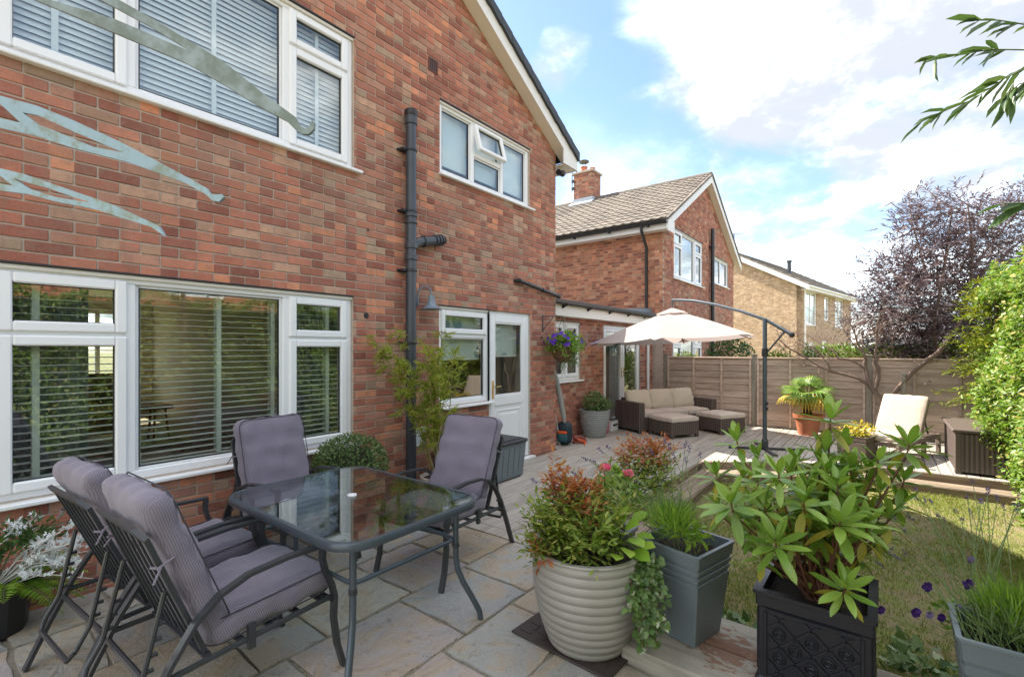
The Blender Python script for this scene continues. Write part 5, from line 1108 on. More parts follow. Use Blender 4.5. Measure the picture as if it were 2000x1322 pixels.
# hanging basket bracket + basket
HB=Vector((6.05,-.25,1.50)); hb=thing('hanging_basket','hanging basket of purple petunias on a bracket at the house corner','hanging basket',HB)
MB().bar([(5.88,-.006,1.80),(5.88,-.006,2.06)],.02,.008,up=(0,1,0)).build('wall_strap',M_METAL,hb)
MB().tube([(5.88,-.006,2.04),(6.05,-.25,2.04),(6.055,-.262,2.02)],.007,8).build('bracket_arm',M_METAL,hb); MB().tube([(5.88,-.006,1.83),(5.97,-.14,2.04)],.006,8).build('bracket_brace',M_METAL,hb)
for k in range(3):
    a=k*2*PI/3+.4; MB().tube([(6.05,-.25,2.03),(6.05+.16*math.cos(a),-.25+.16*math.sin(a),1.62)],.003,5).build('chain',M_METAL,hb)
MB().lathe([(.001,-.15),(.08,-.135),(.14,-.07),(.165,.02),(.168,.12),(.15,.12),(.15,.1),(.001,.11)],24,M=Matrix.Translation((6.05,-.25,1.50)),cap=False).build('coir_liner',mat('coir',(.14,.075,.04),.95,noise=(40,.4),bump=(80,1.,.01)),hb)
# ================================================================ clutter in the corner
M_POLE=mat('pale_grey_pole',(.45,.45,.41),.5,noise=(10,.15)); M_ORG=mat('orange_nylon',(.75,.10,.02),.6); M_NAVY=mat('dark_teal_nylon',(.015,.03,.04),.7)
t=thing('folded_parasol','grey folded fabric rolled on a pole leaning in the corner by the extension','parasol',(6.62,.05,.002))
MB().tube([(6.66,.02,.0),(6.42,.16,1.32)],.012,8).build('pole',M_POLE,t,smooth=True)
MB().tube([(6.60,.055,.36),(6.585,.065,.45),(6.53,.095,.75),(6.47,.13,1.05),(6.43,.155,1.26)],[.02,.038,.045,.04,.018],10).build('rolled_fabric',mat('grey_fabric',(.33,.33,.30),.9,bump=(30,.5,.02)),t,smooth=True)
MB().tube([(6.56,.12,.0),(6.36,.20,1.18)],.012,8).build('second_pole',M_POLE,t,smooth=True)
t=thing('backpack','dark backpack with orange trim on the deck in the corner','bag',(6.64,.08,.002),rad(10))
MB().cushion(.20,.24,.34,r=.08,puff=.02,n=6,M=Matrix.Translation((0,0,.19))).build('body',M_NAVY,t,local=True,smooth=True)
MB().cushion(.06,.17,.12,r=.03,puff=.01,n=4,M=Matrix.Translation((-.11,0,.13))).build('pocket',mat('teal_nylon',(.02,.10,.12),.7),t,local=True,smooth=True)
MB().box((-.13,-.08,.19),(-.095,.08,.235),.012).build('orange_panel',M_ORG,t,local=True)
MB().tube([(-.02,-.04,.35),(-.02,-.03,.39),(-.02,.03,.39),(-.02,.04,.35)],.009,6).build('carry_loop',M_ORG,t,local=True)
t=thing('coiled_hose','red garden hose coiled beside the backpack','hose',(6.93,-.03,.002)); P=[]
for i in range(90): a=i*.32; P.append((.12*math.cos(a)*(1+.1*math.sin(i)),.10*math.sin(a),.012+.02*(i//20)+.006*math.sin(i*.7)))
MB().tube(P,.010,7).build('hose',mat('red_hose',(.30,.07,.05),.45),t,local=True,smooth=True)
MB().tube([P[-1],(-.05,-.14,.03),(-.16,-.18,.015)],.013,8).build('nozzle',M_ORG,t,local=True,smooth=True)
t=thing('white_crate','white and grey crate standing between the ringed pot and the sofa','crate',(8.35,.11,.002)); MB().box((-.13,-.1,0),(.13,.1,.2),.008).build('crate',M_UPVC,t,local=True); MB().box((-.135,-.105,.201),(.135,.105,.225),.006).build('lid',M_METAL2,t,local=True); MB().box((-.10,-.106,.10),(.10,-.101,.13)).build('hand_slot',M_PLASTBLK,t,local=True)
t=thing('pink_bucket','pink bucket beside the white crate by the patio doors','bucket',(8.04,.10,.002)); MB().lathe([(.09,0),(.115,.22),(.122,.225),(.122,.235),(.108,.23),(.085,.01)],24,cap=False).lathe([(.09,0),(.001,0)],24,cap=False).build('pail',mat('pink_plastic',(.62,.12,.18),.4),t,local=True,smooth=True,ang=30); MB().tube([(.118,0,.22),(.09,.0,.28),(0,0,.31),(-.09,0,.28),(-.118,0,.22)],.004,6).build('handle',M_METAL,t,local=True)
MB().tube([(-.12,.0,.003),(.15,.1,.003)],.001,4)
# wooden post against the fence
o=MB().box((-.03,-.03,0),(.03,.03,1.15),.006).build('timber_post',M_POST,None); o.location=(10.42,-4.28,.0); tag(o,'short dark timber post standing in front of the fence by the bare tree','post')
# ================================================================ metal garden sculpture, upper left
def galv():
    m=mat('weathered_galvanised',(.27,.36,.39),.4,metal=.4,noise=(9,.15),bump=(40,.1)); nt=m.node_tree; bs=nt.nodes['Principled BSDF']; c=bs.inputs['Base Color'].links[0].from_socket
    n_=nd(nt,'ShaderNodeTexNoise',{'Vector':nd(nt,'ShaderNodeTexCoord').outputs['Object'],'Scale':22.,'Detail':7.,'Roughness':.7}).outputs[0]
    nt.links.new(mixc(nt,mth(nt,'MULTIPLY',smooth(nt,n_,.47,.64),.7),c,(.19,.20,.11)),bs.inputs['Base Color']); return m
M_GALV=galv()
SD=1.25    # distance of the sculpture plane from the camera
base=CAM+ray(-430,682)*SD; sc_=thing('metal_sculpture','weathered blue green metal garden sculpture with hooked tapering arms reaching in from the left','sculpture',(base.x,base.y,0))
MB().tube([(base.x,base.y,0),(base.x,base.y,2.6)],.03,12).build('post',M_GALV,sc_,smooth=True); MB().lathe([(.16,0),(.16,.012),(.05,.02)],20,M=Matrix.Translation((base.x,base.y,.001))).build('foot_plate',M_GALV,sc_)
def pp(x,y,k=0.): return CAM+ray(x,y)*(SD+k)
NRM=-FW
def plate(outer,holes,nm,k=0.):
    # outline with slots, triangulated, then given 5 mm thickness
    bm=bmesh.new(); es=[]
    for lp in [outer]+holes:
        vs=[bm.verts.new(pp(x,y,k)) for x,y in lp]
        es+=[bm.edges.new((vs[i],vs[(i+1)%len(vs)])) for i in range(len(vs))]
    bmesh.ops.triangle_fill(bm,use_beauty=True,use_dissolve=False,edges=es)
    r=bmesh.ops.extrude_face_region(bm,geom=bm.faces[:]); bmesh.ops.translate(bm,verts=[g for g in r['geom'] if isinstance(g,bmesh.types.BMVert)],vec=NRM*-.009)
    bm.verts.index_update(); mb=MB().add([v.co for v in bm.verts],[[v.index for v in f.verts] for f in bm.faces]); bm.free(); return mb.build(nm,M_GALV,sc_)
plate([(-470,-275),(-300,-190),(69,0),(225,65),(363,123),(436,165),(500,205),(559,236),(575,252),(590,262),(603,262),(613,252),(614,240),(609,236),(604,247),(596,251),(588,247),(582,240),(577,229),(508,178),(436,120),(363,76),(300,38),(232,0),(-100,-190),(-270,-290),(-470,-400)],[[(363,97),(225,38),(98,0),(-120,-110),(-60,-125),(120,-42),(196,0),(290,50),(355,90)]],'arm').data.materials[0]=mat('dark_green_metal',(.17,.20,.165),.45,metal=.4,noise=(16,.3),bump=(40,.1),col2=(.24,.28,.27))  # top arm has a darker grey green tone than the other arms
plate([(-470,120),(-330,150),(-150,205),(0,250),(36,258),(73,267),(145,290),(247,316),(309,338),(363,358),(403,381),(414,392),(428,394),(437,385),(432,379),(412,381),(403,367),(363,345),(309,316),(232,276),(145,236),(73,207),(0,187),(-150,150),(-330,85),(-470,60)],[[(-200,142),(-90,180),(0,203),(40,240),(0,231),(-110,198)],[(44,220),(73,225),(145,258),(240,298),(182,287),(98,252),(73,243)]],'arm',.03)
plate([(-470,330),(-330,335),(-150,350),(0,372),(54,379),(109,394),(182,408),(294,443),(321,461),(309,441),(218,399),(145,374),(47,340),(0,329),(-150,305),(-330,300),(-470,290)],[[(-150,322),(-60,332),(0,343),(25,363),(0,359),(-80,347)],[(27,349),(91,367),(176,396),(109,385),(58,369)]],'arm',-.02)
# ================================================================ plants
def tubes(name,m_,parent,lines,kind=None,label=None,k=5,local=False,smooth=True):
    mb=MB()
    for pts,r in lines: mb.tube(pts,r,k)
    return mb.build(name,m_,parent,smooth=smooth,ang=80,kind=kind,label=label,local=local)
def ell(n,c,r,shell=.0):
    v=unit(n); f=rng.uniform(0,1,n)**(1/3.) if shell<=0 else rng.uniform(shell,1,n)
    return np.asarray(c)+v*f[:,None]*np.asarray(r),v
def nrm_(a): return a/np.linalg.norm(a,axis=1,keepdims=True).clip(1e-9)
def cloud(parent,m_,n,c,r,L,Wd,shell=.75,out=.6,up=.3,tmpl=LEAFS,name='foliage',droop=0.):
    P,v=ell(n,c,r,shell); D=nrm_(v*out+unit(n)*.7+np.array([0,0,up-droop])); U=nrm_(v+unit(n)*.5+np.array([0,0,.5]))
    return scatter(*tmpl,P,D,U,rng.uniform(*L,n),rng.uniform(*Wd,n),name,m_,parent,off=parent['_o'] if parent else None)
G_HEDGE=leafmat('hedge_leaf',(.07,.15,.022),(.19,.29,.045),.42,.35,.4,(.45,.36,.12)); G_DARK=leafmat('dark_leaf',(.035,.085,.022),(.075,.14,.03),.4,.25)
G_BOX=leafmat('box_leaf',(.06,.12,.03),(.13,.20,.06),.4,.25,.4,(.27,.32,.14)); G_BAM=leafmat('bamboo_leaf',(.19,.27,.035),(.36,.40,.06),.45,.4,.35,(.48,.43,.10))
G_ELDER=leafmat('elder_leaf',(.085,.05,.06),(.18,.135,.145),.38,.2,.6,(.34,.27,.27)); G_RHO=leafmat('rhododendron_leaf',(.13,.24,.03),(.25,.37,.06),.32,.22,.45)
G_RHOY=leafmat('yellow_leaf',(.33,.34,.05),(.42,.36,.05),.4,.3); G_LIME=leafmat('lime_leaf',(.20,.36,.035),(.32,.46,.06),.4,.35)
G_NAND=leafmat('nandina_leaf',(.11,.19,.03),(.25,.32,.06),.4,.35,.4,(.50,.44,.12)); G_NRED=leafmat('nandina_red_leaf',(.36,.08,.045),(.46,.20,.07),.4,.35,.4,(.40,.33,.09))
G_LAV=leafmat('lavender_leaf',(.12,.19,.06),(.20,.27,.10),.6,.2); G_LAVF=leafmat('lavender_flower',(.10,.07,.13),(.20,.16,.30),.7,.1); G_SILV=leafmat('silver_leaf',(.50,.54,.54),(.68,.71,.70),.7,.2)
G_FERN=leafmat('fern_leaf',(.13,.27,.03),(.27,.40,.06),.5,.4); G_PALM=leafmat('palm_leaf',(.10,.20,.03),(.20,.30,.04),.45,.3); G_PALMY=leafmat('dry_palm_leaf',(.52,.36,.05),(.60,.46,.10),.5,.35)
G_IVY=leafmat('ivy_leaf',(.06,.12,.03),(.14,.22,.06),.4,.2,.4,(.55,.58,.40)); G_PURP=leafmat('purple_petal',(.10,.03,.36),(.17,.06,.50),.6,.3); G_PANSY=leafmat('pansy_petal',(.035,.008,.10),(.06,.015,.16),.7,.2); G_PINK=leafmat('pink_petal',(.75,.14,.27),(.85,.28,.38),.6,.3)
G_YEL=leafmat('yellow_foliage',(.55,.42,.05),(.62,.52,.10),.5,.35); G_CON=leafmat('conifer_leaf',(.05,.10,.02),(.22,.26,.03),.6,.3,.3,(.42,.38,.06)); G_WIL=leafmat('willow_leaf',(.035,.075,.025),(.09,.15,.04),.4,.2)
# ---- hedge on the garden boundary
hd=thing('garden_hedge','tall sunlit leafy hedge along the right side of the garden','hedge',(3.,-5.7,LAWN))
N=90000; hx=rng.uniform(-3,10.4,N); hz=rng.uniform(LAWN,2.5,N)
hx[:42000]=rng.uniform(5.2,10.0,42000)
face=lambda x,z: -5.27+.13*np.sin(z*1.9+.2)+.10*np.sin(x*2.3+z*1.3)+.07*np.sin(x*5.1-z*3.7)+.05*np.sin(x*9+z*8)
topz=lambda x: 2.42+.10*np.sin(x*3.1)+.07*np.sin(x*7.3+1)
hz=np.minimum(hz,topz(hx)+rng.normal(0,.04,N)); hy=face(hx,hz)-np.abs(rng.normal(0,.08,N))+np.maximum(0,rng.normal(-.02,.06,N))
ti=rng.uniform(size=N)<.14; hz[ti]=topz(hx[ti])+rng.normal(0,.05,ti.sum()); hy[ti]=rng.uniform(-5.9,-5.1,ti.sum())
D=nrm_(np.stack([rng.normal(0,.6,N),.45+rng.normal(0,.45,N),rng.normal(-.15,.6,N)],1)); U=nrm_(np.stack([rng.normal(0,.4,N),.7+rng.normal(0,.3,N),.7+rng.normal(0,.3,N)],1))
scatter(*LEAFS,np.stack([hx,hy,hz],1),D,U,rng.uniform(.03,.085,N),rng.uniform(.016,.045,N),'foliage',G_HEDGE,hd,off=hd['_o'])
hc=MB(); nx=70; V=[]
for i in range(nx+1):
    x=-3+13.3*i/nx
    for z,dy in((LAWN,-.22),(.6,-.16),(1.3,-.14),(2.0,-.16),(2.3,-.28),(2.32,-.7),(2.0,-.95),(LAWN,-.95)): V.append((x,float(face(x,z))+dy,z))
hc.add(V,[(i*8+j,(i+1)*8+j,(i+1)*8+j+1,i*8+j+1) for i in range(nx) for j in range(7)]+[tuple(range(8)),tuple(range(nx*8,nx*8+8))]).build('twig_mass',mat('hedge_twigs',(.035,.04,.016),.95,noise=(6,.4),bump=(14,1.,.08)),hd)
# house seen in the window reflections
rh=thing('house_beyond_hedge','orange brick house beyond the hedge, seen only as a reflection in the windows','house',(3.5,-13.5,LAWN))
mb=MB(); rops=[(1.5,3.2,3.2,4.4),(5.,6.6,3.2,4.4),(1.5,3.2,.8,2.),(5.,6.6,.8,2.)]; backing(mb,-1.5,8.5,LAWN,5.0,rops,'y',-13.25,-13.0); mb.box((-1.5,-19,LAWN),(-1.25,-13.26,5.)); mb.box((8.25,-19,LAWN),(8.5,-13.26,5.)); mb.build('wall',M_BRICK2,rh)
MB().prism([(-1.8,-12.6,4.85),(-1.8,-16.1,7.1),(-1.8,-19.4,4.85)],(10.6,0,0)).build('roof',M_TILE,rh)
for o_ in rops:
    mb=MB(); frame(mb,*o_,.07,-13.12,-13.05,0); w_=mb.build('window',M_UPVC,rh); MB().box((o_[0]+.07,-13.1,o_[2]+.07),(o_[1]-.07,-13.09,o_[3]-.07)).build('pane',M_GLASS,w_)
# ---- purple elder and the bare tree at the fence
def poly(pts,D): return [CAM+ray(x,y)*(d if isinstance(D,(list,tuple)) else D) for (x,y),d in zip(pts,D if isinstance(D,(list,tuple)) else [D]*len(pts))]
polyX=lambda pts,X:[onX(x,y,X) for x,y in pts]
Z5=lambda L:[(1600+a/5.556,670+b/5.556) for a,b in L]
bt=thing('bare_tree','small bare branched tree in front of the fence beside the lounger','tree',(10.25,-3.97,0.))
base_=Vector((10.25,-3.97,.0))
l1=[base_]+polyX(Z5([(730,720),(690,640),(600,520),(540,450)]),10.36); tubes('trunk',M_BARK,bt,[(l1,[.055,.05,.046,.042,.038])],k=10)
limbs=[([(540,450),(430,380),(300,345),(130,310),(0,250),(-140,170),(-300,60),(-460,-40)],.033),([(600,520),(640,380),(640,270),(610,220),(590,120),(592,0),(600,-150),(640,-330)],.04),([(540,450),(520,330),(500,220),(510,190),(470,100),(440,0),(400,-120),(300,-300)],.036),([(490,270),(400,210),(300,175),(230,170),(150,90),(0,20),(-160,-100)],.022),([(130,310),(100,230),(20,130),(-60,60),(-200,20)],.014),([(610,220),(660,130),(760,20),(800,-120)],.014),([(470,100),(380,20),(300,-90),(180,-260)],.014)]
tips=[];lines=[]
for L,r in limbs:
    p=polyX(Z5(L),10.36); p=[q+Vector((random.uniform(-.06,.06),random.uniform(-.03,.03),0))*(i/len(p)*2) for i,q in enumerate(p)]
    p[0]=polyX(Z5(L[:1]),10.36)[0]; rr=[max(.006,r*(1-.75*i/(len(p)-1))) for i in range(len(p))]
    tubes('limb',M_BARK,bt,[(p,rr)],k=8); tips+=[(p[i],(p[i]-p[i-1]).normalized(),rr[i]) for i in range(max(1,len(p)//2),len(p))]
rt_=random.Random(3)
def twig(p,d,r,n,lines,dep):
    for _ in range(n):
        dd=(d+Vector((rt_.gauss(0,.45),rt_.gauss(0,.6),rt_.gauss(.12,.5)))).normalized(); L=rt_.uniform(.12,.34)*(1 if dep>1 else .6); q=[p]
        for i in range(3): dd=(dd+Vector((rt_.gauss(0,.22),rt_.gauss(0,.22),rt_.gauss(.03,.2)))).normalized(); q.append(q[-1]+dd*L/3)
        lines.append((q,[r*.6,r*.5,r*.4,r*.28]))
        if dep>0: twig(q[-1],dd,max(.0035,r*.5),rt_.choice((2,3)),lines,dep-1); twig(q[2],dd,max(.003,r*.4),1,lines,dep-1)
lines=[]
for p,d,r in tips: twig(p,d,max(.008,r*.8),3,lines,2)
tubes('twigs',mat('twig_bark',(.19,.125,.10),.85,island=.2),bt,lines,kind='stuff',k=4)
el=thing('purple_elder','large dark purple leaved elder tree overhanging the fence','tree',(10.95,-4.6,LAWN))
tr=[Vector((10.4,-4.2,.0))]+polyX(Z5([(820,540),(900,440),(1000,330),(1180,180),(1300,100),(1370,0)]),10.42)+poly([(1880,620),(1895,560),(1900,480),(1890,400)],8.5)
tubes('trunk',M_BARK,el,[(tr,[.04,.036,.034,.033,.036,.036,.034,.03,.026,.02,.012])],k=8)
tubes('trunk',M_BARK,el,[([Vector((11.1,-4.9,LAWN)),Vector((11.1,-4.8,.8)),Vector((11.,-4.7,1.9)),Vector((10.95,-4.8,2.7)),Vector((11.,-4.9,3.3))],[.05,.045,.03,.02,.008])],k=8)
lobes=[(1770,590,8.5,80,90),(1700,620,8.9,55,60),(1830,500,8.7,95,80),(1780,430,8.8,55,55),(1860,410,8.8,75,60),(1930,430,9.,80,60),(1960,500,9.,80,90),(1880,600,8.9,110,100),(1800,660,8.6,90,60),(1740,530,8.8,60,50),(1940,600,9.1,90,90),(1870,670,8.7,60,60),(1820,720,8.3,45,35),(1990,410,9.2,60,50)]
Os=[];Ds=[];Us=[];Ls=[];Ws=[];brl=[]
for (x,y,d,rx,ry) in lobes:
    c=np.array(CAM+ray(x,y)*d); rr=np.array([rx/930*d]*2+[ry/930*d]); nfr=int(rx*ry/(18 if y>470 else 32))
    P,v=ell(nfr,c,rr,.25)
    for p,vv in zip(P,v):
        # one compound leaf: a drooping rachis with narrow leaflets
        dr=vv*.6+rng.normal(0,.5,3)+np.array([0,0,.25]); dr/=np.linalg.norm(dr); L=rng.uniform(.14,.26); up=np.array([0,0,1.]); sd=np.cross(dr,up); sd/=np.linalg.norm(sd)+1e-9
        for i in range(5):
            q=p+dr*L*(i/4)+np.array([0,0,-.12*L*(i/4)**2])
            for s in((-1,1) if i<4 else (0,)):
                dl=dr*.65+sd*s*.8+np.array([0,0,-.12])+rng.normal(0,.12,3); Os.append(q); Ds.append(dl); Us.append(up+rng.normal(0,.3,3)); Ls.append(rng.uniform(.08,.14)); Ws.append(rng.uniform(.016,.028))
    for _ in range(7):
        e=c+rng.normal(0,.5,3)*rr; brl.append(([Vector((11.,-4.75,2.2)).lerp(Vector(c),.4),Vector(c),Vector(e)],[.02,.012,.005]))
scatter(*LEAFS,Os,Ds,Us,Ls,Ws,'crown',G_ELDER,el,off=el['_o'])
tubes('branches',M_BARK,el,brl,kind='stuff',k=5)
# ---- conifer by the hedge end
cf=thing('golden_conifer','yellow green conifer with dark inside between the elder and the hedge','tree',(10.1,-5.35,LAWN))
tubes('trunk',M_BARK,cf,[([Vector((10.1,-5.35,LAWN)),Vector((10.1,-5.35,2.9))],[.06,.02])],k=8)
Os=[];Ds=[];Us=[]
for i in range(190):
    z=rng.uniform(.7,2.6); a=rng.uniform(0,2*PI); L=rng.uniform(.35,.8)*(1.15-.25*z); d=np.array([math.cos(a),math.sin(a),rng.uniform(-.05,.35)])
    for t in np.linspace(.15,1,14):
        p=np.array([10.1,-5.35,z])+d*L*t+np.array([0,0,-.12*t*t])
        for s in range(3): Os.append(p+rng.normal(0,.012,3)); Ds.append(d+rng.normal(0,.6,3)); Us.append([rng.normal(0,.3),rng.normal(0,.3),1])
n=len(Os); scatter(*LEAFS,Os,Ds,Us,rng.uniform(.05,.10,n),rng.uniform(.012,.024,n),'foliage',G_CON,cf,off=cf['_o'])
# ---- greenery beyond the fence
def bush(label,c,r,n,m_,L=(.05,.09),Wd=(.03,.05),cat='bush',name='leafy_bush'):
    t=thing(name,label,cat,(c[0],c[1],LAWN)); cloud(t,m_,n,c,r,L,Wd,.55)
    tubes('stems',M_BARK,t,[([Vector((c[0]+random.uniform(-.1,.1),c[1]+random.uniform(-.1,.1),LAWN)),Vector((c[0]+random.uniform(-.5,.5)*r[0],c[1]+random.uniform(-.5,.5)*r[1],c[2]))],[.02,.008]) for _ in range(8)],kind='stuff'); return t
q=onX(1425,672,12.2); bush('dark green bush showing over the fence behind the parasol',(q.x,q.y,1.15),(.5,.62,.75),3200,G_DARK)
q=onX(1525,690,11.6); bush('small light green bush over the fence right of the parasol pole',(q.x,q.y,1.05),(.35,.35,.5),1300,G_HEDGE)
q=onX(1340,680,11.7); bush('yellow green shrub over the fence below the neighbour window',(q.x,q.y,.95),(.35,.35,.55),1300,G_LIME)
t=thing('low_hedge','low variegated hedge showing just above the fence','hedge',(11.4,-3.9,LAWN)); n=7000
P=np.stack([rng.uniform(11.1,11.7,n),rng.uniform(-5.3,-2.7,n),rng.uniform(.9,1.62,n)+.03*np.sin(rng.uniform(0,9,n))],1); scatter(*LEAFS,P,nrm_(unit(n)+np.array([-.4,0,.3])),nrm_(unit(n)*.5+np.array([0,0,1])),rng.uniform(.05,.09,n),rng.uniform(.03,.045,n),'foliage',G_HEDGE,t,off=t['_o'])
MB().box((11.15,-5.25,LAWN),(11.65,-2.75,1.35)).build('twig_mass',MATS['hedge_twigs'],t)
# ---- willow sprays hanging in from the upper right
wl=thing('willow_tree','slender willow whose leafy sprays hang into the upper right of the view','tree',(3.0,-5.35,LAWN))
crown=Vector((2.9,-5.05,3.15)); tubes('trunk',M_BARK,wl,[([Vector((3.0,-5.35,LAWN)),Vector((3.,-5.3,1.5)),Vector((2.95,-5.2,2.5)),crown],[.05,.045,.035,.02])],k=8)
sprays=[[(2300,20),(2120,40),(2000,48),(1950,40),(1895,40)],[(2330,60),(2150,90),(2000,98),(1940,97),(1890,104),(1812,112)],[(2330,80),(2150,110),(2010,130),(1960,155),(1900,195),(1850,215),(1800,238)],[(2330,90),(2150,120),(2040,150),(1990,165),(1960,190)],[(2300,0),(2140,60),(2040,110),(1985,140),(1970,200)],[(2320,330),(2150,380),(2060,395),(1960,398)]]
SDp=2.0; tl_=[]
lo=[];ld=[];lu=[];ll=[];lw=[]
for si,sp_ in enumerate(sprays):
    p=[crown]+[CAM+ray(x,y)*(SDp+.05*si) for x,y in sp_] if si<5 else [Vector((3.0,-5.3,1.9))]+[CAM+ray(x,y)*1.7 for x,y in sp_]
    tubes('branch',M_STEM,wl,[(p,[.012]+[.006,.004,.003,.0025,.002,.002,.002][:len(p)-1])])
    for i in range(1,len(p)-1):
        for s in range(5):
            a=p[i].lerp(p[i+1],rt_.random()); d=(p[i+1]-p[i]).normalized(); v=(d*1.0+Vector((rt_.gauss(0,.25),rt_.gauss(0,.25),rt_.gauss(-.35,.3)))).normalized()
            lo.append(a);ld.append(v);lu.append(Vector((rt_.gauss(0,.6),rt_.gauss(0,.6),1)));ll.append(rt_.uniform(.09,.17));lw.append(rt_.uniform(.012,.020))
    lo.append(p[-1]); ld.append((p[-1]-p[-2]).normalized()+Vector((0,0,-.3))); lu.append(Vector((.2,.1,1))); ll.append(.07 if si<5 else .11); lw.append(.014 if si<5 else .03)
wme=[MB().add([(a,b*.21,c) for a,b,c in LEAF[0]],LEAF[1]).mesh('leaf',G_WIL,smooth=True)]
for o_,d,u_,L in zip(lo,ld,lu,ll):
    d=Vector(d).normalized(); yv=Vector(u_).cross(d).normalized(); z=d.cross(yv); M_=Matrix(((d.x,yv.x,z.x,o_[0]),(d.y,yv.y,z.y,o_[1]),(d.z,yv.z,z.z,o_[2]),(0,0,0,1)))@Matrix.Scale(L,4); inst(wme[0],'leaf',wl,M=Matrix.Translation(-Vector(wl['_o']))@M_)
# ---- rhododendron
rd=thing('rhododendron','bright green rhododendron with whorls of broad leaves in the black lattice planter','shrub',BLP+Vector((0,0,bh_-.055)))
rme=[]
for w,dz in((.31,-.10),(.29,-.2),(.33,.02)):
    V=[(0,0,0)];n=6
    for i in range(1,n+1):
        t_=i/n; ww=w*.5*math.sin(PI*min(1,t_*.93+.03))**.75 if i<n else 0; zz_=dz*t_*t_
        if i<n: V+=[(t_,-ww,zz_+.035),(t_,0,zz_),(t_,ww,zz_+.035)]
        else: V+=[(t_,0,zz_)]
    F=[(0,2,1),(0,3,2)]+[q for i in range(n-2) for q in((1+3*i,2+3*i,5+3*i,4+3*i),(2+3*i,3+3*i,6+3*i,5+3*i))]+[(1+3*(n-2),2+3*(n-2),len(V)-1),(2+3*(n-2),3+3*(n-2),len(V)-1)]
    rme.append([MB().add(V,F).mesh('leaf',m_,smooth=True) for m_ in(G_RHO,G_RHOY)])
ros=[(1622,822,2.22,.15,5),(1612,885,2.2,.13,6),(1650,870,2.35,.11,3),(1775,872,2.15,.145,5),(1765,940,2.2,.12,4),(1440,865,2.25,.115,5),(1428,985,2.0,.145,7),(1480,900,2.4,.11,4),(1545,925,2.35,.12,5),(1525,960,2.1,.12,4),(1515,1062,1.9,.135,6),(1640,1022,1.9,.15,7),(1610,970,2.15,.13,5),(1690,955,2.3,.12,5),(1735,1010,2.15,.13,5),(1560,1010,2.3,.12,4),(1690,1045,2.1,.12,4),(1650,1150,1.82,.12,6),(1465,1040,2.2,.115,4),(1600,1050,2.35,.12,4),(1555,900,2.5,.11,4),(1470,985,2.4,.12,4),(1700,1000,2.5,.12,4),(1480,940,2.15,.13,5),(1400,930,2.3,.11,5),(1570,985,1.95,.13,5),(1585,935,2.3,.12,5),(1650,930,2.2,.12,5),(1720,960,2.35,.12,5),(1660,985,2.0,.12,5),(1500,1010,2.05,.12,5),(1450,930,2.5,.11,4),(1550,1050,2.05,.12,5),(1755,985,2.3,.12,4),(1620,1075,2.2,.11,5),(1680,1080,2.3,.11,4),(1490,1085,2.1,.10,4),(1580,1100,2.15,.10,4),(1405,990,2.3,.11,4)]
rr_=random.Random(11); stl=[]; RB=Vector((BLP.x,BLP.y,BLP.z+bh_-.06))
for _ in range(34): ros.append((max(1450,min(1715,rr_.gauss(1580,75))),rr_.uniform(900,1075),rr_.uniform(1.95,2.55),.115,4))
for x,y,d,L,n in ros:
    c=CAM+ray(x,y)*d; ax=((c-RB)*.5+Vector((0,0,.45))).normalized()
    b0=RB+Vector((rr_.uniform(-.05,.05),rr_.uniform(-.05,.05),0)); mid=b0.lerp(c,.5)+Vector((0,0,-.02)); mid.z=b0.z+(c.z-b0.z)*.45
    stl.append(([b0,mid,c-ax*.05,c+ax*.02],[.0065,.005,.004,.0035]))
    e1=ax.orthogonal().normalized(); e2=ax.cross(e1); k=0
    for lay,(cnt,elv,sc) in enumerate(((5 if n>4 else 4,58,.85),(n+1,14,1.),(4,-38,.9))):
        a0=rr_.uniform(0,6)
        for i in range(cnt):
            a=a0+2*PI*i/cnt+rr_.uniform(-.25,.25); e=rad(elv+rr_.uniform(-14,14)); dv=((e1*math.cos(a)+e2*math.sin(a))*math.cos(e)+ax*math.sin(e)).normalized()
            u_=ax if lay else (ax*.2-(e1*math.cos(a)+e2*math.sin(a))*.9); yv=u_.cross(dv)
            if yv.length<.05: continue
            yv.normalize(); z=dv.cross(yv); o_=c-ax*(.012*lay+.0)+dv*.008; yel=1 if (lay==2 and rr_.random()<.45) else 0
            M_=Matrix(((dv.x,yv.x,z.x,o_.x),(dv.y,yv.y,z.y,o_.y),(dv.z,yv.z,z.z,o_.z),(0,0,0,1)))@Matrix.Scale(L*1.08*sc*rr_.uniform(.8,1.),4)
            inst(rme[(k+lay)%3][yel],'leaf',rd,M=Matrix.Translation(-Vector(rd['_o']))@M_); k+=1
for s_ in stl: tubes('stem',M_RSTEM,rd,[s_],k=6)
# ---- nandina and lime leaves in the big pot
PR=Vector((BP.x,BP.y,BP.z+.46))
na=thing('nandina','nandina with red new tips and yellow green leaves filling the large ringed pot','shrub',PR)
def compound(c,n,Lr,m_,parent,name,up=.5,tmpl=LEAFS,leaf=(.032,.058),wid=(.013,.021),spread=1.):
    Os=[];Ds=[];Us=[]
    for _ in range(n):
        p,v=ell(1,c[0],c[1],.35); p=p[0]; dr=v[0]*.8*spread+rng.normal(0,.4,3)+np.array([0,0,up]); dr/=np.linalg.norm(dr); L=rng.uniform(*Lr); sd=np.cross(dr,[0,0,1.]); sd/=np.linalg.norm(sd)+1e-9
        for i in range(4):
            q=p+dr*L*i/3
            for s in((-1,1) if i<3 else (0,)): Os.append(q); Ds.append(dr*.7+sd*s+rng.normal(0,.2,3)); Us.append(np.array([0,0,1])+rng.normal(0,.4,3))
    k=len(Os); return scatter(*tmpl,Os,Ds,Us,rng.uniform(*leaf,k),rng.uniform(*wid,k),name,m_,parent,off=parent['_o'])
A=lambda x,y,d:tuple(CAM+ray(x,y)*d)
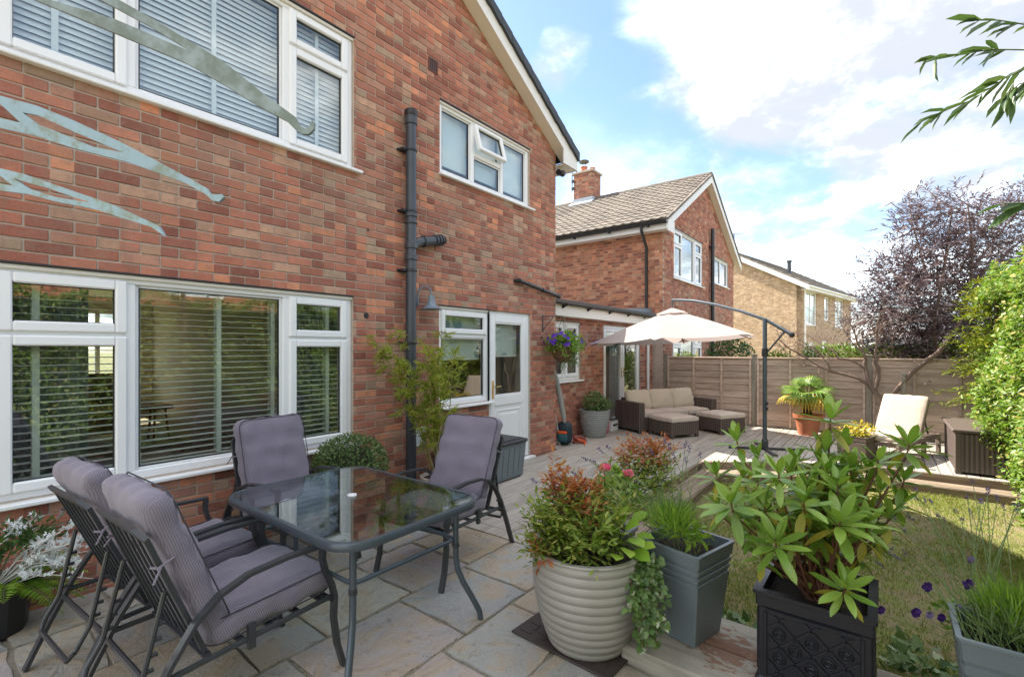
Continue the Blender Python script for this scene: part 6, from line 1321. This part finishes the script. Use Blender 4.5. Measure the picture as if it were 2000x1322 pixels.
for (x,y,d,r,n) in((1090,1010,2.5,(.14,.14,.10),130),(1150,1050,2.42,(.17,.15,.08),150),(1070,1060,2.45,(.09,.10,.07),70),(1140,985,2.65,(.13,.13,.10),90),(1200,1010,2.6,(.12,.12,.10),80)): compound((A(x,y,d),r),n,(.06,.11),G_NAND,na,'foliage')
for (x,y,d,r,n) in((1105,960,2.55,(.07,.07,.08),40),(1130,985,2.5,(.08,.08,.06),26),(1085,925,2.6,(.03,.03,.05),12),(1150,955,2.6,(.05,.05,.05),16),(1055,1085,2.35,(.04,.04,.03),7)): compound((A(x,y,d),r),n,(.05,.09),G_NRED,na,'red_foliage')
tubes('stems',M_RSTEM,na,[([PR+Vector((random.uniform(-.12,.12),random.uniform(-.12,.12),-.02)),Vector(A(random.uniform(1070,1190),random.uniform(930,1040),2.55))],[.005,.003]) for _ in range(14)],kind='stuff')
lm=thing('lime_leaved_plant','bright lime green broad leaved plant at the right edge of the ringed pot','plant',PR+Vector((.1,-.14,0)))
def bigleaf(w,m_): return MB().add([(a,b*w,c) for a,b,c in LEAF[0]],LEAF[1]).mesh('leaf',m_,smooth=True)
lme_=bigleaf(.72,G_LIME); rq=random.Random(8)
def leafset(t,me_,specs,base,stemmat=M_STEM,sr=.003):
    for x,y,d,L in specs:
        c=CAM+ray(x,y)*d; dv=(c-base); dv=Vector((dv.x,dv.y,dv.z*.4+rq.uniform(-.05,.02))).normalized(); u_=(Vector((0,0,1))-FW*.6+Vector((rq.gauss(0,.3),rq.gauss(0,.3),0))).normalized(); yv=u_.cross(dv).normalized(); z=dv.cross(yv); o_=c-dv*L*.5
        M_=Matrix(((dv.x,yv.x,z.x,o_.x),(dv.y,yv.y,z.y,o_.y),(dv.z,yv.z,z.z,o_.z),(0,0,0,1)))@Matrix.Scale(L*1.3,4); inst(me_,'leaf',t,M=Matrix.Translation(-Vector(t['_o']))@M_)
        tubes('stem',stemmat,t,[([base,base.lerp(o_,.6)+Vector((0,0,.03)),o_],[sr,sr*.8,sr*.6])],k=5)
leafset(lm,lme_,[(1190,1030,2.42,.09),(1215,1040,2.38,.10),(1200,1060,2.34,.10),(1230,1025,2.42,.09),(1240,1055,2.36,.10),(1255,1045,2.42,.08),(1225,1075,2.30,.09),(1250,1080,2.34,.09),(1185,1015,2.5,.08),(1215,1010,2.5,.09),(1170,1050,2.36,.08),(1245,1010,2.5,.08),(1262,1065,2.36,.07),(1205,1085,2.28,.08)],PR+Vector((.08,-.13,.0)))
# ---- nandina, rose and lavender behind the pots, in a hidden trough
tq=thing('stone_trough','low grey trough behind the big pots at the deck corner','planter',(3.02,-2.38,.0)); MB().sq([(.20,.0),(.22,.26),(.235,.262),(.235,.285),(.205,.285),(.20,.24)]).build('trough',M_GREYPOT,tq,local=True); MB().sq([(.198,.245),(.198,.25)]).build('soil',M_SOIL,tq,local=True)
TB=Vector((3.02,-2.38,.25))
n2=thing('nandina','nandina with orange brown tips behind the pink roses','shrub',TB)
for (x,y,d,r,n) in((1245,955,3.2,(.18,.18,.14),140),(1280,930,3.3,(.13,.13,.13),80)): compound((A(x,y,d),r),n,(.07,.12),G_NAND,n2,'foliage')
for (x,y,d,r,n) in((1250,890,3.3,(.13,.13,.08),50),(1285,885,3.3,(.08,.08,.09),30),(1215,895,3.35,(.07,.07,.06),16)): compound((A(x,y,d),r),n,(.06,.10),G_NRED,n2,'red_foliage')
tubes('stems',M_RSTEM,n2,[([TB+Vector((random.uniform(-.1,.1),random.uniform(-.1,.1),0)),Vector(A(random.uniform(1220,1290),random.uniform(890,960),3.25))],[.006,.003]) for _ in range(10)],kind='stuff')
rs_=thing('rose_bush','rose bush with two pink blooms between the nandinas','rose',TB+Vector((-.1,-.08,0)))
cloud(rs_,G_RHO,150,A(1200,965,2.95),(.16,.16,.13),(.04,.065),(.025,.04),.2)
cloud(rs_,G_RHO,60,A(1195,925,2.95),(.10,.10,.06),(.04,.06),(.025,.038),.2)
for x,y in((1181,917),(1227,928)):
    c=np.array(A(x,y,2.88)); n=55; v=unit(n); v[:,2]=np.abs(v[:,2])*.9-.15; P=c+v*.016; scatter(*LEAFS,P,nrm_(v*.7+np.array([0,0,.35])+unit(n)*.25),nrm_(v),rng.uniform(.022,.036,n),rng.uniform(.024,.036,n),'bloom',G_PINK,rs_,off=rs_['_o'])
    tubes('stem',M_STEM,rs_,[([TB+Vector((-.1,-.08,0)),Vector(c)-Vector((0,0,.1)),Vector(c)],[.004,.003,.003])])
def lavender(t,base,specs,nleaf,c,r,hl=.04):
    """specs: pixel tips with depth"""
    cloud(t,G_LAV,nleaf,c,r,(.05,.12),(.003,.006),.1,out=.35,up=.9,tmpl=BLADE)
    lines=[];Os=[];Ds=[];Us=[]
    for x,y,d in specs:
        e=CAM+ray(x,y)*d; b_=base+Vector((rq.uniform(-.09,.09),rq.uniform(-.09,.09),0)); m_=b_.lerp(e,.55)+Vector((0,0,.05)); lines.append(([b_,m_,e],[.0022,.0018,.0014]))
        ax=(e-m_).normalized()
        for i in range(26): 
            tt=rq.random(); rd_=Vector((rq.gauss(0,1),rq.gauss(0,1),rq.gauss(0,1))).normalized(); Os.append(e+ax*hl*tt+rd_*.003); Ds.append(rd_+ax*.8); Us.append(rd_.orthogonal())
    tubes('stalks',G_LAV,t,lines,kind='stuff',k=4); k=len(Os); scatter(*LEAFS,Os,Ds,Us,rng.uniform(.007,.013,k),rng.uniform(.005,.009,k),'flower_heads',G_LAVF,t,off=t['_o'])
SR=SQP+Vector((0,0,.42))
lv=thing('lavender','lavender and feathery green plant in the tall grey square planter','lavender',SR)
lavender(lv,SR,[(1165,905,2.7),(1180,885,2.7),(1195,880,2.75),(1150,900,2.7),(1300,870,2.7),(1320,900,2.75),(1338,876,2.7),(1345,882,2.65),(1340,905,2.7),(1308,880,2.7),(1365,895,2.7),(1275,890,2.7),(1130,930,2.7),(1050,940,2.65)],500,A(1300,1010,2.55),(.15,.15,.10))
cloud(lv,G_FERN,900,A(1315,1020,2.45),(.13,.12,.08),(.04,.09),(.003,.006),.1,out=.5,up=.9,tmpl=BLADE)
cloud(lv,G_LIME,60,A(1350,1045,2.45),(.10,.09,.06),(.04,.07),(.02,.03),.2)
# ---- ivy
iv=thing('trailing_ivy','variegated ivy trailing down between the ringed pot and the grey planter','ivy',(2.42,-2.95,.08)); Os=[];Ds=[];Us=[];lines=[]
for i in range(13):
    x=rq.uniform(1240,1282); pts=[CAM+ray(x,1085)*2.36]; 
    yend=rq.uniform(1180,1262)
    for k in range(7):
        t_=(k+1)/7; pts.append(CAM+ray(x+rq.uniform(-12,14)+(8*t_ if i%2 else -8*t_),1085+(yend-1085)*t_)*(2.36-.14*t_+rq.uniform(-.02,.02)))
    pts=[Vector((p.x,p.y,max(p.z,.09))) for p in pts]
    lines.append((pts,.0016))
    for k in range(44):
        j=rq.randrange(7); p=pts[j].lerp(pts[j+1],rq.random()); d=Vector((rq.gauss(-.3,.6),rq.gauss(-.2,.6),rq.gauss(-.35,.4))); Os.append(p+d*.012); Ds.append(d); Us.append(Vector((rq.gauss(-.7,.4),rq.gauss(-.4,.4),rq.gauss(.5,.3))))
IVYL=([(0,0,0),(.25,-.5,.02),(.45,-.28,0),(.6,-.36,-.02),(1,0,-.06),(.6,.36,-.02),(.45,.28,0),(.25,.5,.02),(.35,0,-.03)],[(0,8,1),(1,8,2),(2,8,3),(3,8,4),(4,8,5),(5,8,6),(6,8,7),(7,8,0)])
k=len(Os); scatter(*IVYL,Os,Ds,Us,rng.uniform(.024,.042,k),rng.uniform(.026,.044,k),'foliage',G_IVY,iv,off=iv['_o']); tubes('stems',M_RSTEM,iv,lines,kind='stuff',k=4)
def groundivy(label,specs,n):
    p0=onZ(*specs[0][:2],LAWN); t=thing('ground_ivy',label,'ivy',(p0.x,p0.y,LAWN)); Os=[]
    for x,y,r in specs:
        c=onZ(x,y,.0 if y>1240 else -.06)
        for _ in range(n): Os.append(c+Vector((rq.gauss(0,r),rq.gauss(0,r*1.2),rq.uniform(-.03,.035))))
    k=len(Os); scatter(*IVYL,Os,nrm_(unit(k)+np.array([-.2,0,.1])),nrm_(unit(k)*.5+np.array([-.3,0,1])),rng.uniform(.035,.07,k),rng.uniform(.035,.07,k),'foliage',G_IVY,t,off=t['_o'])
    tubes('stems',M_STEM,t,[([Vector((p0.x+rq.gauss(0,.05),p0.y+rq.gauss(0,.05),LAWN)),Vector(Os[rq.randrange(k)])],[.003,.002]) for _ in range(8)],kind='stuff')
groundivy('variegated ivy on the lawn edge between the grey and black planters',[(1420,1208,.03),(1450,1218,.03)],26)
groundivy('variegated ivy on the lawn edge right of the black planter',[(1745,1290,.04),(1790,1300,.05),(1835,1305,.05),(1775,1265,.03)],22)
# ---- right-hand planter: lavender, grasses and pansies
RR=RPL+Vector((0,0,.36)); l2=thing('lavender','tall lavender stalks leaning over the lawn from the right hand planter','lavender',RR)
sp2=[(1720+i*16+rq.uniform(-8,8),1005+rq.uniform(-25,40)-i*1.5,2.3+rq.uniform(-.2,.3)) for i in range(18)]+[(1790,960,2.5),(1822,985,2.4),(1890,975,2.5),(1900,945,2.6),(1930,960,2.5),(1985,1000,2.4),(1700,1065,2.3),(1745,1075,2.2),(1775,1085,2.2),(1735,1110,2.1),(1760,1095,2.0)]
lavender(l2,RR+Vector((0,.04,0)),sp2,500,tuple(RR+Vector((.05,-.02,.05))),(.12,.12,.08),.045)
cloud(l2,G_FERN,1500,tuple(RR+Vector((.10,-.04,.08))),(.13,.13,.09),(.05,.11),(.003,.006),.1,out=.4,up=.8,tmpl=BLADE)
pz=thing('pansies','dark purple pansies trailing over the edge of the right hand planter','flowers',RR+Vector((-.12,.08,0)))
cloud(pz,G_RHO,380,A(1900,1210,1.98),(.14,.13,.05),(.02,.035),(.014,.022),.1)
PET=([(0,0,0),(.4,-.55,.05),(.9,-.4,.03),(1,0,0),(.9,.4,.03),(.4,.55,.05)],[(0,1,2,3),(0,3,4,5)])
for x,y,s in((1890,1140,.02),(1905,1172,.024),(1788,1195,.018),(1838,1205,.015),(1810,1145,.018),(1895,1092,.014),(1975,1230,.018),(1870,1185,.013),(1815,1200,.014),(1985,1265,.014),(1720,1190,.015)):
    s*=1.2; c=np.array(A(x,y,1.95)); n=5; a=np.linspace(0,2*PI,6)[:-1]+rq.random(); rt3=np.array(RT); up3=np.array((0,0,1.)); D=np.array([rt3*math.cos(q)+up3*math.sin(q)*.9-np.array(FW)*.15 for q in a]); scatter(*PET,np.repeat(c[None],5,0),D,np.repeat((-np.array(FW)+up3*.6)[None],5,0)+rng.normal(0,.15,(5,3)),s,s*1.0,'bloom',G_PANSY if s>.017 else G_LAVF,pz,off=pz['_o'])
    tubes('stem',M_STEM,pz,[([RR+Vector((-.1,.08,.0)),Vector(c)+Vector((0,0,-.02)),Vector(c)],.0014)],k=4)
# ---- bamboo
bm_=thing('potted_bamboo','yellow green bamboo with thin arching canes in front of the soil pipe','bamboo',BMP+Vector((0,0,.24))); Os=[];Ds=[];Us=[]; rb_=random.Random(21)
for i in range(15):
    b_=BMP+Vector((rb_.gauss(0,.05),rb_.gauss(0,.05),.23)); x=rb_.uniform(705,905); y=rb_.uniform(600,790); d=4.55+rb_.uniform(-.25,.3); e=CAM+ray(x,y)*d
    e.y=min(e.y,-.12); m1=b_.lerp(e,.5)+Vector((0,0,.18)); pts=[b_,b_.lerp(m1,.55)+Vector((0,0,.05)),m1,e]
    tubes('cane',mat('bamboo_cane',(.30,.26,.09),.5,noise=(9,.2)),bm_,[(pts,[.0065,.0055,.004,.002])],k=6)
    for k in range(11):
        t_=.28+.72*k/10; a=(b_.lerp(m1,t_*2) if t_<.5 else m1.lerp(e,(t_-.5)*2)); sd=Vector((rb_.gauss(0,.6),rb_.gauss(0,.5)-.15,rb_.gauss(.3,.4))).normalized()*rb_.uniform(.05,.18)
        for q in range(19):
            p=a+sd*rb_.random(); p.y=min(p.y,-.06); Os.append(p); Ds.append(sd.normalized()+Vector((rb_.gauss(0,.6),rb_.gauss(0,.6),rb_.gauss(-.35,.5)))); Us.append(Vector((rb_.gauss(0,.6),rb_.gauss(-.4,.6),rb_.gauss(.6,.5))))
k=len(Os); scatter(*LEAFS,Os,Ds,Us,rng.uniform(.06,.11,k),rng.uniform(.008,.014,k),'foliage',G_BAM,bm_,off=bm_['_o'])
# ---- clipped box, small shrub, fern, ragwort
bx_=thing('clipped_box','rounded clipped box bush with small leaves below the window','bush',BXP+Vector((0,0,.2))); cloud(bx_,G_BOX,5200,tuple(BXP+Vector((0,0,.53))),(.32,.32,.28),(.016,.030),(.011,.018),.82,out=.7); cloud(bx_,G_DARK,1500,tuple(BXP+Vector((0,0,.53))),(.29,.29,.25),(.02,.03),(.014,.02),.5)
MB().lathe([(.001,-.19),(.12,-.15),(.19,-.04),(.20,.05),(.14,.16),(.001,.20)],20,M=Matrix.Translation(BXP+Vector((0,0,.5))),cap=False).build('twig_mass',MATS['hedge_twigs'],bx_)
tubes('stem',M_BARK,bx_,[([BXP+Vector((0,0,.19)),BXP+Vector((0,0,.5))],[.015,.012])])
s2=thing('potted_shrub','small mottled evergreen shrub in the grey ringed pot by the extension','bush',RP+Vector((0,0,.42))); cloud(s2,G_BOX,1100,tuple(RP+Vector((-.02,.0,.60))),(.22,.22,.19),(.03,.05),(.02,.03),.5); cloud(s2,G_LAV,500,tuple(RP+Vector((.15,-.12,.52))),(.14,.14,.12),(.06,.14),(.003,.006),.1,up=1.,tmpl=BLADE); tubes('stem',M_BARK,s2,[([RP+Vector((0,0,.4)),RP+Vector((0,0,.6))],.012)])
KR=KP+Vector((0,0,.235)); fe=thing('fern','green fern with arching fronds in the black pot under the window','fern',KR+Vector((.05,-.05,0))); rf_=random.Random(5)
for a,L,el_ in((-.1,.34,.35),(-.6,.36,.25),(-1.1,.30,.3),(.3,.30,.5),(-1.7,.28,.5),(-.35,.30,.75),(-.8,.26,.8),(-2.3,.25,.7),(.1,.24,.9),(-.45,.33,.1),(-.9,.31,.05)):
    Os=[];Ds=[];Us=[];Ls=[]; rach=[]
    for i in range(31):
        t_=i/30; r=L*t_; p=Vector((.05+math.cos(a)*r*math.cos(el_*(1-t_)),-.05+math.sin(a)*r*math.cos(el_*(1-t_)),.0+L*(math.sin(el_)*1.3*t_-.75*t_*t_+.25*t_))); p=p+KR; rach.append(p)
        if i>4:
            sd=Vector((-math.sin(a),math.cos(a),0)); f=math.sin(PI*min(1,(t_*.85+.15)))**.8
            for s in(-1,1): Os.append(p); Ds.append(sd*s+Vector((math.cos(a),math.sin(a),0))*.35+Vector((0,0,rf_.uniform(-.2,.05)))); Us.append(Vector((0,0,1))); Ls.append(.075*f+.006)
    k=len(Os); o_=scatter(*LEAFS,Os,Ds,Us,Ls,[.012]*k,'frond',G_FERN,fe,kind=None,off=fe['_o']); tubes('rachis',M_STEM,o_,[(rach[::3],.002)],k=4)
rw=thing('silver_ragwort','silver grey ragwort with lacy leaves above the fern','plant',KR+Vector((-.02,.03,0))); Os=[];Ds=[];Us=[];lines=[]
for i in range(26):
    x=rf_.uniform(20,215); y=rf_.uniform(985,1110) if i<18 else rf_.uniform(1080,1150); d=2.62+rf_.uniform(-.12,.1); e=CAM+ray(x,y)*d; e.y=min(e.y,-.07); lines.append(([KR,KR.lerp(e,.5)+Vector((0,0,.06)),e],[.0035,.003,.002]))
    for k in range(9):
        p=KR.lerp(e,.5)+Vector((0,0,.06)); p=p.lerp(e,.25+.75*rf_.random()); dv=Vector((rf_.gauss(0,.7),rf_.gauss(-.2,.6),rf_.gauss(.3,.5))).normalized(); L=rf_.uniform(.03,.055); sd=dv.orthogonal().normalized()
        for s in(-1,0,1):
            for j in range(3): Os.append(p+dv*L*j/3); Ds.append(dv+sd*s*.9); Us.append(Vector((rf_.gauss(0,.5),-.6,.8)))
k=len(Os); scatter(*LEAFS,Os,Ds,Us,rng.uniform(.016,.028,k),rng.uniform(.006,.010,k),'foliage',G_SILV,rw,off=rw['_o']); tubes('stems',mat('silver_stem',(.45,.46,.42),.8),rw,lines,kind='stuff',k=5)
tq_=A(40,1050,2.6); gp=thing('dark_leafy_plant','dark green leafy plant behind the ragwort in the black pot','plant',KR+Vector((-.05,.05,0))); cloud(gp,G_DARK,380,(tq_[0],min(tq_[1],-.14),tq_[2]),(.22,.10,.10),(.03,.06),(.012,.02),.1); tubes('stems',M_STEM,gp,[([KR,Vector(tq_)+Vector((random.uniform(-.1,.1),-.02,0))],.003) for _ in range(6)],kind='stuff')
# ---- palm
pm=thing('fan_palm','small fan palm with yellowing lower fronds in the terracotta pot','palm',TP_+Vector((0,0,.33)))
MB().lathe([(.06,0),(.075,.08),(.07,.22),(.05,.34),(.001,.36)],16,M=Matrix.Translation(TP_+Vector((0,0,.32))),cap=False).build('trunk',mat('palm_fibre',(.10,.06,.035),.95,noise=(50,.4),bump=(70,1.,.02)),pm)
def fan(m_,droop):
    mb=MB(); n=21
    for i in range(n):
        a=rad(-115+230*i/(n-1)); L=1-.25*abs(a)/2; w=.05
        P=[(.03*math.cos(a),.03*math.sin(a),0),(L*.5*math.cos(a),L*.5*math.sin(a),.03-droop*.06),(L*.8*math.cos(a),L*.8*math.sin(a),-.02-droop*.18),(L*math.cos(a),L*math.sin(a),-.12-droop*.45)]; s=(-math.sin(a),math.cos(a)); ws=(.012,w,w*.7,.004); V=[]
        for p,ww in zip(P,ws): V+=[(p[0]-s[0]*ww,p[1]-s[1]*ww,p[2]+.02),(p[0],p[1],p[2]),(p[0]+s[0]*ww,p[1]+s[1]*ww,p[2]+.02)]
        mb.add(V,[(3*j+q,3*j+q+1,3*j+q+4,3*j+q+3) for j in range(3) for q in(0,1)])
    return mb.mesh('frond',m_)
fm={0:fan(G_PALM,.55),1:fan(G_PALMY,.9)}; crn=TP_+Vector((0,0,.66)); rp_=random.Random(2)
for i in range(14):
    yel=i>=9; a=i*2.39+.5; e=rad(rp_.uniform(10,60)) if not yel else rad(rp_.uniform(-25,12)); L=rp_.uniform(.16,.28); dv=Vector((math.cos(a)*math.cos(e),math.sin(a)*math.cos(e),math.sin(e))); c=crn+dv*L; sc=rp_.uniform(.28,.38)
    dd=(dv+Vector((0,0,-.35))).normalized(); yv=Vector((0,0,1)).cross(dd).normalized(); z=dd.cross(yv); M_=Matrix(((dd.x,yv.x,z.x,c.x),(dd.y,yv.y,z.y,c.y),(dd.z,yv.z,z.z,c.z),(0,0,0,1)))@Matrix.Scale(sc,4)
    o_=inst(fm[int(yel)],'frond',pm,M=Matrix.Translation(-Vector(pm['_o']))@M_)
    tubes('petiole',M_STEM,pm,[([crn+Vector((0,0,-.06)),crn.lerp(c,.5)+Vector((0,0,.01)),c],[.006,.005,.004])],k=5)
yl=thing('yellow_foliage_plant','yellow leaved plant in the dark brown cube planter at the deck edge','plant',YP+Vector((0,0,.3))); cloud(yl,G_YEL,420,tuple(YP+Vector((0,0,.42))),(.24,.24,.12),(.03,.06),(.018,.03),.2); cloud(yl,G_NAND,120,tuple(YP+Vector((0,0,.36))),(.22,.22,.08),(.03,.05),(.02,.03),.2); tubes('stems',M_STEM,yl,[([YP+Vector((0,0,.28)),YP+Vector((rq.uniform(-.15,.15),rq.uniform(-.15,.15),.45))],.004) for _ in range(8)],kind='stuff')
# ---- petunias in the hanging basket
pt=thing('petunias','purple petunias and trailing foliage filling the hanging basket','flowers',HB+Vector((0,0,.1)))
cloud(pt,G_FERN,1500,(6.08,-.27,1.62),(.30,.30,.20),(.03,.055),(.02,.032),.35); cloud(pt,G_DARK,500,(6.06,-.26,1.62),(.22,.22,.15),(.03,.05),(.02,.03),.2); cloud(pt,G_LAV,520,(6.13,-.33,1.44),(.22,.22,.22),(.02,.04),(.012,.02),.2,droop=.8); cloud(pt,G_LAV,90,(5.96,-.30,1.30),(.04,.04,.16),(.02,.03),(.012,.018),.1,droop=.8)
for i in range(34):
    v=unit(1)[0]; v[2]=abs(v[2])*.7-.15; v[0]-=.35; v[1]-=.35; v/=np.linalg.norm(v); c=np.array([6.04,-.27,1.63])+v*np.array([.29,.29,.19]); a=np.linspace(0,2*PI,6)[:-1]; t1=np.cross(v,[0,0,1.]); t1/=np.linalg.norm(t1)+1e-9; t2=np.cross(v,t1); s=rng.uniform(.024,.036)
    if i>24: c=c+np.array([.15,.05,0])
    D=np.array([t1*math.cos(q)+t2*math.sin(q)+v*.35 for q in a]); scatter(*PET,np.repeat(c[None],5,0),D,np.repeat(v[None],5,0)+rng.normal(0,.1,(5,3)),s,s*1.1,'bloom',G_PURP,pt,off=pt['_o'])
for o in bpy.data.objects:
    if '_o' in o: del o['_o']
